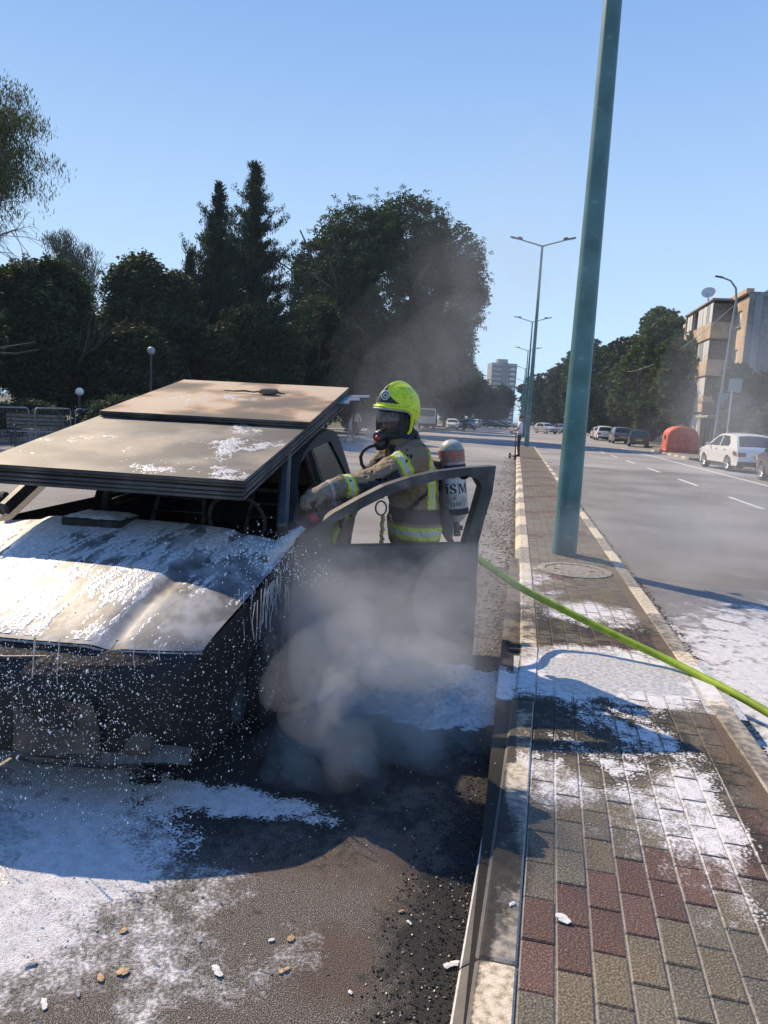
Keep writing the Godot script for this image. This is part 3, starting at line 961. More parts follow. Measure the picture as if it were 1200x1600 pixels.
func car_kit_for(kind: String) -> Dictionary:
	if car_kit.has(kind):
		return car_kit[kind]
	var C := {"W": 1.82, "nose": 0.14, "tail": 0.10, "tumble": 0.24, "bow": 0.10, "sill": 0.27, "wr": 0.33, "cell": 0.16, "crown": 0.06}
	if kind == "suv":
		C.merge({"L": 4.45, "H": 1.62, "belt": 1.02, "fz": 1.36, "rz": -1.30, "ws": [0.30, 1.02], "rw": [-1.60, -2.1], "hood_y": 0.80})
		C.top = smooth_line([Vector2(2.14, 0.24), Vector2(2.22, 0.42), Vector2(2.20, 0.72), Vector2(2.02, 0.88), Vector2(1.0, 1.03), Vector2(0.28, 1.52), Vector2(-0.3, 1.62), Vector2(-1.3, 1.58), Vector2(-1.66, 1.50), Vector2(-2.08, 1.06), Vector2(-2.20, 0.92), Vector2(-2.22, 0.5), Vector2(-2.12, 0.28)], 2)
		C.windows = [PackedVector2Array([Vector2(0.80, 1.06), Vector2(0.22, 1.46), Vector2(-0.28, 1.53), Vector2(-0.34, 1.06)]), PackedVector2Array([Vector2(-0.42, 1.06), Vector2(-0.36, 1.53), Vector2(-1.02, 1.50), Vector2(-1.36, 1.20), Vector2(-1.30, 1.08)])]
	elif kind == "hatch":
		C.merge({"L": 4.0, "H": 1.48, "W": 1.72, "belt": 0.93, "fz": 1.25, "rz": -1.25, "wr": 0.30, "ws": [0.30, 0.98], "rw": [-1.5, -1.95], "hood_y": 0.74}, true)
		C.top = smooth_line([Vector2(1.92, 0.22), Vector2(2.0, 0.40), Vector2(1.97, 0.64), Vector2(1.78, 0.80), Vector2(0.95, 0.94), Vector2(0.25, 1.40), Vector2(-0.3, 1.48), Vector2(-1.2, 1.44), Vector2(-1.5, 1.36), Vector2(-1.88, 0.98), Vector2(-1.98, 0.84), Vector2(-2.0, 0.45), Vector2(-1.9, 0.25)], 2)
		C.windows = [PackedVector2Array([Vector2(0.75, 0.97), Vector2(0.2, 1.34), Vector2(-0.25, 1.40), Vector2(-0.3, 0.97)]), PackedVector2Array([Vector2(-0.38, 0.97), Vector2(-0.33, 1.40), Vector2(-0.9, 1.37), Vector2(-1.25, 1.1), Vector2(-1.2, 0.98)])]
	else: # sedan
		C.merge({"L": 4.6, "H": 1.45, "W": 1.78, "belt": 0.92, "fz": 1.40, "rz": -1.32, "wr": 0.31, "ws": [0.30, 1.05], "rw": [-1.0, -1.65], "hood_y": 0.74}, true)
		C.top = smooth_line([Vector2(2.2, 0.22), Vector2(2.3, 0.40), Vector2(2.26, 0.64), Vector2(2.05, 0.79), Vector2(1.0, 0.93), Vector2(0.25, 1.38), Vector2(-0.3, 1.45), Vector2(-0.95, 1.40), Vector2(-1.70, 0.99), Vector2(-2.2, 0.94), Vector2(-2.3, 0.84), Vector2(-2.3, 0.45), Vector2(-2.2, 0.25)], 2)
		C.windows = [PackedVector2Array([Vector2(0.75, 0.96), Vector2(0.2, 1.32), Vector2(-0.25, 1.37), Vector2(-0.3, 0.96)]), PackedVector2Array([Vector2(-0.38, 0.96), Vector2(-0.33, 1.37), Vector2(-0.85, 1.33), Vector2(-1.3, 1.02), Vector2(-1.25, 0.96)])]
	var S := car_shapes(C)
	var K := {"C": C}
	var body: MB = S.skin
	for part: MB in [S.side[0], S.side[1], S.hood, S.frame]:
		var off := body.v.size()
		body.v.append_array(part.v)
		body.n.append_array(part.n)
		body.uv.append_array(part.uv)
		body.c.append_array(part.c)
		for q in part.ix:
			body.ix.append(q + off)
	K.body = body.mesh()
	K.windshield = S.windshield.mesh()
	K.rear = S.rear_glass.mesh()
	K.windows = []
	for s: float in [-1.0, 1.0]:
		for w: PackedVector2Array in C.windows:
			var m := MB.new()
			m.sheet(w, [], 0.4, func(p: Vector2) -> Vector3: return Vector3(s * (side_x(C, p.y, p.x) - 0.012), p.y, p.x), Vector3(s, 0.2, 0))
			K.windows.append(m.mesh())
	K.wheel = wheel_meshes(C.wr, 0.22)
	var hl: float = C.L * 0.5
	K.lamps = []
	for s: float in [-1.0, 1.0]:
		for e: float in [1.0, -1.0]:
			var m := MB.new()
			var y0: float = C.belt * 0.74
			var zz: float = e * (hl - 0.10)
			m.grid(4, 3, func(u: float, w: float) -> Vector3:
				var z: float = zz - e * u * 0.30
				var y: float = y0 + (w - 0.5) * (0.15 if e > 0 else 0.17) + u * 0.06
				return Vector3(s * (side_x(C, y, z) + 0.008), y, z), Vector3(s, 0, 0))
			m.grid(4, 3, func(u: float, w: float) -> Vector3:
				var y: float = y0 + (w - 0.5) * (0.15 if e > 0 else 0.17)
				return Vector3(s * (side_x(C, y, zz) - u * 0.32), y, zz + e * (0.10 + u * 0.05)), Vector3(0, 0, e))
			K.lamps.append([m.mesh(), e > 0])
	var pl := MB.new()
	pl.box(Vector3(0, C.belt * 0.66, -hl - 0.075), Vector3(0.5, 0.11, 0.015), Basis.IDENTITY, 0.004)
	K.plate_rear = pl.mesh()
	pl = MB.new()
	pl.box(Vector3(0, 0.46, hl + 0.105), Vector3(0.5, 0.11, 0.015), Basis.IDENTITY, 0.004)
	K.plate_front = pl.mesh()
	var bp := MB.new()
	for e: float in [1.0, -1.0]:
		bp.grid(12, 2, func(u: float, w: float) -> Vector3:
			var x: float = (u * 2.0 - 1.0)
			var y: float = 0.26 + w * 0.20
			return Vector3(x * (side_x(C, y, hl * 0.97 * e) + 0.01), y, e * (hl - 0.03 + 0.12 * (1.0 - pow(absf(x), 2.6)) * (1.0 if e > 0 else 0.8))), Vector3(0, 0, e))
	for s: float in [-1.0, 1.0]:
		bp.box(Vector3(s * (C.W * 0.5 - 0.045), C.sill + 0.03, (C.fz + C.rz) * 0.5), Vector3(0.06, 0.12, C.fz - C.rz - 2.0 * C.wr - 0.16), Basis.IDENTITY, 0.02)
	bp.box(Vector3(0, 0.42, 0), Vector3(C.W * 0.8, 0.3, C.L * 0.92))
	K.trim = bp.mesh()
	var gr := MB.new()
	for k in 4:
		gr.box(Vector3(0, C.belt * 0.62 + k * 0.035, hl + 0.085 - k * 0.012), Vector3(0.8, 0.02, 0.03), Basis.IDENTITY, 0.005)
	K.grille = gr.mesh()
	K.mirrors = []
	K.handles = []
	for s: float in [-1.0, 1.0]:
		var mi := MB.new()
		mi.box(Vector3(s * (C.W * 0.5 + 0.09), C.belt + 0.08, 0.66), Vector3(0.2, 0.13, 0.09), Basis.from_euler(Vector3(0, s * 0.2, 0)), 0.035)
		K.mirrors.append(mi.mesh())
		for z: float in [-0.1, -1.0]:
			var ha := MB.new()
			ha.box(Vector3(s * (side_x(C, C.belt - 0.1, z) + 0.012), C.belt - 0.1, z), Vector3(0.03, 0.03, 0.18), Basis.IDENTITY, 0.008)
			K.handles.append(ha.mesh())
	var it := MB.new()
	it.box(Vector3(0, C.belt - 0.14, -0.4), Vector3(C.W * 0.84, 0.28, 2.4))
	for sx in [-0.36, 0.36]:
		it.box(Vector3(sx, C.belt + 0.08, -0.25), Vector3(0.46, 0.5, 0.14), Basis.from_euler(Vector3(0.2, 0, 0)), 0.05)
		it.box(Vector3(sx, C.belt + 0.40, -0.32), Vector3(0.22, 0.16, 0.1), Basis.IDENTITY, 0.04)
	K.interior = it.mesh()
	car_kit[kind] = K
	return K

func parked_car(kind: String, paint: Material, at: Vector3, turn: float, label: String, group: String, far := false) -> Node3D:
	var K := car_kit_for(kind)
	var C: Dictionary = K.C
	var t := thing("parked_car", label, "car", at, turn, group)
	put(K.body, "body", paint, t)
	put(K.trim, "lower_trim", M.black_plastic, t)
	put(K.interior, "interior", M.black_plastic, t)
	put(K.windshield, "windshield", M.glass_dark, t)
	put(K.rear, "rear_window", M.glass_dark, t)
	for w in K.windows:
		put(w, "side_window", M.glass_dark, t)
	for s: float in [-1.0, 1.0]:
		for wz: float in [C.fz, C.rz]:
			var w := put(K.wheel[0], "wheel", M.black_rubber, t)
			w.position = Vector3(s * (C.W * 0.5 - 0.13), C.wr, wz)
			w.rotation.y = 0.0 if s > 0 else PI
			put(K.wheel[1], "rim", M.rim, w)
	for l in K.lamps:
		put(l[0], "headlight" if l[1] else "tail_light", M.headlamp if l[1] else M.tail_lamp, t)
	if not far:
		for m in K.mirrors:
			put(m, "mirror", paint, t)
		for m in K.handles:
			put(m, "door_handle", M.black_plastic, t)
	put(K.grille, "grille", M.black_plastic, t)
	put(K.plate_rear, "number_plate", M.plate, t)
	put(K.plate_front, "number_plate", M.plate, t)
	return t

func paint(r: float, g: float, b: float) -> StandardMaterial3D:
	var m := mat(lin(r, g, b), 0.4)
	m.clearcoat_enabled = true
	m.clearcoat = 0.7
	m.clearcoat_roughness = 0.08
	return m

func street_cars() -> void:
	M.rim = mat(lin(0.55, 0.55, 0.56), 0.3, 0.8)
	M.headlamp = mat(lin(0.55, 0.57, 0.6), 0.12, 0.3)
	M.tail_lamp = mat(lin(0.16, 0.012, 0.012), 0.15)
	M.plate = mat(lin(0.72, 0.52, 0.05), 0.5)
	var white := paint(0.72, 0.72, 0.70)
	var silver := paint(0.42, 0.43, 0.44)
	var grey := paint(0.13, 0.14, 0.155)
	var black := paint(0.014, 0.014, 0.016)
	var maroon := paint(0.05, 0.03, 0.032)
	var blue := paint(0.05, 0.08, 0.14)
	var g := "cars along the house side kerb"
	parked_car("suv", white, Vector3(9.75, 0, -35.2), PI + 0.12, "white sport utility car parked in front of the bus shelter", g)
	parked_car("suv", maroon, Vector3(9.75, 0, -27.2), PI + 0.05, "dark maroon car parked behind the white sport utility car", g)
	parked_car("hatch", black, Vector3(10.6, 0, -67.5), PI - 0.12, "black hatchback parked beyond the orange container", g)
	parked_car("suv", grey, Vector3(10.3, 0, -77.0), PI, "grey sport utility car parked ahead of the black hatchback", g)
	parked_car("suv", white, Vector3(9.9, 0, -88.0), PI, "white car parked ahead of the grey sport utility car", g, true)
	parked_car("hatch", silver, Vector3(10.2, 0, -96.0), PI, "silver hatchback parked ahead of the white car in the row", g, true)
	g = "cars driving towards the junction"
	parked_car("suv", silver, Vector3(4.6, 0, -118.0), 0.55, "silver sport utility car turning across the far carriageway", g)
	parked_car("suv", grey, Vector3(7.6, 0, -128.0), 0.25, "dark car following the silver sport utility car", g, true)
	parked_car("hatch", white, Vector3(8.8, 0, -140.0), 0.1, "white hatchback behind the dark car beyond the junction", g, true)
	g = "cars along the park side kerb"
	parked_car("hatch", white, Vector3(-8.8, 0, -104.0), 0.15, "white hatchback standing beside the parked lorry on the park side", g)
	parked_car("suv", black, Vector3(-6.9, 0, -112.0), 0.0, "black sport utility car beyond the white hatchback on the park side", g, true)
	var i := 0
	for e in [["hatch", silver, -8.6, -126.0, "silver hatchback under the street trees"], ["sedan", blue, -8.4, -137.0, "blue saloon under the street trees"], ["suv", white, -8.2, -150.0, "white sport utility car under the street trees"], ["sedan", black, -4.6, -156.0, "black saloon in the far junction"], ["hatch", maroon, -3.2, -166.0, "dark red hatchback in the far junction"], ["suv", grey, -8.3, -170.0, "grey sport utility car far along the street trees"], ["sedan", silver, -1.8, -180.0, "silver saloon in the far junction"]]:
		parked_car(e[0], e[1], Vector3(e[2], 0, e[3]), 0.2 * sin(i * 2.1) + (PI * 0.5 if i in [3, 4, 6] else 0.0), e[4], g, true)
		i += 1
	lorry()

func lorry() -> void:
	var t := thing("delivery_lorry", "white lorry with a dark flat bed standing under the street trees", "lorry", Vector3(-11.0, 0, -92.0), 0.12)
	var m := MB.new()
	m.box(Vector3(0, 1.65, 1.6), Vector3(2.1, 1.9, 1.7), Basis.IDENTITY, 0.12)
	put(m, "cab", M.plain_white, t)
	m = MB.new()
	m.box(Vector3(0, 2.05, 2.462), Vector3(1.8, 0.75, 0.03), Basis.IDENTITY, 0.01)
	put(m, "windshield", M.glass_dark, t)
	m = MB.new()
	m.box(Vector3(0, 1.15, -1.6), Vector3(2.2, 0.7, 4.4), Basis.IDENTITY, 0.03)
	put(m, "flat_bed", M.dark_metal, t)
	m = MB.new()
	m.box(Vector3(0, 0.62, 2.43), Vector3(2.05, 0.28, 0.12), Basis.IDENTITY, 0.03)
	put(m, "bumper", M.dark_metal, t)
	var W := wheel_meshes(0.42, 0.26)
	for s: float in [-1.0, 1.0]:
		for z in [1.6, -2.2]:
			var w := put(W[0], "wheel", M.black_rubber, t)
			w.position = Vector3(s * 0.9, 0.42, z)
			w.rotation.y = 0.0 if s > 0 else PI
			put(W[1], "rim", M.rim, w)

# ---- the burnt car ----
var CAR_AT := Vector3(-2.09, 0, -4.77)
var CAR_TURN := 0.075

func burnt_car() -> void:
	var C := {"L": 4.34, "W": 1.76, "H": 1.52, "belt": 0.88, "nose": 0.20, "npow": 4.0, "tail": 0.14, "tumble": 0.26, "bow": 0.17, "sill": 0.15, "wr": 0.26, "fz": 1.34, "rz": -1.30, "ws": [0.36, 1.08], "rw": [-1.62, -2.1], "hood_y": 0.625, "cell": 0.07, "crown": 0.065}
	C.top = smooth_line([Vector2(2.06, 0.11), Vector2(2.15, 0.25), Vector2(2.18, 0.42), Vector2(2.13, 0.56), Vector2(1.98, 0.66), Vector2(1.55, 0.785), Vector2(1.10, 0.875), Vector2(0.98, 0.885), Vector2(0.36, 1.285), Vector2(-0.25, 1.40), Vector2(-0.9, 1.47), Vector2(-1.5, 1.46), Vector2(-1.75, 1.36), Vector2(-2.08, 0.94), Vector2(-2.15, 0.79), Vector2(-2.17, 0.39), Vector2(-2.08, 0.17)], 2)
	C.windows = [PackedVector2Array([Vector2(0.80, 0.910), Vector2(0.30, 1.250), Vector2(-0.10, 1.340), Vector2(-0.16, 0.910)]), PackedVector2Array([Vector2(-0.28, 0.910), Vector2(-0.22, 1.350), Vector2(-1.0, 1.380), Vector2(-1.4, 1.070), Vector2(-1.34, 0.930)])]
	C.door_hole = PackedVector2Array([Vector2(0.93, 0.250), Vector2(0.98, 0.860), Vector2(0.40, 1.260), Vector2(-0.12, 1.350), Vector2(-0.2, 0.890), Vector2(-0.17, 0.250)])
	var S := car_shapes(C)
	var t := thing("burnt_car", "burnt out car with foam covered bonnet and its driver door open", "car", CAR_AT, CAR_TURN)
	var body: MB = S.skin
	for part: MB in [S.side[0], S.side[1], S.frame]:
		var off := body.v.size()
		body.v.append_array(part.v)
		body.n.append_array(part.n)
		body.uv.append_array(part.uv)
		body.c.append_array(part.c)
		for q in part.ix:
			body.ix.append(q + off)
	tag(put(body, "body", M.char, t), "charred black body shell")
	# bonnet with two raised creases
	var hood := MB.new()
	var hy := func(x: float, z: float) -> float:
		var y := 0.0
		for k in C.top.size() - 1:
			var a: Vector2 = C.top[k]
			var b: Vector2 = C.top[k + 1]
			if z <= a.x and z >= b.x and a.y > 0.5:
				y = lerpf(a.y, b.y, (z - a.x) / (b.x - a.x)) if absf(b.x - a.x) > 1e-5 else a.y
				break
		var w := side_x(C, y, z)
		var e := 1.0 - pow(absf(x / w), 2.6)
		y += 0.065 * e * (1.0 - clampf((z - 1.92) / 0.2, 0.0, 1.0))
		var ridge := 0.34 + (2.05 - z) * 0.20
		y += 0.012 * smoothstep(ridge + 0.05, ridge - 0.04, absf(x)) - 0.007 * exp(-pow((absf(x) - ridge - 0.05) / 0.03, 2.0))
		return y
	var hxz := func(u: float, w: float) -> Vector3:
		var z := 1.02 + w * 1.045
		var hw := side_x(C, 0.70, z) * 0.992
		var x := (u * 2.0 - 1.0) * hw
		var e := 1.0 - pow(absf(u * 2.0 - 1.0), 2.6)
		var steep := clampf((z - 1.92) / 0.2, 0.0, 1.0)
		return Vector3(x, hy.call(x, z) + 0.006, z + e * steep * C.bow)
	hood.grid(60, 44, hxz, Vector3.UP)
	# front lip of the bonnet
	var path := []
	for k in 21:
		path.append(hxz.call(k / 20.0, 1.0) - Vector3(0, 0.010, 0))
	hood.tube(path, [0.006], 6)
	tag(put(hood, "hood", M.hood, t), "grey heat bleached bonnet streaked with foam")
	# foam lying on the bonnet: a skin that rises out of it where the foam is thick
	var fm := MB.new()
	noise.seed = 5
	noise.frequency = 1.0
	noise.fractal_octaves = 4
	fm.grid(190, 150, func(u: float, w: float) -> Vector3:
		var p: Vector3 = hxz.call(0.01 + u * 0.98, 0.005 + w * 0.985)
		var q := Vector3(p.x * 5.0, p.z * 2.2, 0.0)
		var a := noise.get_noise_3dv(q) * 1.0
		# flow lines run down the slope of the bonnet
		var b := noise.get_noise_3dv(Vector3(p.x * 26.0 + p.z * 5.0, p.z * 4.0, 3.0))
		var d := noise.get_noise_3dv(Vector3(p.x * 58.0, p.z * 34.0, 9.0))
		var amount := 0.08 - p.x * 0.40 - (w - 0.3) * 0.10
		amount += 0.6 * exp(-(pow((p.x - 0.66) / 0.20, 2.0) + pow((p.z - 1.15) / 0.18, 2.0)))
		var ridge := 0.34 + (2.05 - p.z) * 0.20
		amount -= 0.30 * exp(-pow((absf(p.x) - ridge - 0.05) / 0.04, 2.0))
		var h := 0.006 * clampf(amount + a * 0.55 + b * 0.60 + d * 0.40, -0.6, 0.8)
		return p + Vector3(0, h, 0), Vector3.UP)
	tag(put(fm, "foam_cover", M.foam, t), "white foam clinging to the bonnet", "", "", "stuff")
	# the rear panes held, blackened by soot
	for s: float in [-1.0, 1.0]:
		var pn := MB.new()
		pn.sheet(C.windows[1], [], 0.1, func(p: Vector2) -> Vector3: return Vector3(s * (side_x(C, p.y, p.x) - 0.014), p.y, p.x), Vector3(s, 0.2, 0))
		put(pn, "side_window", M.soot_glass, t)
	put(S.rear_glass, "rear_window", M.soot_glass, t)
	# front: bumper bar, grille slats, empty lamp sockets, sagging number plate
	var fr := MB.new()
	fr.tube([Vector3(-0.66, 0.390, 1.95), Vector3(-0.35, 0.390, 2.07), Vector3(0, 0.390, 2.10), Vector3(0.35, 0.390, 2.07), Vector3(0.66, 0.390, 1.95)], [0.055], 8)
	fr.tube([Vector3(-0.66, 0.190, 1.97), Vector3(-0.3, 0.175, 2.15), Vector3(0.1, 0.150, 2.2), Vector3(0.4, 0.140, 2.17), Vector3(0.66, 0.190, 1.97)], [0.03], 8)
	put(fr, "bumper_beam", M.soot_metal, t)
	for k in 5:
		var gm := MB.new()
		gm.tube([Vector3(-0.5, 0.470 + k * 0.03, 2.18 - k * 0.012), Vector3(0, 0.465 + k * 0.03, 2.315 - k * 0.012), Vector3(0.5, 0.470 + k * 0.03, 2.18 - k * 0.012)], [0.009], 5)
		put(gm, "grille_slat", M.soot_metal, t)
	for s: float in [-1.0, 1.0]:
		var hm := MB.new()
		var hb := Basis.from_euler(Vector3(0, s * 0.55, 0))
		hm.lathe([Vector2(0.0, -0.06), Vector2(0.05, -0.055), Vector2(0.075, -0.02), Vector2(0.082, 0.012), Vector2(0.09, 0.012), Vector2(0.09, -0.06)], Transform3D(hb * Basis.from_euler(Vector3(PI / 2, 0, 0)), Vector3(s * 0.62, 0.47, 2.10)), 18)
		put(hm, "headlight", M.soot_metal, t)
	var pm := MB.new()
	pm.grid(10, 6, func(u: float, w: float) -> Vector3: return Vector3(0.07 + u * 0.34 + sin(w * 3.0) * 0.02, 0.24 + w * 0.22, 2.33 + 0.02 * sin(u * 5.0 + w * 3.0)), Vector3(0, 0, 1))
	pm.grid(4, 6, func(u: float, w: float) -> Vector3: return Vector3(-0.02 + u * 0.10 + 0.03 * sin(w * 4.0), 0.26 + w * 0.19, 2.30 + 0.02 * sin(u * 5.0)), Vector3(0, 0, 1))
	put(pm, "front_panel", M.rust_plate, t)
	pm = MB.new()
	pm.lathe([Vector2(0.0, 0.03), Vector2(0.05, 0.03), Vector2(0.065, 0.0), Vector2(0.065, -0.06)], Transform3D(Basis.from_euler(Vector3(PI / 2, 0, 0)), Vector3(0.54, 0.250, 2.22)), 16)
	put(pm, "fog_lamp", M.rust_plate, t)
	var sp := MB.new()
	sp.grid(20, 2, func(u: float, w: float) -> Vector3:
		var x := (u * 2.0 - 1.0) * 0.75
		return Vector3(x, 0.20 + 0.05 * w + 0.01 * sin(u * 22.0), 2.20 + 0.1 * (1.0 - x * x) - w * 0.05), Vector3(0, 0.390, 1))
	put(sp, "front_spoiler", M.ash, t)
	# wheels on their rims, tyres burnt thin
	var W := wheel_meshes(0.245, 0.20)
	for s: float in [-1.0, 1.0]:
		for wz: float in [C.fz, C.rz]:
			var w := put(W[0], "wheel", M.char, t)
			w.position = Vector3(s * 0.75, 0.243, wz)
			w.rotation.y = 0.0 if s > 0 else PI
			put(W[1], "rim", M.ash, w)
	# inside: floor, bulkhead, dashboard, seats, steering wheel
	var im := MB.new()
	im.box(Vector3(0, 0.220, -0.6), Vector3(1.5, 0.05, 3.0))
	im.box(Vector3(0, 0.490, 1.0), Vector3(1.5, 0.6, 0.06))
	im.box(Vector3(0, 0.510, -1.75), Vector3(1.4, 0.6, 0.5))
	put(im, "floor_pan", M.char, t)
	im = MB.new()
	im.grid(30, 8, func(u: float, w: float) -> Vector3:
		var x := (u * 2.0 - 1.0) * 0.70
		return Vector3(x, 0.79 + 0.06 * sin(w * PI) + 0.02 * noise.get_noise_3dv(Vector3(x * 12.0, w * 6.0, 0)), 0.95 - w * 0.38), Vector3.UP)
	im.box(Vector3(0, 0.610, 0.60), Vector3(1.4, 0.34, 0.05), Basis.from_euler(Vector3(0.3, 0, 0)))
	put(im, "dashboard", M.char, t)
	for sx: float in [-0.37, 0.37]:
		var sm := MB.new()
		sm.tube([Vector3(sx - 0.2, 0.340, -0.35), Vector3(sx - 0.2, 0.740, -0.5), Vector3(sx - 0.17, 0.990, -0.6), Vector3(sx + 0.17, 0.990, -0.6), Vector3(sx + 0.2, 0.740, -0.5), Vector3(sx + 0.2, 0.340, -0.35)], [0.018], 6)
		for k in 6:
			sm.tube([Vector3(sx - 0.2, 0.390 + k * 0.1, -0.37 - k * 0.04), Vector3(sx + 0.2, 0.390 + k * 0.1, -0.37 - k * 0.04)], [0.005], 4)
		sm.box(Vector3(sx, 0.350, -0.05), Vector3(0.42, 0.08, 0.5), Basis.IDENTITY, 0.03)
		put(sm, "seat_frame", M.ash, t)
	var st := MB.new()
	var ring := []
	for k in 25:
		var a := TAU * k / 24.0
		ring.append(Vector3(0.37 + cos(a) * 0.18, 0.90 + sin(a) * 0.17, 0.42 + sin(a) * 0.07))
	st.tube(ring, [0.012], 6, false)
	st.tube([Vector3(0.37, 0.790, 0.42), Vector3(0.37, 0.670, 0.68)], [0.02], 6)
	put(st, "steering_wheel", M.ash, t)
	# inner faces of the pillars, thick enough to read as box sections
	var pi := MB.new()
	for s: float in [-1.0, 1.0]:
		var a := Vector3(s * (side_x(C, 0.99, 0.98) - 0.035), 0.985, 0.99)
		var b := Vector3(s * (side_x(C, 1.39, 0.40) - 0.035), 1.385, 0.38)
		var dd := (b - a).normalized()
		pi.box(a.lerp(b, 0.5), Vector3(0.06, 0.075, a.distance_to(b) + 0.08), Basis(dd.cross(Vector3(0, 1, 0.6)).normalized(), dd.cross(Vector3(0, 1, 0.6)).normalized().cross(dd) * -1.0, dd).orthonormalized(), 0.014)
	put(pi, "windshield_pillar", M.soot_metal, t)
	pi = MB.new()
	for s: float in [-1.0, 1.0]:
		pi.tube([Vector3(s * 0.82, 0.310, -0.24), Vector3(s * 0.83, 0.850, -0.24), Vector3(s * 0.66, 1.350, -0.17)], [0.07, 0.05, 0.04], 6, true, Color.WHITE, 0.7)
		pi.tube([Vector3(s * 0.82, 0.850, -0.30), Vector3(s * 0.80, 0.910, -1.3)], [0.03], 6)
		pi.tube([Vector3(s * 0.79, 0.920, -1.36), Vector3(s * 0.62, 1.370, -1.05)], [0.03], 6)
	put(pi, "door_pillar", M.soot_metal, t)
	# roof bars that carried the boards
	for z: float in [-0.15, -1.1]:
		var rb := MB.new()
		var y := 1.535 if z > -0.5 else 1.68
		rb.tube([Vector3(-0.64, y - 0.20, z), Vector3(-0.60, y, z), Vector3(0.60, y, z), Vector3(0.64, y - 0.20, z)], [0.018], 6)
		put(rb, "roof_bar", M.soot_metal, t)
	# drooping charred headliner fringe under the windscreen header
	var fg := MB.new()
	rng.seed = 8
	for k in 34:
		var x := -0.62 + k * 0.0375
		var l := rng.randf_range(0.015, 0.06)
		fg.box(Vector3(x, 1.395 - l * 0.5, 0.40 + rng.randf_range(-0.02, 0.02)), Vector3(0.036, l, 0.012), Basis.from_euler(Vector3(0, rng.randf_range(-0.4, 0.4), rng.randf_range(-0.35, 0.35))))
	put(fg, "charred_headliner", M.char, t)
	# melted mirror on the far side
	var mm := MB.new()
	mm.grid(12, 9, func(u: float, w: float) -> Vector3:
		var a := u * TAU
		var b := (w - 0.5) * PI
		var d := Vector3(cos(a) * cos(b), sin(b), sin(a) * cos(b))
		return Vector3(-0.94, 0.97, 0.82) + d * Vector3(0.085, 0.065, 0.05) * (1.0 + 0.5 * noise.get_noise_3dv(d * 2.5)), Vector3.UP, true, Vector3(-0.94, 0.97, 0.82))
	mm.tube([Vector3(-0.84, 0.890, 0.86), Vector3(-0.94, 0.950, 0.83)], [0.025], 6)
	put(mm, "mirror", M.char, t)
	# driver's door, swung open on its front hinges
	var door := Node3D.new()
	door.name = "front_door"
	t.add_child(door)
	door.set_meta("label", "sooty front door swung wide open, its window gone")
	var H := Vector3(-1.17, 0, -3.86)
	var D := Vector3(0.896, 0, -0.444).normalized()
	var inv := t.transform.affine_inverse()
	door.transform = Transform3D(inv.basis * Basis(D, Vector3.UP, D.cross(Vector3.UP)), inv * H)
	var outl := PackedVector2Array([Vector2(-0.002, 0.843), Vector2(0.048, 0.923), Vector2(0.222, 1.062), Vector2(0.365, 1.144), Vector2(0.511, 1.220), Vector2(0.660, 1.272), Vector2(0.813, 1.309), Vector2(0.970, 1.333), Vector2(1.191, 1.355), Vector2(1.176, 1.192), Vector2(1.135, 1.038), Vector2(1.104, 0.903), Vector2(1.092, 0.689), Vector2(1.102, 0.452), Vector2(1.115, 0.164), Vector2(0.730, 0.164), Vector2(0.264, 0.169), Vector2(0.000, 0.180)])
	var hole := PackedVector2Array([Vector2(0.213, 0.873), Vector2(0.225, 1.007), Vector2(0.369, 1.082), Vector2(0.514, 1.158), Vector2(0.664, 1.217), Vector2(0.817, 1.258), Vector2(1.013, 1.293), Vector2(1.075, 1.273), Vector2(1.107, 1.228), Vector2(1.070, 1.075), Vector2(1.029, 0.922), Vector2(1.023, 0.891)])
	var dz := func(p: Vector2) -> float:   # bulge of the outer skin
		return 0.045 * sin(clampf((p.y - 0.15) / 0.75, 0.0, 1.0) * PI) - 0.05 * maxf(0.0, p.y - 0.87) + 0.012 * smoothstep(0.52, 0.56, p.y) - 0.008 * smoothstep(0.28, 0.32, p.y)
	var dm := MB.new()
	dm.sheet(outl, [hole], 0.05, func(p: Vector2) -> Vector3: return Vector3(p.x, p.y, 0.035 + dz.call(p)), Vector3(0, 0, 1))
	dm.sheet(outl, [hole], 0.08, func(p: Vector2) -> Vector3: return Vector3(p.x, p.y, -0.045 - 0.05 * maxf(0.0, p.y - 0.87)), Vector3(0, 0, -1))
	for loop: PackedVector2Array in [outl, hole]:
		for k in loop.size():
			var a := loop[k]
			var b := loop[(k + 1) % loop.size()]
			var o := Vector3((b - a).y, -(b - a).x, 0) * (1.0 if loop == outl else -1.0)
			if Geometry2D.is_polygon_clockwise(loop):
				o = -o
			dm.face([Vector3(a.x, a.y, 0.035 + dz.call(a)), Vector3(b.x, b.y, 0.035 + dz.call(b)), Vector3(b.x, b.y, -0.045 - 0.05 * maxf(0.0, b.y - 0.87)), Vector3(a.x, a.y, -0.045 - 0.05 * maxf(0.0, a.y - 0.87))], o)
	put(dm, "panel", M.soot_metal, door)
	dm = MB.new()
	dm.tube([Vector3(0.272, 0.868, 0.0), Vector3(0.300, 1.03, -0.01)], [0.012], 6)
	put(dm, "quarter_light_bar", M.soot_metal, door)
	dm = MB.new()
	dm.tube([Vector3(0.84, 0.70, 0.085), Vector3(0.88, 0.70, 0.112), Vector3(1.0, 0.70, 0.112), Vector3(1.04, 0.70, 0.085)], [0.014], 6)
	put(dm, "handle", M.char, door)
	dm = MB.new()
	dm.box(Vector3(0.55, 0.52, -0.075), Vector3(0.7, 0.06, 0.05), Basis.from_euler(Vector3(0, 0, 0.12)), 0.02)
	put(dm, "arm_rest", M.char, door)
	dm = MB.new()
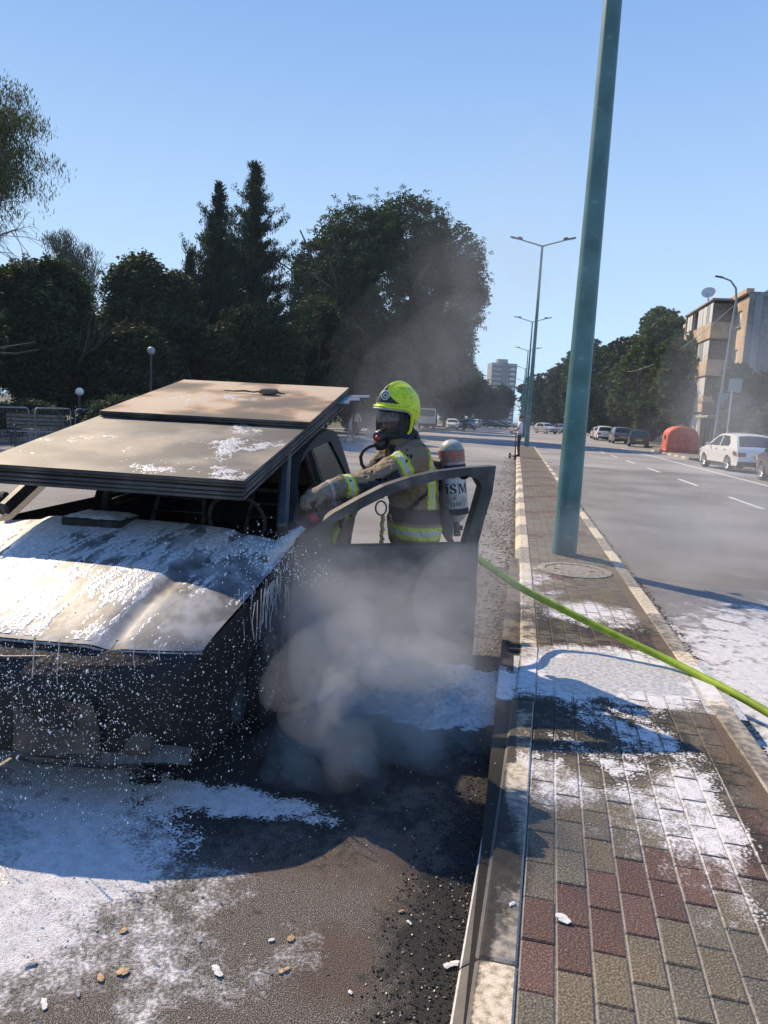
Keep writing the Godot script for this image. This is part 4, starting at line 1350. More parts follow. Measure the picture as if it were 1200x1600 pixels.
	for y in [0.34, 0.74]:
		dm.box(Vector3(-0.03, y, -0.02), Vector3(0.08, 0.07, 0.035), Basis.IDENTITY, 0.008)
	put(dm, "hinge", M.char, door)
	dm = MB.new()
	dm.lathe([Vector2(0.0, 0.03), Vector2(0.03, 0.022), Vector2(0.035, 0.0), Vector2(0.0, -0.01)], Transform3D(Basis.from_euler(Vector3(PI / 2, 0, 0)), Vector3(1.02, 1.295, -0.06)), 10)
	put(dm, "window_clip", M.char, door)

func boards() -> void:
	# tilted stack: plane through the front edge (z -2.87, y 1.315) rising to the rear
	var sl := atan(0.195)
	var yaw := 0.045
	var B := Basis.from_euler(Vector3(0, yaw, 0)) * Basis.from_euler(Vector3(sl, 0, 0))
	var g := "boards stacked on the roof of the burnt car"
	var names := ["lowest and most charred board of the stack on the car roof", "second board from the bottom of the stack on the car roof", "middle board of the stack on the car roof", "board just under the wet topmost long board on the car roof"]
	rng.seed = 5
	var cen := Vector3(-2.094, 1.512, -4.764)
	for k in 5:
		var th := 0.0195
		var off := Vector3(rng.randf_range(-0.012, 0.012), -0.0198 * (4 - k) - 0.0098, rng.randf_range(-0.012, 0.014))
		if k == 0:
			off.z += 0.01
		var m := MB.new()
		var w := 1.46
		var l := 2.72
		# top, with the dished warp of heated board
		var f := func(u: float, v: float) -> Vector3: return Vector3((u - 0.5) * w, th * 0.5 + 0.004 * sin(u * 9.0 + k) * v, (v - 0.5) * l)
		m.box(Vector3.ZERO, Vector3(w, th - 0.004, l), Basis.IDENTITY, 0.003)
		var top := k == 4
		var o := solo(m, "chipboard_panel", M.board_edge, "wet grey scorched board on the car roof, partly under the tan board" if top else names[k], "board", g, cen + B * off)
		o.basis = B
		if top:
			var s := MB.new()
			s.grid(40, 60, func(u: float, v: float) -> Vector3:
				return Vector3((u - 0.5) * (w - 0.006), th * 0.5 + 0.0006 + 0.0012 * (1.0 + noise.get_noise_3dv(Vector3(u * 3.0, v * 6.0, 1.0))), (v - 0.5) * (l - 0.006)), Vector3.UP)
			put(s, "wet_face", M.board_wet, o)
			var wf := MB.new()
			wf.grid(150, 150, func(u: float, v: float) -> Vector3:
				var x := (u - 0.5) * (w - 0.02)
				var z := -0.1 + v * (l * 0.5 + 0.09)
				var a := noise.get_noise_3dv(Vector3(x * 2.4, z * 2.4, 5.0)) + 0.5 * noise.get_noise_3dv(Vector3(x * 14.0, z * 9.0, 7.0)) + 0.35 * noise.get_noise_3dv(Vector3(x * 40.0, z * 34.0, 8.0))
				var am := -0.60 + 0.30 * exp(-pow((z - 1.30) / 0.10, 2.0)) * smoothstep(-0.2, 0.3, x) + 0.26 * exp(-(pow((x - 0.50) / 0.26, 2.0) + pow((z - 0.66) / 0.6, 2.0))) + 0.32 * exp(-pow((x - 0.5 + (1.0 - z) * 0.25) / 0.05, 2.0))
				return Vector3(x, th * 0.5 + 0.0022 + 0.006 * clampf(am + a * 0.9 + 0.5 * noise.get_noise_3dv(Vector3(x * 90.0, z * 80.0, 3.0)), -0.5, 0.5), minf(z, l * 0.5 - 0.006)), Vector3.UP)
			tag(put(wf, "foam_streak", M.foam, o), "white streaks of foam", "", "", "stuff")
	# two shorter tan boards laid on the rear half
	for k in 2:
		var m := MB.new()
		m.box(Vector3.ZERO, Vector3(1.46, 0.017, 1.49), Basis.from_euler(Vector3(0, 0.012 * k, 0)), 0.003)
		var o := solo(m, "chipboard_panel", M.board_edge, ["scorched board directly under the tan one on the car roof", "tan scorched board on top of the pile, a strap lying on it"][k], "board", g, cen + B * Vector3(0.012 * k + 0.01, 0.016 + k * 0.0195, -0.665 + 0.014 * k))
		o.basis = B
		if k == 1:
			var s := MB.new()
			s.grid(30, 30, func(u: float, v: float) -> Vector3:
				return Basis.from_euler(Vector3(0, 0.012, 0)) * Vector3((u - 0.5) * 1.454, 0.0091 + 0.001 * (1.0 + noise.get_noise_3dv(Vector3(u * 4.0, v * 4.0, 2.0))), (v - 0.5) * 1.484), Vector3.UP)
			put(s, "scorched_face", M.board_top, o)
			var wf := MB.new()
			wf.grid(90, 90, func(u: float, v: float) -> Vector3:
				var x := -0.5 + u * 0.75
				var z := -0.1 + v * 0.6
				var a := noise.get_noise_3dv(Vector3(x * 7.0, z * 5.0, 15.0)) + 0.6 * noise.get_noise_3dv(Vector3(x * 26.0, z * 20.0, 17.0))
				var am := -0.72 + 0.5 * exp(-(pow((x + 0.12) / 0.22, 2.0) + pow((z + 0.0) / 0.2, 2.0)))
				return Vector3(x, 0.0108 + 0.004 * clampf(am + a * 0.9, -0.5, 1.0), z), Vector3.UP)
			tag(put(wf, "foam_streak", M.foam, o), "white specks of foam", "", "", "stuff")
	# burnt pouch with its strap
	var ct := cen + B * Vector3(0.20, 0.056, -0.86)
	var t := thing("burnt_pouch", "small burnt pouch with a trailing strap on the tan board", "pouch", ct, 0.0)
	t.basis = B
	var m := MB.new()
	m.grid(14, 10, func(u: float, v: float) -> Vector3:
		var a := u * TAU
		var b := (v - 0.5) * PI
		var d := Vector3(cos(a) * cos(b), sin(b), sin(a) * cos(b))
		return Vector3(0, 0.016, 0) + Vector3(pow(absf(d.x), 0.6) * signf(d.x) * 0.075, maxf(-0.020, d.y * 0.026), pow(absf(d.z), 0.6) * signf(d.z) * 0.04) * (1.0 + 0.25 * noise.get_noise_3dv(d * 2.0)), Vector3.UP, true, Vector3(0, 0.015, 0))
	put(m, "bag", M.wood_slat, t)
	m = MB.new()
	m.tube([Vector3(-0.06, 0.012, 0.0), Vector3(-0.12, 0.006, 0.012), Vector3(-0.2, 0.008, -0.01), Vector3(-0.28, 0.005, 0.008), Vector3(-0.36, 0.005, 0.0)], [0.009, 0.006, 0.008, 0.006, 0.004], 5)
	m.tube([Vector3(0.06, 0.015, 0.0), Vector3(0.1, 0.008, 0.02), Vector3(0.135, 0.004, 0.01)], [0.01, 0.007, 0.004], 5)
	put(m, "strap", M.char, t)
	# corrugated scraps standing out beside the boards
	for k in 3:
		var c := MB.new()
		c.grid(24, 1, func(u: float, v: float) -> Vector3: return Vector3((v - 0.5) * 0.40, 0.008 * sin(u * TAU * 2.0), (u - 0.5) * 0.11), Vector3.UP)
		c.grid(24, 1, func(u: float, v: float) -> Vector3: return Vector3((v - 0.5) * 0.40, 0.008 * sin(u * TAU * 2.0) - 0.003, (u - 0.5) * 0.11), Vector3.DOWN)
		var z := -5.72 - k * 0.15
		var o := solo(c, "corrugated_sheet", M.galv, ["widest", "second", "narrowest"][k] + " of three grey corrugated strips sticking out beside the boards on the roof", "metal sheet", "corrugated strips beside the boards", Vector3(-1.51 + k * 0.05, 1.50 + 0.195 * (-4.764 - z), z))
		o.rotation = Vector3(atan(0.195), 0.12, 0.04)
	# block of charred wood under foam on the cowl
	var bt := thing("charred_block", "charred slab capped with white foam at the foot of the windscreen opening", "slab", Vector3(-2.205, 0.945, -3.68), 0.05)
	m = MB.new()
	m.box(Vector3(0, 0.01, 0), Vector3(0.34, 0.055, 0.24), Basis.IDENTITY, 0.012)
	put(m, "slab", M.char, bt)
	m = MB.new()
	m.grid(24, 16, func(u: float, v: float) -> Vector3:
		var e := minf(minf(u, 1 - u), minf(v, 1 - v))
		return Vector3((u - 0.5) * 0.33, 0.036 + 0.016 * smoothstep(0.0, 0.15, e) + 0.006 * noise.get_noise_3dv(Vector3(u * 5, v * 5, 3)), (v - 0.5) * 0.23), Vector3.UP)
	tag(put(m, "foam_cap", M.foam, bt), "white foam", "", "", "stuff")

# ---- bodies: tapered capsules joined by a smooth minimum, meshed as surface nets ----
func net(bones: Array, cell: float, blend: float, colour: Callable, wrinkle := 0.0, m: MB = null) -> MB:
	var lo := Vector3.ONE * 1e9
	var hi := -lo
	for b in bones:
		var r: float = maxf(b[2], b[3]) + blend + cell * 3.0
		for p: Vector3 in [b[0], b[1]]:
			lo = lo.min(p - Vector3.ONE * r)
			hi = hi.max(p + Vector3.ONE * r)
	var nx := int((hi.x - lo.x) / cell) + 2
	var ny := int((hi.y - lo.y) / cell) + 2
	var nz := int((hi.z - lo.z) / cell) + 2
	var F := PackedFloat32Array()
	F.resize(nx * ny * nz)
	F.fill(1.0)
	for b in bones:
		var A: Vector3 = b[0]
		var Bv: Vector3 = b[1]
		var ra: float = b[2]
		var rb: float = b[3]
		var sq: Vector3 = b[4] if b.size() > 4 else Vector3.ONE
		var kk: float = b[5] if b.size() > 5 else blend
		var r := maxf(ra, rb) + kk + cell * 2.5
		var l2 := A.min(Bv) - Vector3.ONE * r
		var h2 := A.max(Bv) + Vector3.ONE * r
		var i0 := maxi(0, int((l2.x - lo.x) / cell))
		var i1 := mini(nx - 1, int((h2.x - lo.x) / cell) + 1)
		var j0 := maxi(0, int((l2.y - lo.y) / cell))
		var j1 := mini(ny - 1, int((h2.y - lo.y) / cell) + 1)
		var k0 := maxi(0, int((l2.z - lo.z) / cell))
		var k1 := mini(nz - 1, int((h2.z - lo.z) / cell) + 1)
		var AB := Bv - A
		var il := 1.0 / maxf(AB.length_squared(), 1e-9)
		for k in range(k0, k1 + 1):
			for j in range(j0, j1 + 1):
				var row := (k * ny + j) * nx
				for i in range(i0, i1 + 1):
					var p := lo + Vector3(i, j, k) * cell
					var t := clampf((p - A).dot(AB) * il, 0.0, 1.0)
					var d := ((p - A - AB * t) / sq).length() - lerpf(ra, rb, t)
					var e := F[row + i]
					var h := maxf(kk - absf(d - e), 0.0) / kk
					F[row + i] = minf(d, e) - h * h * kk * 0.25
	if wrinkle > 0.0:
		noise.seed = 9
		noise.frequency = 1.0
		for k in nz:
			for j in ny:
				for i in nx:
					var q := (k * ny + j) * nx + i
					if absf(F[q]) < 0.05:
						var p := lo + Vector3(i, j, k) * cell
						F[q] += wrinkle * (noise.get_noise_3dv(p * Vector3(9, 13, 9)) + 0.6 * noise.get_noise_3dv(p * 24.0))
	if m == null:
		m = MB.new()
	m.colored = true
	var idx := {}
	var sx := 1
	var sy := nx
	var sz := nx * ny
	for k in nz - 1:
		for j in ny - 1:
			var row := (k * ny + j) * nx
			for i in nx - 1:
				var q := row + i
				var f0 := F[q]
				if f0 > cell * 2.0 or f0 < -cell * 2.0:
					continue
				var c := [f0, F[q + 1], F[q + sy], F[q + sy + 1], F[q + sz], F[q + sz + 1], F[q + sz + sy], F[q + sz + sy + 1]]
				var inside := 0
				for e: float in c:
					if e < 0.0:
						inside += 1
				if inside == 0 or inside == 8:
					continue
				var s := Vector3.ZERO
				var cnt := 0
				for e in [[0, 1], [2, 3], [4, 5], [6, 7], [0, 2], [1, 3], [4, 6], [5, 7], [0, 4], [1, 5], [2, 6], [3, 7]]:
					var a: float = c[e[0]]
					var b: float = c[e[1]]
					if (a < 0.0) != (b < 0.0):
						var t: float = a / (a - b)
						var pa := Vector3(e[0] & 1, (e[0] >> 1) & 1, (e[0] >> 2) & 1)
						var pb := Vector3(e[1] & 1, (e[1] >> 1) & 1, (e[1] >> 2) & 1)
						s += pa.lerp(pb, t)
						cnt += 1
				s /= cnt
				var p := lo + (Vector3(i, j, k) + s) * cell
				var g := Vector3((c[1] - c[0]) + (c[3] - c[2]) + (c[5] - c[4]) + (c[7] - c[6]), (c[2] - c[0]) + (c[3] - c[1]) + (c[6] - c[4]) + (c[7] - c[5]), (c[4] - c[0]) + (c[5] - c[1]) + (c[6] - c[2]) + (c[7] - c[3])).normalized()
				idx[q] = m.vert(p, g, Vector2(p.x, p.y), colour.call(p, g))
	for q: int in idx:
		var f := F[q]
		for e in [[sx, sy, sz], [sy, sz, sx], [sz, sx, sy]]:
			if (f < 0.0) != (F[q + e[0]] < 0.0):
				var a: int = q
				var b: int = q - e[1]
				var c: int = q - e[1] - e[2]
				var d: int = q - e[2]
				if idx.has(b) and idx.has(c) and idx.has(d):
					m.quad(idx[a], idx[b], idx[c], idx[d])
	return m

func person(called: String, label: String, at: Vector3, turn: float, hgt: float, shirt: Color, legs: Color, pose: Dictionary) -> Node3D:
	var t := thing(called, label, "person", at, turn)
	t.scale = Vector3.ONE * hgt / 1.75
	var skin := Color(0.38, 0.22, 0.15)
	var la: Array = pose.get("la", [Vector3(0.30, 1.12, 0.02), Vector3(0.29, 0.86, 0.08)])
	var rb: Array = pose.get("ra", [Vector3(-0.30, 1.12, 0.02), Vector3(-0.29, 0.86, 0.08)])
	var lf: Array = pose.get("lf", [Vector3(0.11, 0.48, 0.02), Vector3(0.12, 0.08, -0.02)])
	var rf: Array = pose.get("rf", [Vector3(-0.11, 0.48, 0.02), Vector3(-0.12, 0.08, -0.02)])
	var bones := [
		[Vector3(0, 0.95, 0), Vector3(0, 1.12, 0), 0.135, 0.12, Vector3(1.15, 1, 0.85)], [Vector3(0, 1.12, 0), Vector3(0, 1.34, 0), 0.125, 0.145, Vector3(1.2, 1, 0.8)],
		[Vector3(-0.15, 1.39, 0), Vector3(0.15, 1.39, 0), 0.072, 0.072], [Vector3(0, 1.40, 0), Vector3(0, 1.53, 0.015), 0.06, 0.052],
		[Vector3(0, 1.60, 0.015), Vector3(0, 1.66, 0.0), 0.075, 0.095, Vector3(0.88, 1, 1)],
		[Vector3(0.19, 1.38, 0), la[0], 0.058, 0.045], [la[0], la[1], 0.045, 0.032], [la[1], la[1] + (la[1] - la[0]).normalized() * 0.1, 0.034, 0.026],
		[Vector3(-0.19, 1.38, 0), rb[0], 0.058, 0.045], [rb[0], rb[1], 0.045, 0.032], [rb[1], rb[1] + (rb[1] - rb[0]).normalized() * 0.1, 0.034, 0.026],
		[Vector3(0.09, 0.92, 0), lf[0], 0.092, 0.065], [lf[0], lf[1], 0.062, 0.045], [lf[1] + Vector3(0, -0.04, -0.02), lf[1] + Vector3(0.015, -0.045, 0.15), 0.04, 0.032],
		[Vector3(-0.09, 0.92, 0), rf[0], 0.092, 0.065], [rf[0], rf[1], 0.062, 0.045], [rf[1] + Vector3(0, -0.04, -0.02), rf[1] + Vector3(-0.015, -0.045, 0.15), 0.04, 0.032]]
	var longs: bool = pose.get("long_sleeves", false)
	var m := net(bones, 0.022, 0.045, func(p: Vector3, _g: Vector3) -> Color:
		if p.y > 1.49:
			return skin
		if p.y < 0.09:
			return Color(0.03, 0.03, 0.03)
		var arm := minf(minf((p - la[0]).length(), (p - la[1]).length()), minf((p - rb[0]).length(), (p - rb[1]).length()))
		if arm < 0.13 and absf(p.x) > 0.19 and not longs:
			return skin
		return shirt if p.y > 0.93 else legs)
	put(m, "body", M.cloth, t)
	var h := MB.new()
	h.grid(14, 8, func(u: float, v: float) -> Vector3:
		var a := u * TAU
		var b := v * PI * 0.55
		var d := Vector3(sin(b) * cos(a), cos(b), sin(b) * sin(a))
		return Vector3(0, 1.665, -0.012) + d * Vector3(0.098, 0.108, 0.112 if d.z < 0 else 0.098), Vector3.UP, true, Vector3(0, 1.66, 0))
	put(h, "hair", M.black_rubber if not pose.has("hair") else mat(pose.hair, 0.8), t)
	return t

func bystanders() -> void:
	person("person", "person in a pale shirt and dark trousers walking on the park side pavement", Vector3(-10.0, 0.12, -46.0), PI - 0.3, 1.74, Color(0.50, 0.47, 0.40), Color(0.03, 0.035, 0.05), {"lf": [Vector3(0.11, 0.48, 0.10), Vector3(0.11, 0.09, 0.14)], "rf": [Vector3(-0.11, 0.48, -0.06), Vector3(-0.11, 0.10, -0.24)], "long_sleeves": true, "la": [Vector3(0.33, 1.14, 0.02), Vector3(0.38, 0.9, 0.1)]})
	person("person", "small person in grey crossing the sunlit road by the park", Vector3(-8.7, 0.0, -38.6), PI * 0.5, 1.36, Color(0.26, 0.27, 0.28), Color(0.16, 0.16, 0.17), {"lf": [Vector3(0.11, 0.49, 0.16), Vector3(0.11, 0.09, 0.28)], "rf": [Vector3(-0.11, 0.48, -0.1), Vector3(-0.11, 0.11, -0.32)]})
	person("person", "person in a white shirt standing on the median beside a kick scooter", Vector3(0.18, 0.125, -32.3), -PI * 0.5, 1.76, Color(0.62, 0.64, 0.68), Color(0.025, 0.027, 0.035), {"la": [Vector3(0.27, 1.14, 0.12), Vector3(0.24, 1.06, 0.36)], "ra": [Vector3(-0.27, 1.14, 0.12), Vector3(-0.22, 1.06, 0.36)]})
	person("person", "person in dark clothes standing beside the bus shelter", Vector3(12.9, 0.12, -48.6), PI, 1.78, Color(0.035, 0.04, 0.055), Color(0.03, 0.03, 0.035), {"long_sleeves": true})
	person("person", "person in a light robe standing in front of the parked lorry", Vector3(-9.2, 0.0, -68.0), 0.4, 1.72, Color(0.34, 0.34, 0.33), Color(0.30, 0.30, 0.29), {"long_sleeves": true})
	person("person", "person in dark clothes beside the far white hatchback", Vector3(-6.6, 0.0, -96.0), 2.4, 1.75, Color(0.06, 0.06, 0.08), Color(0.03, 0.03, 0.04), {"long_sleeves": true})
	# kick scooter held by the person on the median
	var t := thing("kick_scooter", "black electric kick scooter standing in the gutter at the median", "scooter", Vector3(-0.02, 0.0, -32.1), 0.25)
	var m := MB.new()
	m.box(Vector3(0, 0.14, -0.15), Vector3(0.16, 0.05, 0.75), Basis.IDENTITY, 0.015)
	put(m, "deck", M.black_plastic, t)
	m = MB.new()
	m.tube([Vector3(0, 0.16, 0.25), Vector3(0, 0.3, 0.30), Vector3(0, 1.12, 0.18)], [0.03, 0.028, 0.024], 8)
	put(m, "stem", M.black_plastic, t)
	m = MB.new()
	m.tube([Vector3(-0.25, 1.12, 0.18), Vector3(0.25, 1.12, 0.18)], [0.02], 6)
	put(m, "handlebar", M.black_plastic, t)
	var W := wheel_meshes(0.125, 0.06)
	for z: float in [0.34, -0.6]:
		var w := put(W[0], "wheel", M.black_rubber, t)
		w.position = Vector3(0, 0.125, z)
		put(W[1], "rim", M.dark_metal, w)

func firefighter() -> void:
	var O := Vector3(-0.65, 0, -4.75)
	var t := thing("person", "firefighter in tan turnout gear and lime helmet leaning over the open car door", "person", O)
	var P := func(x: float, y: float, z: float) -> Vector3: return Vector3(x, y, z) - O
	var shL: Vector3 = P.call(-0.610, 1.345, -4.585)
	var elL: Vector3 = P.call(-0.845, 1.195, -4.38)
	var wrL: Vector3 = P.call(-1.012, 1.168, -4.20)
	var shR: Vector3 = P.call(-0.80, 1.355, -4.90)
	var elR: Vector3 = P.call(-0.99, 1.08, -4.62)
	var wrR: Vector3 = P.call(-0.965, 1.035, -4.30)
	var pel: Vector3 = P.call(-0.615, 0.90, -4.80)
	var che: Vector3 = P.call(-0.645, 1.24, -4.765)
	var nck: Vector3 = P.call(-0.715, 1.43, -4.745)
	var hed: Vector3 = P.call(-0.755, 1.575, -4.73)
	var fw := Vector3(-0.90, 0, 0.44).normalized()
	var lf := Vector3(0.44, 0, 0.90).normalized()
	var hf := Vector3(-0.58, -0.09, 0.81).normalized()
	var hipL := pel + lf * 0.10 + Vector3(0, -0.04, 0)
	var hipR := pel - lf * 0.10 + Vector3(0, -0.04, 0)
	var knL := hipL + Vector3(0, -0.40, 0) + fw * 0.06 + lf * 0.02
	var knR := hipR + Vector3(0, -0.40, 0) - fw * 0.02 - lf * 0.03
	var anL := knL + Vector3(0, -0.37, 0) - fw * 0.02
	var anR := knR + Vector3(0, -0.37, 0) - fw * 0.06
	var bones := [
		[pel - lf * 0.09, pel + lf * 0.09, 0.135, 0.135], [pel, che, 0.165, 0.16, Vector3.ONE, 0.09],
		[pel + Vector3(0, 0.10, 0) - lf * 0.07, che - lf * 0.09, 0.13, 0.13], [pel + Vector3(0, 0.10, 0) + lf * 0.07, che + lf * 0.09, 0.13, 0.13],
		[shL - lf * 0.05, shR + lf * 0.05, 0.105, 0.105], [che, nck, 0.14, 0.115], [nck, hed - Vector3(0, 0.08, 0), 0.105, 0.092],
		[hed, hed + Vector3(0, 0.06, 0), 0.095, 0.105],
		[shL, elL, 0.104, 0.086, Vector3.ONE, 0.06], [elL, elL.lerp(wrL, 0.6), 0.084, 0.071, Vector3.ONE, 0.03], [elL.lerp(wrL, 0.6), wrL, 0.066, 0.058, Vector3.ONE, 0.03],
		[shR, elR, 0.092, 0.078], [elR, wrR, 0.075, 0.056, Vector3.ONE, 0.03],
		[hipL, knL, 0.125, 0.095], [knL, anL, 0.09, 0.085], [hipR, knR, 0.125, 0.095], [knR, anR, 0.09, 0.085],
		[anL + Vector3(0, -0.01, 0) - fw * 0.03, anL + Vector3(0, -0.025, 0) + fw * 0.17, 0.065, 0.055], [anR + Vector3(0, -0.01, 0) - fw * 0.03, anR + Vector3(0, -0.025, 0) + fw * 0.17, 0.065, 0.055],
		# folds bunched on the sleeve and at the cuff
		[elL.lerp(shL, 0.30) + Vector3(0, 0.045, 0) - lf * 0.03, elL.lerp(shL, 0.34) + Vector3(0, 0.02, 0.05), 0.045, 0.04, Vector3.ONE, 0.018],
		[elL.lerp(wrL, 0.15) + Vector3(0, 0.04, -0.02), elL.lerp(wrL, 0.2) + Vector3(0, 0.0, 0.05), 0.036, 0.04, Vector3.ONE, 0.016],
		[wrL.lerp(elL, 0.16) + Vector3(0, 0.022, 0), wrL.lerp(elL, 0.16) - Vector3(0, 0.02, 0), 0.056, 0.056, Vector3.ONE, 0.014]]
	var tan := Color(0.215, 0.155, 0.088)
	var tan2 := Color(0.17, 0.12, 0.066)
	var lime := Color(0.50, 0.60, 0.02)
	var silver := Color(0.46, 0.47, 0.46)
	var black := Color(0.018, 0.018, 0.02)
	var ua := elL - shL
	var fa := wrL - elL
	var colour := func(p: Vector3, g: Vector3) -> Color:
		var y := p.y
		if y < 0.20:
			return black
		# left arm
		var tu := clampf((p - shL).dot(ua) / ua.length_squared(), 0.0, 1.4)
		var du := (p - shL - ua * clampf(tu, 0, 1)).length()
		var tf := clampf((p - elL).dot(fa) / fa.length_squared(), 0.0, 1.0)
		var df := (p - elL - fa * tf).length()
		if df < 0.11 and tf > 0.02 and tf <= 1.0 and df < du:
			var w := tf * fa.length()
			if w > 0.150 and w < 0.205:
				return silver if w > 0.167 and w < 0.187 else lime
			var rf2 := (p - elL - fa * tf).normalized()
			if w < 0.135 and rf2.y < 0.35 and rf2.z > -0.2:
				return black
			return tan
		if du < 0.125 and tu > 0.05:
			var w := tu * ua.length()
			if w > 0.085 and w < 0.155 and tu > 0.1:
				return silver if w > 0.105 and w < 0.135 else lime
			var ru := (p - shL - ua * clampf(tu, 0, 1)).normalized()
			if tu > 0.52 and ru.y < 0.3 and ru.z > -0.2:
				return black
			return tan
		# neck hood and collar
		if y > 1.43:
			return black if y > 1.47 else tan2
		# belt, hem band
		if y > 0.935 and y < 1.035:
			return black
		if y > 0.835 and y < 0.915:
			return silver if y > 0.86 and y < 0.89 else lime
		# shoulder harness and the two bands down the back
		var s := (p - che).dot(lf)
		var f := (p - che).dot(fw)
		if absf(s - 0.075) < 0.026 and y > 1.30:
			return black
		if absf(s + 0.09) < 0.03:
			return black if y > 1.03 else tan
		if f < 0.03 and y > 1.03:
			var b := absf(f + 0.085 - (y - 1.1) * 0.10)
			if s > 0.02 and b < 0.032:
				return silver if b < 0.011 else lime
		if absf((y - 1.04) - (-(f + 0.02)) * 1.1 - 0.08) < 0.020 and s > 0.05 and f < 0.12:
			return black
		if y < 0.5 and y > 0.40:
			return silver if y > 0.435 and y < 0.465 else lime
		return tan
	put(net(bones, 0.0105, 0.05, colour, 0.013), "turnout_suit", M.gear, t)
	# gloves with five fingers each, closed on the nozzle
	var gcol := func(p: Vector3, g: Vector3) -> Color:
		var k := 0.5 + noise.get_noise_3dv(p * 45.0)
		return Color(0.13, 0.108, 0.078).lerp(Color(0.24, 0.205, 0.15), clampf(k, 0.0, 1.0))
	for side in 2:
		var w: Vector3 = wrL if side == 0 else wrR
		var axis := (P.call(-1.14, 0.96, -4.02) - P.call(-0.96, 1.06, -4.16)) as Vector3
		axis = axis.normalized()
		var palm: Vector3 = P.call(-1.102, 1.140, -4.13) if side == 0 else P.call(-0.96, 1.06, -4.25)
		var along := (palm - w).normalized()
		var across := Vector3.UP.cross(along).normalized()   # towards the body's left
		var gb := [[w.lerp(palm, 0.05), w.lerp(palm, 0.55), 0.066, 0.056], [w.lerp(palm, 0.5), palm + along * 0.03, 0.052, 0.045, Vector3(1.0, 0.85, 1.0)]]
		for s in [-1.0, 1.0]:
			gb.append([w.lerp(palm, 0.6) + across * 0.018 * s, palm + along * 0.035 + across * 0.030 * s, 0.036, 0.030])
		for k in 4:
			var o := across * (0.040 - k * 0.027)
			var len: float = [0.92, 1.05, 1.0, 0.8][k]
			var a := palm + along * (0.048 - absf(k - 1.2) * 0.004) + o
			var b := a + (along * 0.040 - Vector3(0, 0.016, 0)) * len
			var c := b + (along * 0.006 - Vector3(0, 0.034, 0)) * len
			var d := c - (along * 0.020 + Vector3(0, 0.014, 0)) * len
			gb.append([a - along * 0.02, b, 0.018, 0.0165, Vector3.ONE, 0.008])
			gb.append([b, c, 0.0165, 0.015, Vector3.ONE, 0.006])
			gb.append([c, d, 0.015, 0.013, Vector3.ONE, 0.006])
		var th := palm + across * 0.045 - Vector3(0, 0.012, 0) - along * 0.02
		var th2 := th + along * 0.032 - Vector3(0, 0.03, 0) + across * 0.006
		gb.append([palm - along * 0.03 + across * 0.025, th, 0.020, 0.016, Vector3.ONE, 0.01])
		gb.append([th, th2, 0.016, 0.0135, Vector3.ONE, 0.008])
		gb.append([th2, th2 + along * 0.014 - Vector3(0, 0.018, 0) - across * 0.012, 0.0135, 0.011, Vector3.ONE, 0.006])
		var gm := net(gb, 0.0048, 0.014, gcol, 0.0015)
		put(gm, "glove", M.gear, t)
		var cu := MB.new()
		cu.tube([w.lerp(palm, 0.30), w.lerp(palm, 0.46)], [0.066, 0.060], 16, false)
		put(cu, "glove_strap", M.glove_strap, t)
	# head: face behind the mask
	var up := Vector3(0.05, 1, 0.0).normalized()
	var hb := Basis(up.cross(hf), up, hf).orthonormalized()   # x left, y up, z forward
	var hc := hed + Vector3(0, 0.03, 0)
	var face := net([[Vector3(0, 0.01, 0.0), Vector3(0, -0.02, 0.02), 0.088, 0.082], [Vector3(0, -0.06, 0.04), Vector3(0, -0.085, 0.045), 0.055, 0.045], [Vector3(0, 0.0, 0.098), Vector3(0, -0.035, 0.118), 0.010, 0.016, Vector3.ONE, 0.015], [Vector3(-0.02, -0.068, 0.098), Vector3(0.02, -0.068, 0.098), 0.010, 0.010, Vector3.ONE, 0.01], [Vector3(-0.045, 0.02, 0.085), Vector3(0.045, 0.02, 0.085), 0.012, 0.012, Vector3.ONE, 0.015], [Vector3(0.087, -0.02, -0.005), Vector3(0.09, 0.015, -0.012), 0.012, 0.014, Vector3(0.5, 1, 1), 0.01], [Vector3(-0.087, -0.02, -0.005), Vector3(-0.09, 0.015, -0.012), 0.012, 0.014, Vector3(0.5, 1, 1), 0.01]], 0.005, 0.03, func(p: Vector3, _g: Vector3) -> Color:
		for s in [-0.033, 0.033]:
			if (p - Vector3(s, 0.002, 0.095)).length() < 0.016:
				return Color(0.6, 0.58, 0.55) if (p - Vector3(s, 0.002, 0.1)).length() > 0.009 else Color(0.02, 0.015, 0.01)
		if absf(p.y + 0.068) < 0.008 and absf(p.x) < 0.024 and p.z > 0.09:
			return Color(0.30, 0.12, 0.10)
		return Color(0.40, 0.24, 0.165) if p.z > 0.03 else Color(0.02, 0.02, 0.022))
	var fo := put(face, "face", M.cloth, t)
	fo.transform = Transform3D(hb, hc)
	helmet(t, Transform3D(hb, hc))
	mask(t, Transform3D(hb, hc))
	# belt fittings: snap ring with a rope, valve on the waist
	var rp := MB.new()
	var c0: Vector3 = P.call(-0.80, 1.03, -4.56)
	var ring := []
	for k in 17:
		var a := TAU * k / 16.0
		ring.append(c0 + Vector3(cos(a) * 0.035, sin(a) * 0.045, 0.01))
	rp.tube(ring, [0.006], 6, false)
	put(rp, "snap_ring", M.dark_metal, t)
	rp = MB.new()
	for k in 9:
		var q := c0 + Vector3(0.004 * sin(k * 2.0) + 0.015, -0.055 - k * 0.02, 0.012 + 0.004 * cos(k * 2.0))
		rp.lathe([Vector2(0.0, -0.013), Vector2(0.014, -0.006), Vector2(0.016, 0.0), Vector2(0.014, 0.006), Vector2(0.0, 0.013)], Transform3D(Basis.from_euler(Vector3(0.4, k * 0.5, 0.4)), q), 8)
	put(rp, "rope_loop", M.rope, t)
	rp = MB.new()
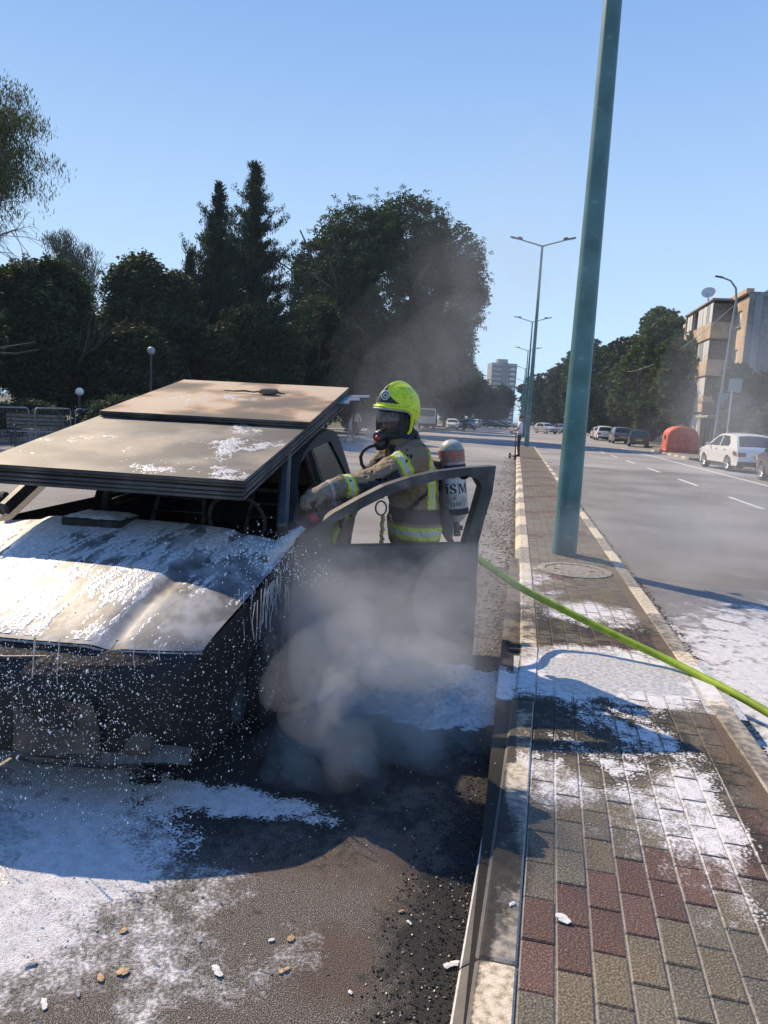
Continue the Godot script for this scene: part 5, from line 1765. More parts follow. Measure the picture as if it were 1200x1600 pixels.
	rp.tube([P.call(-0.42, 1.02, -4.76), P.call(-0.40, 0.95, -4.75), P.call(-0.385, 0.88, -4.75), P.call(-0.37, 0.83, -4.74)], [0.035, 0.045, 0.04, 0.02], 8)
	rp.tube([P.call(-0.385, 0.86, -4.74), P.call(-0.36, 0.82, -4.73), P.call(-0.345, 0.835, -4.73)], [0.018, 0.02, 0.012], 8)
	put(rp, "waist_valve", M.black_plastic, t)
	air_set(O)
	hose_and_nozzle()

func helmet(t: Node3D, X: Transform3D) -> void:
	var H := Node3D.new()
	H.name = "helmet"
	t.add_child(H)
	H.transform = X
	H.set_meta("label", "lime fire helmet with a black badge and smoke marks")
	var cen := Vector3(0, 0.055, 0.005)
	var pt := func(a: float, b: float, grow: float) -> Vector3:
		# a: azimuth from forward, b: polar from the top
		var d := Vector3(sin(b) * sin(a), cos(b), sin(b) * cos(a))
		var p := Vector3(d.x * (0.128 + grow), d.y * ((0.162 if d.y > 0 else 0.15) + grow), d.z * ((0.160 if d.z > 0 else 0.163) + grow))
		var comb := exp(-pow(p.x / 0.020, 2.0)) * smoothstep(0.15, 0.5, d.y) * (0.014 if d.z > -0.5 else 0.008)
		return cen + p + d * comb
	var low := func(a: float) -> float:   # where the shell ends
		var c := cos(a)
		return lerpf(2.20, 1.62, smoothstep(-0.55, 0.35, c))
	var m := MB.new()
	m.grid(56, 26, func(u: float, v: float) -> Vector3: return pt.call(u * TAU, v * low.call(u * TAU), 0.0), Vector3.UP, true, cen)
	m.grid(56, 12, func(u: float, v: float) -> Vector3: return pt.call(u * TAU, v * low.call(u * TAU), -0.012), Vector3.UP, true, cen)
	put(m, "shell", M.helmet, H)
	# raised rim round the front edge, lime above and grey below
	m = MB.new()
	var path := []
	var path2 := []
	for k in 33:
		var a := -2.0 + 4.0 * k / 32.0
		path.append(pt.call(a, low.call(a) - 0.06, 0.004))
		path2.append(pt.call(a, low.call(a) + 0.03, 0.004) + Vector3(0, 0, 0.012 * maxf(0.0, cos(a))))
	m.tube(path, [0.012], 6)
	put(m, "brow_band", M.helmet, H)
	m = MB.new()
	m.tube(path2, [0.007], 6)
	put(m, "visor_edge", M.visor_grey, H)
	# black badge plate on the front and its emblem
	m = MB.new()
	for s: float in [-1.0, 1.0]:
		m.grid(12, 10, func(u: float, v: float) -> Vector3:
			var b := lerpf(0.62, 1.40, v)
			var spread := lerpf(0.05, 0.95, pow(v, 1.9))
			return pt.call(s * u * spread, b, 0.0035), Vector3.UP, true, cen)
	put(m, "badge_plate", M.print_black, H)
	m = MB.new()
	for e in [[0.026, 0.0038], [0.012, 0.0038]]:
		var rg := []
		for k in 21:
			var q := TAU * k / 20.0
			rg.append(pt.call(0.20 + cos(q) * e[0] / 0.14, 1.12 + sin(q) * e[0] / 0.15, 0.006))
		m.tube(rg, [e[1]], 5, false)
	put(m, "emblem", M.print_white, H)
	# chin strap arms and neck curtain
	for s: float in [-1.0, 1.0]:
		m = MB.new()
		m.tube([pt.call(s * 1.55, 1.72, 0.006), Vector3(s * 0.128, -0.02, -0.002), Vector3(s * 0.120, -0.075, -0.005), Vector3(s * 0.105, -0.115, 0.012), Vector3(s * 0.085, -0.13, 0.03)], [0.012, 0.011, 0.010, 0.010, 0.006], 6)
		put(m, "chin_strap", M.lime, H)
		m = MB.new()
		m.grid(10, 8, func(u: float, v: float) -> Vector3:
			var a := s * lerpf(1.35, 2.3, u)
			var q: Vector3 = pt.call(a, low.call(a) - 0.02, -0.010)
			return q.lerp(Vector3(q.x * 0.88, -0.11, q.z * 0.85), v), Vector3(s, 0, -0.3))
		put(m, "ear_guard", M.black_plastic, H)
	m = MB.new()
	m.grid(24, 8, func(u: float, v: float) -> Vector3:
		var a := lerpf(1.9, TAU - 1.9, u)
		var q: Vector3 = pt.call(a, low.call(a), -0.012)
		return q.lerp(Vector3(q.x * 1.02, -0.165, q.z * 0.98 - 0.01), v) + Vector3(0, 0, 0.006 * sin(u * 19.0) * v), Vector3(0, 0, -1))
	put(m, "neck_curtain", M.black_rubber, H)

func mask(t: Node3D, X: Transform3D) -> void:
	var K := Node3D.new()
	K.name = "breathing_mask"
	t.add_child(K)
	K.transform = X * Transform3D(Basis.from_scale(Vector3(1.14, 1.12, 1.12)), Vector3(0, -0.004, 0.004))
	var q := func(u: float, v: float, g: float) -> Vector3:
		var a := (u - 0.5) * 2.5
		var b := (v - 0.5) * 2.1
		return Vector3(sin(a) * cos(b * 0.55) * (0.093 + g), -0.025 + sin(b) * 0.092, 0.03 + cos(a) * (0.098 + g) * (0.80 + 0.2 * cos(b)))
	var m := MB.new()
	m.grid(20, 18, func(u: float, v: float) -> Vector3: return q.call(u, v, 0.002), Vector3(0, 0, 1), true)
	put(m, "lens", M.lens, K)
	m = MB.new()
	var loop := []
	for k in 65:
		var s := k / 64.0 * 4.0
		var u := 0.0
		var v := 0.0
		if s < 1.0:
			u = s
			v = 0.0
		elif s < 2.0:
			u = 1.0
			v = s - 1.0
		elif s < 3.0:
			u = 3.0 - s
			v = 1.0
		else:
			u = 0.0
			v = 4.0 - s
		loop.append(q.call(u, v, 0.0))
	m.tube(loop, [0.011], 6, false)
	put(m, "frame", M.black_rubber, K)
	m = MB.new()
	for s: float in [-1.0, 1.0]:
		m.grid(6, 8, func(u: float, v: float) -> Vector3: return Vector3(s * lerpf(0.088, 0.098, u), -0.10 + v * 0.15, 0.06 - u * 0.09), Vector3(s, 0, 0))
	m.grid(16, 6, func(u: float, v: float) -> Vector3:
		var a := (u - 0.5) * 3.0
		return Vector3(sin(a) * (0.085 - v * 0.02), -0.10 - v * 0.05, 0.02 + cos(a) * (0.085 - v * 0.025)), Vector3(0, -0.3, 1))
	put(m, "skirt", M.black_rubber, K)
	m = MB.new()
	m.lathe([Vector2(0.0, 0.055), Vector2(0.028, 0.052), Vector2(0.036, 0.040), Vector2(0.040, 0.0), Vector2(0.040, -0.03)], Transform3D(Basis.from_euler(Vector3(PI / 2 + 0.35, 0, 0)), Vector3(0, -0.105, 0.100)), 18)
	m.lathe([Vector2(0.0, 0.03), Vector2(0.033, 0.025), Vector2(0.038, 0.0), Vector2(0.033, -0.03), Vector2(0.0, -0.035)], Transform3D(Basis.from_euler(Vector3(0.5, 0, 0)), Vector3(0, -0.152, 0.112)), 18)
	put(m, "regulator", M.black_plastic, K)
	m = MB.new()
	m.lathe([Vector2(0.0, 0.012), Vector2(0.016, 0.010), Vector2(0.017, -0.01)], Transform3D(Basis.from_euler(Vector3(PI / 2 + 0.2, 0, 0)), Vector3(0.012, -0.122, 0.150)), 14)
	put(m, "purge_button", M.red, K)
	m = MB.new()
	m.tube([Vector3(-0.03, -0.165, 0.12), Vector3(-0.05, -0.180, 0.155), Vector3(-0.065, -0.205, 0.178), Vector3(-0.07, -0.24, 0.19), Vector3(-0.06, -0.28, 0.185), Vector3(-0.035, -0.32, 0.165), Vector3(0.0, -0.36, 0.14), Vector3(0.03, -0.40, 0.12), Vector3(0.05, -0.46, 0.10)], [0.010], 8)
	put(m, "air_tube", M.black_rubber, K)

func air_set(_O: Vector3) -> void:
	var a := Vector3(-0.337, 0.90, -4.86)
	var t := thing("air_cylinder", "scuffed grey breathing air cylinder worn on the firefighter's back", "air cylinder", a)
	var up := (Vector3(-0.425, 1.492, -4.85) - Vector3(-0.350, 0.95, -4.85)).normalized()
	var X := Transform3D(Basis(Vector3(0, 0, 1).cross(up).normalized() * -1.0, up, Vector3(0, 0, 1)).orthonormalized(), Vector3.ZERO)
	X.basis = Basis(up.cross(Vector3(0, 0, 1)).normalized(), up, Vector3(0, 0, 1))
	var m := MB.new()
	var pr := [Vector2(0.0, 0.035), Vector2(0.030, 0.038), Vector2(0.055, 0.055), Vector2(0.075, 0.085), Vector2(0.083, 0.12), Vector2(0.085, 0.16), Vector2(0.085, 0.50)]
	for k in 8:
		var q := PI * 0.5 * (k + 1) / 8.0
		pr.append(Vector2(0.085 * cos(q), 0.50 + 0.085 * sin(q)))
	m.lathe(pr, X, 28)
	put(m, "shell", M.cylinder, t)
	m = MB.new()
	m.lathe([Vector2(0.0855, 0.435), Vector2(0.0862, 0.437), Vector2(0.0862, 0.515), Vector2(0.0850, 0.517)], X, 28)
	tag(put(m, "label_band", M.band_red, t), "red and grey worn band")
	m = MB.new()
	m.lathe([Vector2(0.0, 0.04), Vector2(0.022, 0.035), Vector2(0.024, 0.0), Vector2(0.018, -0.03), Vector2(0.0, -0.035)], X, 14)
	m.tube([X * Vector3(-0.03, 0.0, 0), X * Vector3(0.04, -0.005, 0.01)], [0.017], 8)
	m.lathe([Vector2(0.0, -0.06), Vector2(0.022, -0.058), Vector2(0.026, -0.045), Vector2(0.026, -0.03), Vector2(0.0, -0.02)], X, 12)
	put(m, "valve", M.steel_dark, t)
	m = MB.new()
	for h in [0.11, 0.40]:
		m.lathe([Vector2(0.086, h - 0.02), Vector2(0.0885, h - 0.019), Vector2(0.0885, h + 0.019), Vector2(0.086, h + 0.02)], X, 28)
	put(m, "strap", M.black_rubber, t)
	# back plate between cylinder and jacket
	m = MB.new()
	var bb := Basis(Vector3(0.44, 0, 0.90).normalized(), up, Vector3(0.90, 0, -0.44).normalized()).orthonormalized()
	m.box(X * Vector3(0, 0.25, 0) + bb.z * -0.115, Vector3(0.22, 0.44, 0.03), bb, 0.012)
	put(m, "back_plate", M.black_plastic, t)
	m = MB.new()
	m.box(Vector3(-0.10, 0.06, 0.03), Vector3(0.10, 0.12, 0.06), bb, 0.02)
	put(m, "pressure_reducer", M.black_plastic, t)
	# lettering printed on the shell, wrapped round it
	var tm := TextMesh.new()
	var sf := SystemFont.new()
	sf.font_names = PackedStringArray(["Droid Serif"])
	sf.font_weight = 700
	tm.font = sf
	tm.text = "iSM"
	tm.font_size = 64
	tm.pixel_size = 0.00140
	tm.depth = 0.002
	tm.curve_step = 2.0
	var towards := (Vector3(0.0, 1.62, 0.0) - (a + up * 0.3))
	towards = (towards - up * towards.dot(up)).normalized()
	var right := up.cross(towards).normalized()
	var src := tm.surface_get_arrays(0) if tm.get_surface_count() > 0 else []
	if src.size():
		var lm := MB.new()
		var vs: PackedVector3Array = src[Mesh.ARRAY_VERTEX]
		var id = src[Mesh.ARRAY_INDEX]
		var L: PackedInt32Array = id if id != null else PackedInt32Array(range(vs.size()))
		for k in range(0, L.size(), 3):
			var f := lm.v.size()
			for e in 3:
				var q := vs[L[k + e]]
				var ang := (q.x + 0.022) / 0.0858
				var d := towards * cos(ang) + right * sin(ang)
				lm.vert(up * (0.262 + q.y) + d * (0.0857 + (0.0006 if q.z > 0 else -0.001)), d)
			lm.tri(f, f + 1, f + 2)
		tag(put(lm, "lettering", M.print_black, t), "black letters iSM")
	# pale field under the letters
	m = MB.new()
	m.grid(16, 1, func(u: float, v: float) -> Vector3:
		var ang := (u - 0.5) * 1.9 + 0.05
		return up * (0.225 + v * 0.105) + (towards * cos(ang) + right * sin(ang)) * 0.0853, towards)
	put(m, "letter_field", M.print_pale, t)
	# faint worn lettering lower down
	m = MB.new()
	for k in 4:
		m.grid(3, 1, func(u: float, v: float) -> Vector3:
			var ang := -0.35 + k * 0.22 + u * 0.14
			return up * (0.150 + v * 0.025) + (towards * cos(ang) + right * sin(ang)) * 0.0853, towards)
	m.grid(3, 1, func(u: float, v: float) -> Vector3:
		var ang := -0.08 + u * 0.16
		return up * (0.195 + v * 0.015) + (towards * cos(ang) + right * sin(ang)) * 0.0853, towards)
	put(m, "worn_print", M.print_grey, t)

func hose_and_nozzle() -> void:
	var n := thing("hose_nozzle", "black and red fire nozzle in the firefighter's gloved hand", "nozzle", Vector3(-0.975, 1.067, -4.15))
	var ax := (Vector3(-1.14, 0.96, -4.02) - Vector3(-0.96, 1.06, -4.16))
	var l := ax.length()
	ax = ax / l
	var X := Transform3D(Basis(Vector3.UP.cross(ax).normalized(), ax, Vector3.UP.cross(ax).normalized().cross(ax)), Vector3.ZERO)
	var m := MB.new()
	m.lathe([Vector2(0.0, -0.09), Vector2(0.024, -0.09), Vector2(0.026, -0.07), Vector2(0.030, -0.065), Vector2(0.030, -0.03), Vector2(0.024, -0.02), Vector2(0.026, 0.09), Vector2(0.036, 0.10), Vector2(0.038, 0.14)], X, 18)
	put(m, "body", M.black_plastic, n)
	m = MB.new()
	m.lathe([Vector2(0.036, 0.15), Vector2(0.042, 0.16), Vector2(0.042, 0.20), Vector2(0.036, 0.205)], X, 18)
	put(m, "flow_ring", M.red, n)
	m = MB.new()
	m.lathe([Vector2(0.034, 0.205), Vector2(0.044, 0.215), Vector2(0.047, 0.28), Vector2(0.044, 0.29), Vector2(0.034, 0.285), Vector2(0.030, 0.23), Vector2(0.0, 0.23)], X, 18)
	put(m, "tip", M.black_rubber, n)
	m = MB.new()
	m.tube([Vector3(0, -0.02, 0), Vector3(0.01, -0.07, -0.01), Vector3(0.015, -0.12, -0.02)], [0.016, 0.017, 0.018], 8)
	put(m, "pistol_grip", M.black_plastic, n)
	m = MB.new()
	m.tube([X * Vector3(-0.03, 0.03, 0), X * Vector3(-0.035, 0.03, -0.06), X * Vector3(0.035, 0.03, -0.06), X * Vector3(0.03, 0.03, 0)], [0.008], 6)
	m.tube([X * Vector3(0.0, 0.12, -0.042), X * Vector3(0.0, 0.12, -0.052)], [0.012], 6)
	put(m, "bail_handle", M.steel_dark, n)
	# hose: past the firefighter's hip, over the median and away to the street
	var key := [Vector3(-0.918, 1.10, -4.195), Vector3(-0.945, 1.03, -4.235), Vector3(-1.03, 0.86, -4.22), Vector3(-1.02, 0.60, -4.25), Vector3(-0.83, 0.44, -4.40), Vector3(-0.58, 0.46, -4.55), Vector3(-0.40, 0.60, -4.70), Vector3(-0.28, 0.72, -4.92), Vector3(-0.12, 0.62, -5.08), Vector3(0.09, 0.485, -5.13), Vector3(0.40, 0.365, -5.07), Vector3(0.79, 0.245, -4.91), Vector3(1.10, 0.165, -4.74), Vector3(1.40, 0.115, -4.38), Vector3(1.72, 0.05, -3.95), Vector3(2.2, 0.03, -3.35), Vector3(3.0, 0.03, -2.6), Vector3(4.5, 0.03, -1.8)]
	var cv := Curve3D.new()
	for i in key.size():
		var d: Vector3 = (key[mini(i + 1, key.size() - 1)] - key[maxi(i - 1, 0)]) * 0.17
		cv.add_point(key[i], -d, d)
	cv.bake_interval = 0.03
	var pts := []
	for p in cv.get_baked_points():
		pts.append(p)
	m = MB.new()
	m.tube(pts, [0.0245], 14)
	solo(m, "fire_hose", M.hose, "lime green charged fire hose arching from the firefighter over the median", "fire hose")

func lamp_post(at: Vector3, hgt: float, rad: float, label: String, detail := true) -> void:
	var t := thing("street_lamp", label, "street lamp", at, 0.0, "green lamp posts along the median")
	var m := MB.new()
	var pr := [Vector2(0.0, -0.05), Vector2(rad, -0.05), Vector2(rad, 0.0)]
	for k in 13:
		pr.append(Vector2(lerpf(rad, rad * 0.42, k / 12.0), hgt * k / 12.0))
	pr.append(Vector2(0, hgt + 0.01))
	m.lathe(pr, Transform3D.IDENTITY, 32)
	put(m, "pole", M.teal, t)
	if detail:
		m = MB.new()
		m.grid(6, 10, func(u: float, v: float) -> Vector3:
			var a := 1.9 + u * 0.5
			var y := 0.55 + v * 0.42
			var r := lerpf(rad, rad * 0.42, y / hgt) + 0.004
			return Vector3(cos(a) * r, y, sin(a) * r), Vector3(cos(2.15), 0, sin(2.15)))
		put(m, "service_door", M.teal, t)
	for s: float in [-1.0, 1.0]:
		m = MB.new()
		m.tube([Vector3(0, hgt - 0.05, 0), Vector3(s * 0.5, hgt + 0.10, 0), Vector3(s * 1.25, hgt + 0.30, 0)], [0.045, 0.04, 0.035], 8)
		put(m, "arm", M.teal, t)
		m = MB.new()
		var b := Basis.from_euler(Vector3(0, 0, s * 0.2))
		m.box(Vector3(s * 1.55, hgt + 0.40, 0), Vector3(0.78, 0.07, 0.24), b, 0.03)
		m.box(Vector3(s * 1.33, hgt + 0.42, 0), Vector3(0.26, 0.11, 0.18), b, 0.03)
		var h := put(m, "lamp_head", M.dark_metal, t)
		m = MB.new()
		m.box(Vector3(s * 1.62, hgt + 0.372, 0), Vector3(0.5, 0.012, 0.19), b)
		put(m, "lamp_glass", M.visor_grey, h)

func street() -> void:
	M.plain_white = mat(lin(0.62, 0.62, 0.60), 0.5)
	lamp_post(Vector3(0.663, 0.12, -8.71), 10.8, 0.142, "thick green lamp post rising from the median beside the manhole cover")
	lamp_post(Vector3(0.72, 0.12, -46.6), 12.0, 0.15, "green twin lamp post at the rounded end of the median", false)
	lamp_post(Vector3(0.85, 0.0, -80.0), 12.0, 0.15, "second green twin lamp post beyond the rounded end of the median", false)
	lamp_post(Vector3(0.9, 0.0, -112.0), 12.0, 0.15, "third green twin lamp post beyond the rounded end of the median", false)
	lamp_post(Vector3(0.95, 0.0, -150.0), 12.0, 0.15, "fourth green twin lamp post beyond the rounded end of the median", false)
	lamp_post(Vector3(1.0, 0.0, -195.0), 12.0, 0.15, "fifth green twin lamp post beyond the rounded end of the median", false)
	# curved lamp in front of the flats
	var t := thing("street_lamp", "grey street lamp with a curved arm in front of the flats", "street lamp", Vector3(12.3, 0.12, -49.5))
	var m := MB.new()
	m.tube([Vector3(0, 0, 0), Vector3(0.15, 4.0, 0), Vector3(0.34, 8.7, 0), Vector3(0.40, 9.6, 0), Vector3(0.30, 10.3, 0), Vector3(-0.05, 10.75, 0), Vector3(-0.6, 10.95, 0)], [0.10, 0.085, 0.07, 0.07, 0.06, 0.05, 0.05], 10)
	put(m, "pole", M.galv, t)
	m = MB.new()
	m.box(Vector3(-0.75, 10.97, 0), Vector3(0.5, 0.09, 0.22), Basis.from_euler(Vector3(0, 0, -0.15)), 0.04)
	put(m, "lamp_head", M.dark_metal, t)
	m = MB.new()
	m.box(Vector3(0.35, 3.55, 0.02), Vector3(0.75, 0.8, 0.05), Basis.IDENTITY, 0.02)
	put(m, "sign_plate", M.visor_grey, t)
	# wire strung from the curved lamp across the trees
	m = MB.new()
	var a := Vector3(12.6, 9.4, -49.5)
	var b := Vector3(10.9, 8.6, -96.0)
	var pts := []
	for k in 31:
		var f := k / 30.0
		pts.append(a.lerp(b, f) - Vector3(0, 2.9 * 4.0 * f * (1.0 - f) * 0.55, 0))
	m.tube(pts, [0.02], 5)
	solo(m, "overhead_cable", M.visor_grey, "pale cable sagging across the trees on the house side", "cable")
	# recycling container
	t = thing("recycling_container", "domed orange red recycling container on the kerb near the bus shelter", "container", Vector3(11.15, 0.12, -53.6), 0.10)
	m = MB.new()
	var prof := []
	for k in 13:
		var q := PI * k / 12.0
		prof.append(Vector2(cos(q) * (0.98 if absf(cos(q)) < 0.99 else 1.0), 1.18 + sin(q) * 0.62))
	var ring := [Vector2(1.06, 0.10), Vector2(1.03, 0.5)] + prof + [Vector2(-1.03, 0.5), Vector2(-1.06, 0.10)]
	for k in ring.size() - 1:
		for z in [[-0.62, 0.62]]:
			m.grid(1, 1, func(u: float, v: float) -> Vector3:
				var p: Vector2 = ring[k].lerp(ring[k + 1], u)
				return Vector3(p.x, p.y, lerpf(z[0], z[1], v)), Vector3(ring[k].x + ring[k + 1].x, ring[k].y + ring[k + 1].y - 1.2, 0))
	for z: float in [-0.62, 0.62]:
		var s := signf(z)
		for k in ring.size() - 1:
			m.grid(1, 1, func(u: float, v: float) -> Vector3:
				var p: Vector2 = ring[k].lerp(ring[k + 1], u)
				var q := Vector2(p.x * 0.88, 0.9 + (p.y - 0.9) * 0.90)
				var r := p.lerp(q, v)
				return Vector3(r.x, r.y, z + s * 0.10 * v), Vector3(0, 0.2, s))
		var fan := []
		for p: Vector2 in ring:
			fan.append(Vector3(p.x * 0.88, 0.9 + (p.y - 0.9) * 0.90, z + s * 0.10))
		m.face(fan, Vector3(0, 0, s))
	put(m, "shell", M.orange, t)
	m = MB.new()
	m.box(Vector3(0, 0.09, 0), Vector3(2.22, 0.2, 1.40), Basis.IDENTITY, 0.05)
	put(m, "base_skirt", M.orange, t)
	for s: float in [-1.0, 1.0]:
		m = MB.new()
		m.lathe([Vector2(0.0, -0.02), Vector2(0.17, -0.02), Vector2(0.17, 0.0), Vector2(0.0, 0.005)], Transform3D(Basis.from_euler(Vector3(0, 0, -s * PI / 2)), Vector3(s * 1.035, 1.0, 0)), 16)
		put(m, "deposit_hole", M.black_plastic, t)
	m = MB.new()
	m.tube([Vector3(-0.1, 1.78, 0), Vector3(-0.1, 1.92, 0), Vector3(0.1, 1.92, 0), Vector3(0.1, 1.78, 0)], [0.02], 6)
	put(m, "lifting_loop", M.steel, t)
	bus_shelter()
	park_edge()

func bus_shelter() -> void:
	var t := thing("bus_shelter", "green bus shelter with a flat roof and dark glass walls", "bus shelter", Vector3(14.0, 0.12, -55.5), -0.06)
	var cream := mat(lin(0.36, 0.38, 0.28), 0.6)
	var green := mat(lin(0.05, 0.09, 0.07), 0.5)
	var m := MB.new()
	m.box(Vector3(0, 2.55, 0), Vector3(2.4, 0.16, 4.6), Basis.IDENTITY, 0.03)
	put(m, "roof", cream, t)
	for z: float in [-2.0, -0.7, 0.7, 2.0]:
		for x: float in [-0.75, 0.75]:
			m = MB.new()
			m.box(Vector3(x, 1.25, z), Vector3(0.14, 2.5, 0.14), Basis.IDENTITY, 0.02)
			put(m, "post", green, t)
	for z: float in [-1.35, 0.0, 1.35]:
		m = MB.new()
		m.box(Vector3(0.75, 1.35, z), Vector3(0.03, 1.9, 1.1), Basis.IDENTITY, 0.005)
		put(m, "glass_panel", M.glass_dark, t)
	m = MB.new()
	m.box(Vector3(0.0, 1.3, 2.0), Vector3(1.3, 1.8, 0.06), Basis.IDENTITY, 0.02)
	put(m, "poster_case", M.visor_grey, t)
	m = MB.new()
	m.box(Vector3(0.1, 1.3, 2.04), Vector3(0.95, 1.5, 0.02))
	put(m, "poster", mat(lin(0.28, 0.20, 0.19), 0.5), t)
	m = MB.new()
	m.box(Vector3(0.3, 0.48, 0.0), Vector3(0.42, 0.07, 3.2), Basis.IDENTITY, 0.02)
	m.box(Vector3(0.3, 0.24, 1.2), Vector3(0.1, 0.48, 0.1))
	m.box(Vector3(0.3, 0.24, -1.2), Vector3(0.1, 0.48, 0.1))
	put(m, "bench", M.wood_slat, t)
	var i := 0
	for p: Vector3 in [Vector3(-1.0, 3.1, 1.2), Vector3(0.55, 3.15, 0.4)]:
		m = MB.new()
		m.box(Vector3.ZERO, Vector3(0.95, 0.9, 0.08), Basis.IDENTITY, 0.03)
		m.box(Vector3(0, -0.5, 0), Vector3(0.06, 0.25, 0.06))
		solo(m, "sign_board", mat(lin(0.20, 0.085, 0.07), 0.6), ["dull red board over the front corner of the bus shelter roof", "dull red board over the rear of the bus shelter roof"][i], "sign", "red boards on the bus shelter roof", Vector3(14.0, 0.14, -55.5) + p)
		i += 1
	# slim street sign on its post
	var s := thing("street_sign", "slim white post with a small plate before the house side trees", "sign post", Vector3(11.9, 0.12, -45.2))
	m = MB.new()
	m.tube([Vector3.ZERO, Vector3(0.02, 3.9, 0)], [0.035], 8)
	put(m, "post", M.plain_white, s)
	m = MB.new()
	m.box(Vector3(0.15, 4.2, 0), Vector3(0.7, 0.75, 0.04), Basis.IDENTITY, 0.015)
	put(m, "plate", M.visor_grey, s)

func park_edge() -> void:
	# low stone wall, railings on it, hedge, globe lamps, bench
	var t := thing("park_wall", "low stone wall under the railings of the park", "wall", Vector3(-15.4, 0.12, -22.0))
	rng.seed = 31
	for row in 2:
		for k in 12:
			var m := MB.new()
			m.box(Vector3.ZERO, Vector3(0.26, 0.20, 0.985), Basis.from_euler(Vector3(0, rng.randf_range(-0.01, 0.01), 0)), 0.02)
			var o := put(m, "stone", M.stone, t)
			o.position = Vector3(rng.randf_range(-0.012, 0.012), 0.1 + row * 0.205, 6.0 - k * 1.0 - row * 0.5)
	for k in range(2, 6):
		var r := thing("railing", ["railing panel with a rounded top bar behind the slatted bench", "railing panel second along from the one behind the slatted bench", "railing panel third along from the one behind the slatted bench", "railing panel ending beside the clipped round hedge bush"][k - 2], "railing", Vector3(-15.1, 0.12, -15.4 - k * 2.3), 0.06 * sin(k * 3.0), "railings along the park edge")
		var m := MB.new()
		m.tube([Vector3(0, 0.0, 1.0), Vector3(0, 0.98, 1.0), Vector3(0, 1.06, 0.94), Vector3(0, 1.08, 0.86), Vector3(0, 1.08, -0.86), Vector3(0, 1.06, -0.94), Vector3(0, 0.98, -1.0), Vector3(0, 0.0, -1.0)], [0.024], 8)
		put(m, "frame", M.galv, r)
		m = MB.new()
		m.tube([Vector3(0, 0.2, -1.0), Vector3(0, 0.2, 1.0)], [0.016], 6)
		put(m, "lower_bar", M.dark_metal, r)
		for i in 13:
			m = MB.new()
			m.tube([Vector3(0, 0.2, -0.86 + i * 0.143), Vector3(0, 1.06, -0.86 + i * 0.143)], [0.010], 5)
			put(m, "bar", M.dark_metal, r)
	var b := thing("park_bench", "dark slatted bench in front of the railings", "bench", Vector3(-13.75, 0.12, -19.6), 0.9)
	for i in 4:
		var m := MB.new()
		m.box(Vector3(0, 0.55 + i * 0.11, -0.22 - i * 0.02), Vector3(1.6, 0.085, 0.03), Basis.IDENTITY, 0.008)
		put(m, "backrest_slat", M.wood_slat, b)
		m = MB.new()
		m.box(Vector3(0, 0.44, -0.14 + i * 0.11), Vector3(1.6, 0.03, 0.09), Basis.IDENTITY, 0.008)
		put(m, "seat_slat", M.galv if i == 3 else M.wood_slat, b)
	for x: float in [-0.7, 0.7]:
		var m := MB.new()
		m.tube([Vector3(x, 0, 0.22), Vector3(x, 0.60, 0.24), Vector3(x, 0.62, 0.10), Vector3(x, 0.62, -0.22)], [0.022], 6)
		m.tube([Vector3(x, 0, -0.2), Vector3(x, 0.45, -0.2), Vector3(x, 0.98, -0.29)], [0.022], 6)
		put(m, "leg", M.dark_metal, b)
	for e in [[-15.87, -25.0, 1.72, "low globe lamp with a white ball behind the railings"], [-13.9, -26.6, 3.42, "tall globe lamp with a grey ball among the dark shrubs"]]:
		var l := thing("globe_lamp", e[3], "lamp", Vector3(e[0], 0.12, e[1]), 0.0, "globe lamps of the park")
		var m := MB.new()
		m.tube([Vector3.ZERO, Vector3(0, e[2] - 0.14, 0)], [0.05, 0.04], 8)
		put(m, "post", M.dark_metal, l)
		m = MB.new()
		var pr := []
		for k in 13:
			var q := PI * k / 12.0
			pr.append(Vector2(0.15 * sin(q), e[2] - 0.02 - 0.15 * cos(q)))
		m.lathe(pr, Transform3D.IDENTITY, 20)
		put(m, "globe", M.white_globe if e[2] < 2.0 else M.visor_grey, l)

# ---- the flats and the far tower ----
func wall_with_windows(m: MB, w: float, h: float, wins: Array, xf: Transform3D) -> void:
	var poly := PackedVector2Array([Vector2(0, 0), Vector2(w, 0), Vector2(w, h), Vector2(0, h)])
	var holes := []
	for r: Rect2 in wins:
		holes.append(PackedVector2Array([r.position, r.position + Vector2(r.size.x, 0), r.end, r.position + Vector2(0, r.size.y)]))
	m.sheet(poly, holes, 0.9, func(p: Vector2) -> Vector3: return xf * Vector3(p.x, p.y, 0), xf.basis.z)
	for r: Rect2 in wins:   # reveals
		var c := [Vector2(r.position), r.position + Vector2(r.size.x, 0), r.end, r.position + Vector2(0, r.size.y)]
		for k in 4:
			var p: Vector2 = c[k]
			var q: Vector2 = c[(k + 1) % 4]
			var mid := r.get_center() - (p + q) * 0.5
			m.face([xf * Vector3(p.x, p.y, 0), xf * Vector3(q.x, q.y, 0), xf * Vector3(q.x, q.y, -0.2), xf * Vector3(p.x, p.y, -0.2)], xf.basis * Vector3(mid.x, mid.y, 0))

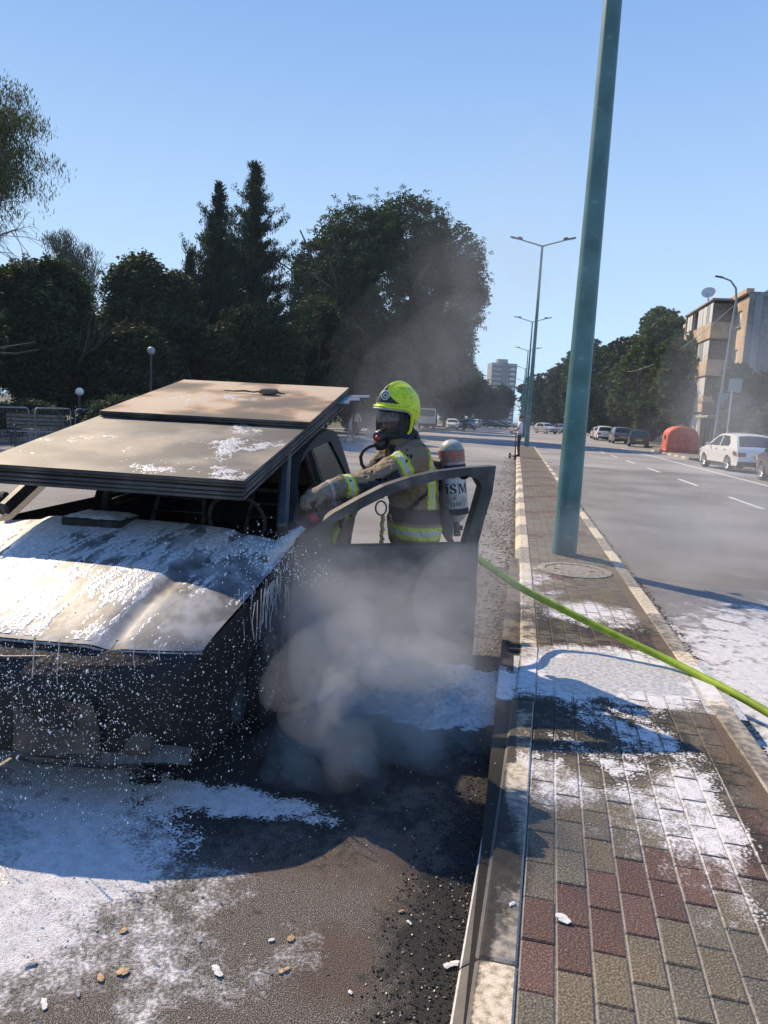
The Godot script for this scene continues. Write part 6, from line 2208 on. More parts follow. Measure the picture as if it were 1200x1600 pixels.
func flats() -> void:
	var t := thing("apartment_building", "tan block of flats with shuttered balconies and a satellite dish", "building", Vector3(14.7, 0.12, -54.3))
	var wallm: Material = over(grained(ntex(0.02, [[0.0, lin(0.48, 0.36, 0.24)], [1.0, lin(0.62, 0.48, 0.33)]], 256, FastNoiseLite.TYPE_SIMPLEX, 4, 141), 0.4, 0.9, null, 0.0, false), M.broad, 0.12)
	var gable: Material = over(grained(ntex(0.02, greys(0.24, 0.36, Vector3(1.0, 0.96, 0.9)), 256, FastNoiseLite.TYPE_SIMPLEX, 4, 142), 0.4, 0.9, null, 0.0, false), M.broad, 0.12)
	# facade towards the street: plane x = 0, runs to -z; width coordinate w = -z
	var F := Transform3D(Basis(Vector3(0, 0, -1), Vector3(0, 1, 0), Vector3(-1, 0, 0)), Vector3.ZERO)
	var wins := []
	for s in 4:
		var y := 0.9 + s * 2.65
		wins.append(Rect2(1.2, y, 0.9, 1.1))
		wins.append(Rect2(12.6, y, 1.4, 1.2))
		wins.append(Rect2(15.6, y, 1.4, 1.2))
	var m := MB.new()
	wall_with_windows(m, 19.0, 10.9, wins, F)
	put(m, "street_wall", wallm, t)
	for r: Rect2 in wins:
		m = MB.new()
		var c := F * Vector3(r.get_center().x, r.get_center().y, -0.12)
		m.box(c, Vector3(0.05, r.size.y, r.size.x), Basis.IDENTITY, 0.01)
		var w := put(m, "window", M.shutter, t)
		m = MB.new()
		m.box(F * Vector3(r.get_center().x, r.position.y - 0.05, 0.05), Vector3(0.16, 0.08, r.size.x + 0.16), Basis.IDENTITY, 0.01)
		put(m, "sill", M.stone, w)
	m = MB.new()
	m.box(Vector3(6.0, 5.45, 0.1), Vector3(12.0, 10.9, 0.2))
	put(m, "gable_wall", gable, t)
	m = MB.new()
	m.box(Vector3(6.0, 5.45, -18.9), Vector3(12.0, 10.9, 0.2))
	m.box(Vector3(6.0, 10.85, -9.4), Vector3(12.0, 0.3, 18.6))
	m.box(Vector3(12.0, 5.45, -9.4), Vector3(0.2, 10.9, 18.6))
	put(m, "shell", gable, t)
	m = MB.new()
	m.box(Vector3(0.0, 11.0, -9.4), Vector3(0.5, 0.35, 19.2), Basis.IDENTITY, 0.03)
	put(m, "parapet", wallm, t)
	m = MB.new()
	for k in 9:
		m.tube([Vector3(0.4 + 0.05 * k, 0.0, 0.24), Vector3(0.4 + 0.05 * k, 10.6, 0.24)], [0.03 + 0.008 * (k % 3)], 6)
		m.tube([Vector3(0.4 + 0.05 * k, 10.6, 0.24), Vector3(1.4 + 0.2 * k, 11.3, 0.3), Vector3(2.4 + 0.2 * k, 11.0, 0.2)], [0.03], 5)
	put(m, "pipe_run", M.visor_grey, t)
	# balconies that stand out from the facade, closed by shutters
	for s in 4:
		var y := 0.35 + s * 2.65
		m = MB.new()
		m.box(Vector3(-0.75, y, -7.4), Vector3(1.5, 0.18, 8.6), Basis.IDENTITY, 0.02)
		m.box(Vector3(-1.45, y + 0.55, -7.4), Vector3(0.12, 1.0, 8.6), Basis.IDENTITY, 0.02)
		m.box(Vector3(-0.75, y + 0.55, -3.1), Vector3(1.5, 1.0, 0.12), Basis.IDENTITY, 0.02)
		m.box(Vector3(-0.75, y + 1.3, -11.72), Vector3(1.5, 2.5, 0.14), Basis.IDENTITY, 0.02)
		var b := put(m, "balcony", wallm, t)
		for k in 9:
			if k in [5, 6] and s != 1:
				continue
			m = MB.new()
			m.box(Vector3(-1.44, y + 1.75, -3.6 - k * 0.9), Vector3(0.04, 1.36, 0.84), Basis.from_euler(Vector3(0, 0.04 * sin(k * 2.0 + s), 0)), 0.01)
			put(m, "shutter", M.shutter if (k + s) % 4 else M.visor_grey, b)
		for k in 4:
			m = MB.new()
			m.box(Vector3(-1.44, y + 1.75, -3.15 - k * 2.85), Vector3(0.07, 1.4, 0.07))
			put(m, "post", M.visor_grey, b)
		m = MB.new()
		m.box(Vector3(-0.8, y + 1.4, -3.12), Vector3(1.3, 1.9, 0.03))
		put(m, "side_screen", M.wood_slat, b)
	m = MB.new()
	m.box(Vector3(-0.75, 10.92, -7.4), Vector3(1.7, 0.14, 9.0), Basis.IDENTITY, 0.02)
	put(m, "balcony_roof", gable, t)
	# satellite dish on the parapet
	var d := thing("satellite_dish", "pale satellite dish on the roof edge of the flats", "satellite dish", Vector3(13.75, 11.14, -61.5))
	m = MB.new()
	m.lathe([Vector2(0.0, 0.0), Vector2(0.22, 0.02), Vector2(0.42, 0.08), Vector2(0.55, 0.15)], Transform3D(Basis.from_euler(Vector3(0.9, 0.4, 0.5)), Vector3(0.0, 0.95, 0)), 22)
	put(m, "reflector", M.shutter, d)
	m = MB.new()
	m.tube([Vector3(0, -0.03, 0), Vector3(0, 0.5, 0), Vector3(0.0, 0.95, 0)], [0.05], 8)
	m.tube([Vector3(0, 0.5, 0), Vector3(-0.35, 1.0, 0.5)], [0.025], 6)
	put(m, "mast", M.galv, d)
	# far tower
	var w := thing("tower_block", "tall grey tower block at the far end of the street", "building", Vector3(-10.8, 0, -450.0), 0.25)
	var tm: Material = mat(lin(0.30, 0.29, 0.28), 0.8)
	m = MB.new()
	m.box(Vector3(0, 17.5, 0), Vector3(15, 35, 12))
	put(m, "wall", tm, w)
	m = MB.new()
	m.box(Vector3(-0.5, 36.2, 0), Vector3(6, 2.6, 6))
	put(m, "roof_house", tm, w)
	m = MB.new()
	m.box(Vector3(0.2, 17.6, 6.1), Vector3(3.4, 35.4, 1.2))
	put(m, "stair_tower", mat(lin(0.10, 0.12, 0.15), 0.5), w)
	var wm := MB.new()
	wm.box(Vector3.ZERO, Vector3(2.6, 1.3, 0.3))
	var wmesh := wm.mesh()
	for fl in 12:
		for x: float in [-5.6, -2.9, 3.6, 6.0]:
			var o := put(wmesh, "window", M.glass_dark, w)
			o.position = Vector3(x, 2.0 + fl * 2.8, 6.05)
		var bm := put(wmesh, "balcony", M.plain_white, w)
		bm.position = Vector3(5.0, 1.0 + fl * 2.8, 6.6)
	# low house seen between the trunks
	var h := thing("low_house", "low pale house behind the street trees of the park side", "building", Vector3(-19.0, 0.1, -122.0))
	m = MB.new()
	m.box(Vector3(0, 2.6, 0), Vector3(9, 5.2, 14))
	put(m, "wall", M.stone, h)
	m = MB.new()
	m.box(Vector3(0, 5.3, 0), Vector3(9.6, 0.3, 14.6), Basis.IDENTITY, 0.05)
	put(m, "roof", M.visor_grey, h)
	for k in 4:
		m = MB.new()
		m.box(Vector3(4.52, 2.9, -4.8 + k * 3.2), Vector3(0.08, 1.3, 1.3))
		put(m, "window", M.glass_dark, h)

func leaf_clump(kind: String, sd: int) -> ArrayMesh:
	rng.seed = sd
	var m := MB.new()
	m.colored = true
	var n := 26
	var ls := 0.11
	if kind == "cypress":
		n = 20
	elif kind == "eucalypt":
		n = 16
		ls = 0.10
	elif kind == "far":
		n = 14
		ls = 0.26
	for i in n:
		var d := Vector3(rng.randfn(), rng.randfn(), rng.randfn()).normalized()
		var p := d * 0.5 * pow(rng.randf(), 0.4)
		var a := Vector3(rng.randfn(), rng.randfn() * 0.6, rng.randfn()).normalized()
		if kind == "cypress":
			a = (Vector3(d.x, 0, d.z) * 0.8 + Vector3.UP * rng.randf_range(0.4, 1.2)).normalized()
		elif kind == "eucalypt":
			a = (Vector3(rng.randfn() * 0.4, -1.0, rng.randfn() * 0.4)).normalized()
		var b := a.cross(Vector3(rng.randfn(), rng.randfn(), rng.randfn())).normalized()
		var l := ls * rng.randf_range(0.8, 1.5) * (1.7 if kind == "cypress" else 1.0)
		var w := l * (0.5 if kind != "eucalypt" else 0.22) * (0.5 if kind == "cypress" else 1.0)
		var nn := a.cross(b)
		var g := rng.randf_range(0.65, 1.35)
		var col := Color(g * rng.randf_range(0.9, 1.15), g, g * 0.9)
		var fold := nn * w * 0.25
		var q := [p - a * l, p + b * w + fold, p + a * l, p - b * w + fold]
		var f := m.v.size()
		for e: Vector3 in q:
			m.vert(e, nn, Vector2.ZERO, col)
		m.tri(f, f + 1, f + 2)
		m.tri(f, f + 2, f + 3)
	return m.mesh()

func crown_into(t: Node3D, lobes: Array, count: int, size: float, clump: ArrayMesh, material: Material, shell := 0.6) -> void:
	# lobes: [centre, radii]; clumps thick near each lobe's skin
	var vol := 0.0
	for l in lobes:
		vol += pow(l[1].x * l[1].y * l[1].z, 0.667)
	var X := []
	var cols := []
	for l in lobes:
		var k := int(count * pow(l[1].x * l[1].y * l[1].z, 0.667) / vol)
		for i in k:
			var d := Vector3(rng.randfn(), rng.randfn(), rng.randfn()).normalized()
			var r := lerpf(shell, 1.05, pow(rng.randf(), 0.6))
			var s := size * rng.randf_range(0.6, 1.35)
			if i % 7 == 0:   # sprigs that break the outline
				r = rng.randf_range(1.05, 1.32)
				s *= 0.62
			X.append(Transform3D(Basis.from_euler(Vector3(rng.randf_range(-0.5, 0.5), rng.randf() * TAU, rng.randf_range(-0.5, 0.5))).scaled(Vector3.ONE * s), l[0] + d * l[1] * r))
			var g := rng.randf_range(0.7, 1.3)
			cols.append(Color(g * rng.randf_range(0.92, 1.1), g, g * rng.randf_range(0.85, 1.05)))
	scatter(clump, X, cols, "crown", material, t).set_meta("kind", "stuff")

func limbs(m: MB, from: Vector3, to: Vector3, r0: float, depth: int, spread: float) -> void:
	var mid := from.lerp(to, 0.5) + Vector3(rng.randfn(), rng.randfn() * 0.3, rng.randfn()) * from.distance_to(to) * 0.07
	m.tube([from, mid, to], [r0, r0 * 0.82, r0 * 0.6], 7, false)
	if depth <= 0:
		return
	var l := from.distance_to(to)
	for k in 3:
		var d := ((to - from).normalized() + Vector3(rng.randfn(), rng.randfn() * 0.5 + 0.25, rng.randfn()) * spread).normalized()
		limbs(m, mid.lerp(to, rng.randf_range(0.3, 1.0)), to + d * l * rng.randf_range(0.5, 0.8), r0 * 0.5, depth - 1, spread)

func round_tree(label: String, at: Vector3, hgt: float, wid: float, leaf: String, count: int, sd: int, group := "", trunk := 0.35, clear := 0.2, clump_kind := "ficus", size := 0.85, nl := 24) -> Node3D:
	var t := thing("tree", label, "tree", at, 0.0, group)
	rng.seed = sd
	var m := MB.new()
	var fork := Vector3(rng.randfn() * 0.3, hgt * clear, rng.randfn() * 0.3)
	m.tube([Vector3(0, -0.3, 0), Vector3(0, 0.2, 0), fork * 0.5, fork], [trunk * 1.5, trunk * 1.1, trunk * 0.95, trunk * 0.9], 10)
	for k in 5:
		var a := TAU * k / 5.0 + rng.randf()
		limbs(m, fork, fork + Vector3(cos(a) * wid * 0.26, hgt * 0.28, sin(a) * wid * 0.26), trunk * 0.55, 2, 0.5)
	put(m, "trunk", M.bark, t)
	var lobes := []
	var cy := hgt * (clear + 1.0) * 0.5 + hgt * 0.03
	var ry := hgt * (1.0 - clear) * 0.5
	for k in nl:
		var d := Vector3(rng.randfn(), rng.randfn(), rng.randfn()).normalized()
		var r := rng.randf_range(0.16, 0.38)
		lobes.append([Vector3(d.x * wid * 0.5 * (1.0 - r), cy + d.y * ry * (1.0 - r), d.z * wid * 0.5 * (1.0 - r)), Vector3(wid * 0.5 * r, ry * r, wid * 0.5 * r)])
	lobes.append([Vector3(0, cy * 0.95, 0), Vector3(wid * 0.30, ry * 0.62, wid * 0.30)])
	crown_into(t, lobes, count, size, clumps[clump_kind], M["leaf_" + leaf])
	return t

func cypress(label: String, at: Vector3, hgt: float, wid: float, count: int, sd: int) -> void:
	var t := thing("cypress_tree", label, "tree", at, 0.0, "cypress trees of the park")
	rng.seed = sd
	var m := MB.new()
	m.tube([Vector3(0, -0.2, 0), Vector3(0.05, hgt * 0.5, 0), Vector3(0, hgt * 0.97, 0)], [0.25, 0.14, 0.03], 8)
	put(m, "trunk", M.bark, t)
	# whorls of upswept branches
	var X := []
	var cols := []
	var whorls := int(hgt * 3.4)
	for k in whorls:
		var f := float(k) / whorls
		var y := hgt * (0.06 + 0.93 * f)
		var r := wid * 0.5 * (pow(1.0 - f, 0.95) + 0.035) * (rng.randf_range(0.55, 1.05) if k % 3 else rng.randf_range(1.1, 1.6))
		for b in 8:
			var a := rng.randf() * TAU
			var len := r * rng.randf_range(0.55, 1.1)
			var steps := maxi(2, int(len * 3.2 * count / 1000.0))
			for s in steps:
				var u := (s + rng.randf()) / steps
				var p := Vector3(cos(a) * len * u, y + len * 0.42 * u * u - len * 0.1 * u + rng.randfn() * 0.06, sin(a) * len * u)
				var sc := rng.randf_range(0.30, 0.62) * (1.0 - 0.30 * u)
				X.append(Transform3D(Basis.from_euler(Vector3(0, rng.randf() * TAU, 0)).scaled(Vector3(sc, sc * 1.2, sc)), p))
				var g := rng.randf_range(0.65, 1.3)
				cols.append(Color(g, g, g * 0.95))
	scatter(clumps.cypress, X, cols, "crown", M.leaf_cypress, t).set_meta("kind", "stuff")

var clumps := {}

func trees() -> void:
	for e in ["ficus", "cypress", "eucalypt", "far"]:
		clumps[e] = leaf_clump(e, 50)
	var g := "trees of the park"
	# the great ficus behind the firefighter
	var t := thing("ficus_tree", "huge round dark ficus rising behind the firefighter's helmet", "tree", Vector3(-12.0, 0.1, -64.5), 0.0, g)
	rng.seed = 3
	var m := MB.new()
	m.tube([Vector3(0, -0.3, 0), Vector3(0.1, 1.5, 0), Vector3(0, 4.5, 0)], [1.0, 0.7, 0.62], 10)
	for k in 6:
		var a := TAU * k / 6.0
		limbs(m, Vector3(0, 4.2, 0), Vector3(cos(a) * 3.2, 9.0, sin(a) * 3.2), 0.38, 2, 0.45)
	put(m, "trunk", M.bark, t)
	var lobes := []
	for e in [[0, 12.5, 0, 6.2, 6.2], [-4.6, 10.5, 0, 3.6, 4.6], [4.6, 12.0, 0, 3.8, 4.6], [-2.6, 16.0, 0.5, 3.3, 2.9], [1.8, 17.0, 0, 3.4, 2.7], [5.6, 14.8, 0.5, 2.6, 2.7], [6.6, 11.2, 0, 2.0, 2.6], [-6.6, 8.2, 0, 2.3, 3.4], [-6.0, 13.6, 0, 2.2, 2.6], [4.0, 8.4, 1.0, 2.6, 2.4], [-1.5, 7.8, 1.5, 3.6, 3.2], [6.2, 7.8, 0.0, 1.8, 2.0]]:
		lobes.append([Vector3(e[0], e[1], e[2]), Vector3(e[3], e[4], e[3])])
		for k in 3:
			var d := Vector3(rng.randfn(), rng.randfn(), rng.randfn()).normalized()
			lobes.append([Vector3(e[0], e[1], e[2]) + d * Vector3(e[3], e[4], e[3]) * 0.75, Vector3(e[3], e[4], e[3]) * rng.randf_range(0.28, 0.42)])
	crown_into(t, lobes, 8500, 1.0, clumps.ficus, M.leaf_ficus, 0.7)
	cypress("taller of the two cypress spires above the dark shrubs", Vector3(-15.6, 0.1, -42.0), 15.4, 10.5, 2300, 61)
	cypress("shorter of the two cypress spires above the dark shrubs", Vector3(-16.4, 0.1, -38.6), 13.3, 9.4, 2300, 62)
	cypress("small cypress tip beside the pair of spires", Vector3(-17.9, 0.1, -38.5), 9.8, 4.6, 1800, 63)
	# dark evergreen mass of the park edge
	round_tree("dark evergreen oak in front of the cypress spires", Vector3(-13.9, 0.1, -36.0), 6.6, 6.4, "shrub", 3600, 71, g, 0.2, 0.05)
	round_tree("dark carob tree between the cypress spires and the globe lamp", Vector3(-18.7, 0.1, -35.5), 8.6, 5.6, "carob", 3600, 72, g, 0.22, 0.12)
	round_tree("dark bushy tree behind the railings", Vector3(-20.6, 0.1, -29.5), 7.2, 5.4, "carob", 3600, 73, g, 0.22, 0.06)
	round_tree("dense dark tree behind the slatted bench", Vector3(-21.4, 0.1, -23.5), 6.4, 5.6, "carob", 3200, 74, g, 0.22, 0.06)
	round_tree("low dark tree behind the tall globe lamp", Vector3(-17.2, 0.1, -31.0), 4.6, 4.6, "shrub", 2600, 75, g, 0.16, 0.02)
	round_tree("dark tree between the cypress spires and the great ficus", Vector3(-11.6, 0.1, -44.0), 7.6, 5.0, "shrub", 3000, 76, g, 0.2, 0.04)
	round_tree("shrubby tree under the left flank of the great ficus", Vector3(-14.8, 0.1, -54.0), 9.5, 7.0, "ficus", 3200, 77, g, 0.25, 0.04)
	round_tree("olive grey shrub low under the great ficus", Vector3(-10.9, 0.1, -50.5), 4.2, 4.6, "olive", 1800, 78, g, 0.15, 0.03)
	round_tree("dense dark shrub tree filling the gap behind the railings", Vector3(-24.5, 0.1, -38.0), 7.0, 8.0, "carob", 3200, 79, g, 0.2, 0.03)
	round_tree("dark undergrowth tree beyond the taller cypress spire", Vector3(-20.5, 0.1, -50.0), 8.0, 9.0, "shrub", 3200, 80, g, 0.2, 0.03)
	round_tree("dark undergrowth tree at the far side of the park", Vector3(-31.0, 0.1, -46.0), 7.6, 10.0, "carob", 3000, 81, g, 0.2, 0.03)
	# clipped hedge and bushes at the wall
	var k := 0
	for e in [[-13.6, -24.2, 1.55, 2.4, "clipped round hedge bush beside the car boards"], [-16.9, -23.6, 1.25, 2.0, "low olive bush behind the railings"], [-16.4, -20.4, 1.2, 2.2, "low olive bush beside the slatted bench"], [-12.6, -27.6, 1.4, 2.2, "pale tipped bush beside the clipped hedge bush"]]:
		var b := thing("bush", e[4], "bush", Vector3(e[0], 0.1, e[1]), 0.0, "bushes along the park wall")
		rng.seed = 300 + k
		var sm := MB.new()
		for q in 5:
			sm.tube([Vector3.ZERO, Vector3(rng.randfn() * 0.3, e[2] * 0.7, rng.randfn() * 0.3)], [0.03, 0.01], 5)
		put(sm, "stem", M.bark, b)
		crown_into(b, [[Vector3(0, e[2] * 0.5, 0), Vector3(e[3] * 0.5, e[2] * 0.5, e[3] * 0.5)], [Vector3(0.4, e[2] * 0.6, 0.2), Vector3(e[3] * 0.3, e[2] * 0.4, e[3] * 0.3)]], 1100, 0.42, clumps.ficus, M.leaf_olive if k != 3 else M.leaf_light, 0.75)
		k += 1
	wispy_trees()
	# street trees: park side row, then house side row
	g = "street trees of the park side"
	var names := ["first", "second", "third", "fourth", "fifth", "sixth"]
	for i in 6:
		round_tree(names[i] + " round street tree beyond the great ficus on the park side", Vector3(-12.4 + 0.3 * sin(i * 2.0), 0.1, -86.0 - i * 15.0), 12.4 + 0.8 * sin(i * 3.0), 10.5, "ficus", 1500, 400 + i, g, 0.35, 0.20, "far", 1.25)
	g = "street trees of the house side"
	for i in 5:
		round_tree(names[i] + " of the dense dark street trees beyond the parked row on the house side", Vector3(15.6 + 0.5 * sin(i * 2.0), 0.1, -112.0 - i * 16.0), 15.0 + 1.0 * sin(i * 3.0), 13.0, "ficus", 1500, 420 + i, g, 0.35, 0.0, "far", 1.3)
	round_tree("large leafy tree beside the flats on the house side", Vector3(16.2, 0.1, -84.0), 14.2, 12.5, "light", 3200, 440, g, 0.35, 0.02, "far", 0.9)
	round_tree("leafy tree leaning out over the parked grey car", Vector3(13.6, 0.1, -91.0), 9.6, 7.5, "light", 2400, 441, g, 0.3, 0.12, "far", 0.8)
	round_tree("dense tree standing behind the orange container", Vector3(15.6, 0.1, -73.0), 8.2, 7.0, "carob", 2600, 442, g, 0.3, 0.06, "far", 0.8)
	round_tree("bright green tall shrub beyond the black hatchback", Vector3(13.2, 0.1, -79.0), 4.6, 3.2, "light", 1200, 443, g, 0.12, 0.03, "far", 0.6)
	round_tree("small tree in front of the flats beside the curved lamp", Vector3(13.9, 0.1, -50.2), 5.8, 3.6, "light", 1600, 444, g, 0.12, 0.20, "far", 0.55)
	round_tree("bushy tree behind the bus shelter", Vector3(16.0, 0.1, -64.5), 6.4, 5.4, "carob", 1800, 445, g, 0.2, 0.04, "far", 0.7)
	round_tree("light green hedge tree beside the bus shelter", Vector3(15.6, 0.1, -47.5), 3.6, 4.0, "light", 1400, 446, g, 0.12, 0.03, "far", 0.55)
	for i in 4:
		round_tree(names[i] + " of the distant trees where the street bends beyond the lamp posts", Vector3(6.0 + i * 3.2, 0.0, -205.0 + i * 9.0), 15.0 + 2.0 * i, 13.0, "ficus", 1100, 460 + i, "distant trees at the bend", 0.4, -0.06, "far", 1.5)
	for i in 3:
		round_tree(names[i] + " of the distant park side trees below the tower block", Vector3(-16.0 + i * 4.4, 0.0, -190.0 - i * 22.0), 15.5 - 1.2 * i, 13.0, "ficus", 1000, 470 + i, "distant trees below the tower", 0.4, -0.04, "far", 1.5)
	round_tree("leafy tree covering the lower floors of the flats", Vector3(13.2, 0.1, -62.5), 9.4, 6.0, "light", 2400, 447, g, 0.15, 0.1, "far", 0.6)
	# palms at the vanishing point
	for i in 2:
		var p := thing("palm_tree", ["taller of two thin palms at the far end of the street", "shorter of two thin palms at the far end of the street"][i], "palm", Vector3(1.6 + i * 1.8, 0.0, -235.0 - i * 12.0), 0.0, "palms at the far end of the street")
		var pm := MB.new()
		pm.tube([Vector3.ZERO, Vector3(0.2, 11.0 + i * -1.5, 0)], [0.3, 0.2], 8)
		put(pm, "trunk", M.bark, p)
		rng.seed = 480 + i
		crown_into(p, [[Vector3(0.2, 11.8 - i * 1.5, 0), Vector3(2.2, 1.3, 2.2)]], 260, 1.1, clumps.far, M.leaf_carob, 0.4)

func wispy_trees() -> void:
	# eucalypt reaching in at the park's edge: drooping bare twigs below, leafy above
	var t := thing("eucalyptus_tree", "eucalyptus with drooping twigs and thin leaves over the park railings", "tree", Vector3(-21.2, 0.1, -24.6))
	rng.seed = 90
	var m := MB.new()
	m.tube([Vector3(0, -0.2, 0), Vector3(0.2, 3.0, 0), Vector3(0.1, 6.5, 0), Vector3(0.5, 9.5, 0)], [0.35, 0.27, 0.2, 0.12], 9)
	var tips := []
	for e in [[Vector3(0.2, 8.0, 0), Vector3(3.2, 10.9, 0.3), true], [Vector3(0.3, 8.6, 0), Vector3(2.6, 11.6, -0.4), true], [Vector3(0.2, 7.0, 0), Vector3(3.5, 10.0, 0.2), true], [Vector3(0.1, 6.0, 0), Vector3(3.0, 8.4, 0.3), false], [Vector3(0.1, 5.4, 0), Vector3(2.9, 7.4, -0.3), false], [Vector3(0.1, 6.5, 0), Vector3(3.2, 9.2, 0.6), false], [Vector3(0.3, 9.0, 0), Vector3(-1.8, 11.4, 0.4), true], [Vector3(0.4, 9.4, 0), Vector3(1.0, 12.0, 0.0), true]]:
		var a: Vector3 = e[0]
		var b: Vector3 = e[1]
		var mid := a.lerp(b, 0.5) + Vector3(0, 0.5, 0)
		m.tube([a, mid, b], [0.08, 0.05, 0.025], 6)
		for k in 26:
			var f := rng.randf_range(0.3, 1.0)
			var p := a.lerp(mid, f * 2.0) if f < 0.5 else mid.lerp(b, f * 2.0 - 1.0)
			var d := Vector3(rng.randf_range(-0.3, 1.0), rng.randf_range(-0.7, 0.6), rng.randfn() * 0.6).normalized() * rng.randf_range(0.6, 1.7)
			var q := p + d * 0.6 + Vector3(0, 0.1, 0)
			var r := p + d - Vector3(0, 0.25, 0)
			m.tube([p, q, r], [0.014, 0.010, 0.006], 4, false)
			for s in 2:
				var d2 := d.rotated(Vector3.UP, rng.randf_range(-0.8, 0.8)) * 0.5
				m.tube([q, q + d2 * 0.6 - Vector3(0, 0.05, 0), q + d2 - Vector3(0, 0.2, 0)], [0.008, 0.006, 0.004], 4, false)
			if e[2]:
				tips.append(q)
				tips.append(r)
	put(m, "trunk", M.bark_pale, t)
	var X := []
	var cols := []
	for p: Vector3 in tips:
		for k in 9:
			var s := rng.randf_range(0.35, 0.8)
			X.append(Transform3D(Basis.from_euler(Vector3(rng.randf_range(-0.3, 0.3), rng.randf() * TAU, rng.randf_range(-0.3, 0.3))).scaled(Vector3.ONE * s), p + Vector3(rng.randfn(), rng.randfn(), rng.randfn()) * 0.24))
			var g := rng.randf_range(0.7, 1.3)
			cols.append(Color(g * 1.05, g, g * 0.8))
	scatter(clumps.eucalypt, X, cols, "crown", M.leaf_eucalypt, t).set_meta("kind", "stuff")
	# thin poplar like tree with bare upright branches, far behind
	var u := thing("poplar_tree", "sparse upright tree with bare pale branches behind the dark park trees", "tree", Vector3(-38.9, 0.1, -60.0))
	rng.seed = 91
	m = MB.new()
	var leafp := []
	for k in 15:
		var a := rng.randf() * TAU
		var b0 := Vector3(rng.randf_range(-0.4, 0.4), rng.randf_range(3.0, 5.5), rng.randf_range(-0.4, 0.4))
		var x := -3.0 + 6.0 * k / 14.0
		var top := Vector3(x, 15.4 - absf(x + 0.3) * 1.0 + rng.randf_range(-1.6, 0.4), rng.randfn() * 0.8)
		var mid := Vector3(x * 0.62, lerpf(b0.y, top.y, 0.5), top.z * 0.5)
		m.tube([b0, mid, top], [0.09, 0.06, 0.015], 5)
		for j in 24:
			var f := rng.randf_range(0.25, 1.0)
			var p := b0.lerp(mid, f * 2.0) if f < 0.5 else mid.lerp(top, f * 2.0 - 1.0)
			var d := Vector3(rng.randfn() * 0.45, rng.randf_range(0.5, 1.2), rng.randfn() * 0.45)
			m.tube([p, p + d * 1.1], [0.03, 0.012], 4, false)
			if p.y > 8.5 and k in [4, 5, 6, 7, 9, 10, 11]:
				leafp.append(p + d * 0.6)
	m.tube([Vector3(0, -0.2, 0), Vector3(0, 3.0, 0), Vector3(0, 6.0, 0)], [0.35, 0.3, 0.2], 8)
	put(m, "trunk", M.bark_pale, u)
	X = []
	cols = []
	for p: Vector3 in leafp:
		for k in 9:
			X.append(Transform3D(Basis.from_euler(Vector3(0, rng.randf() * TAU, 0)).scaled(Vector3.ONE * rng.randf_range(0.7, 1.3)), p + Vector3(rng.randfn(), rng.randfn(), rng.randfn()) * 0.3))
			var g := rng.randf_range(0.7, 1.3)
			cols.append(Color(g, g, g * 0.9))
	scatter(clumps.eucalypt, X, cols, "crown", M.leaf_olive, u).set_meta("kind", "stuff")

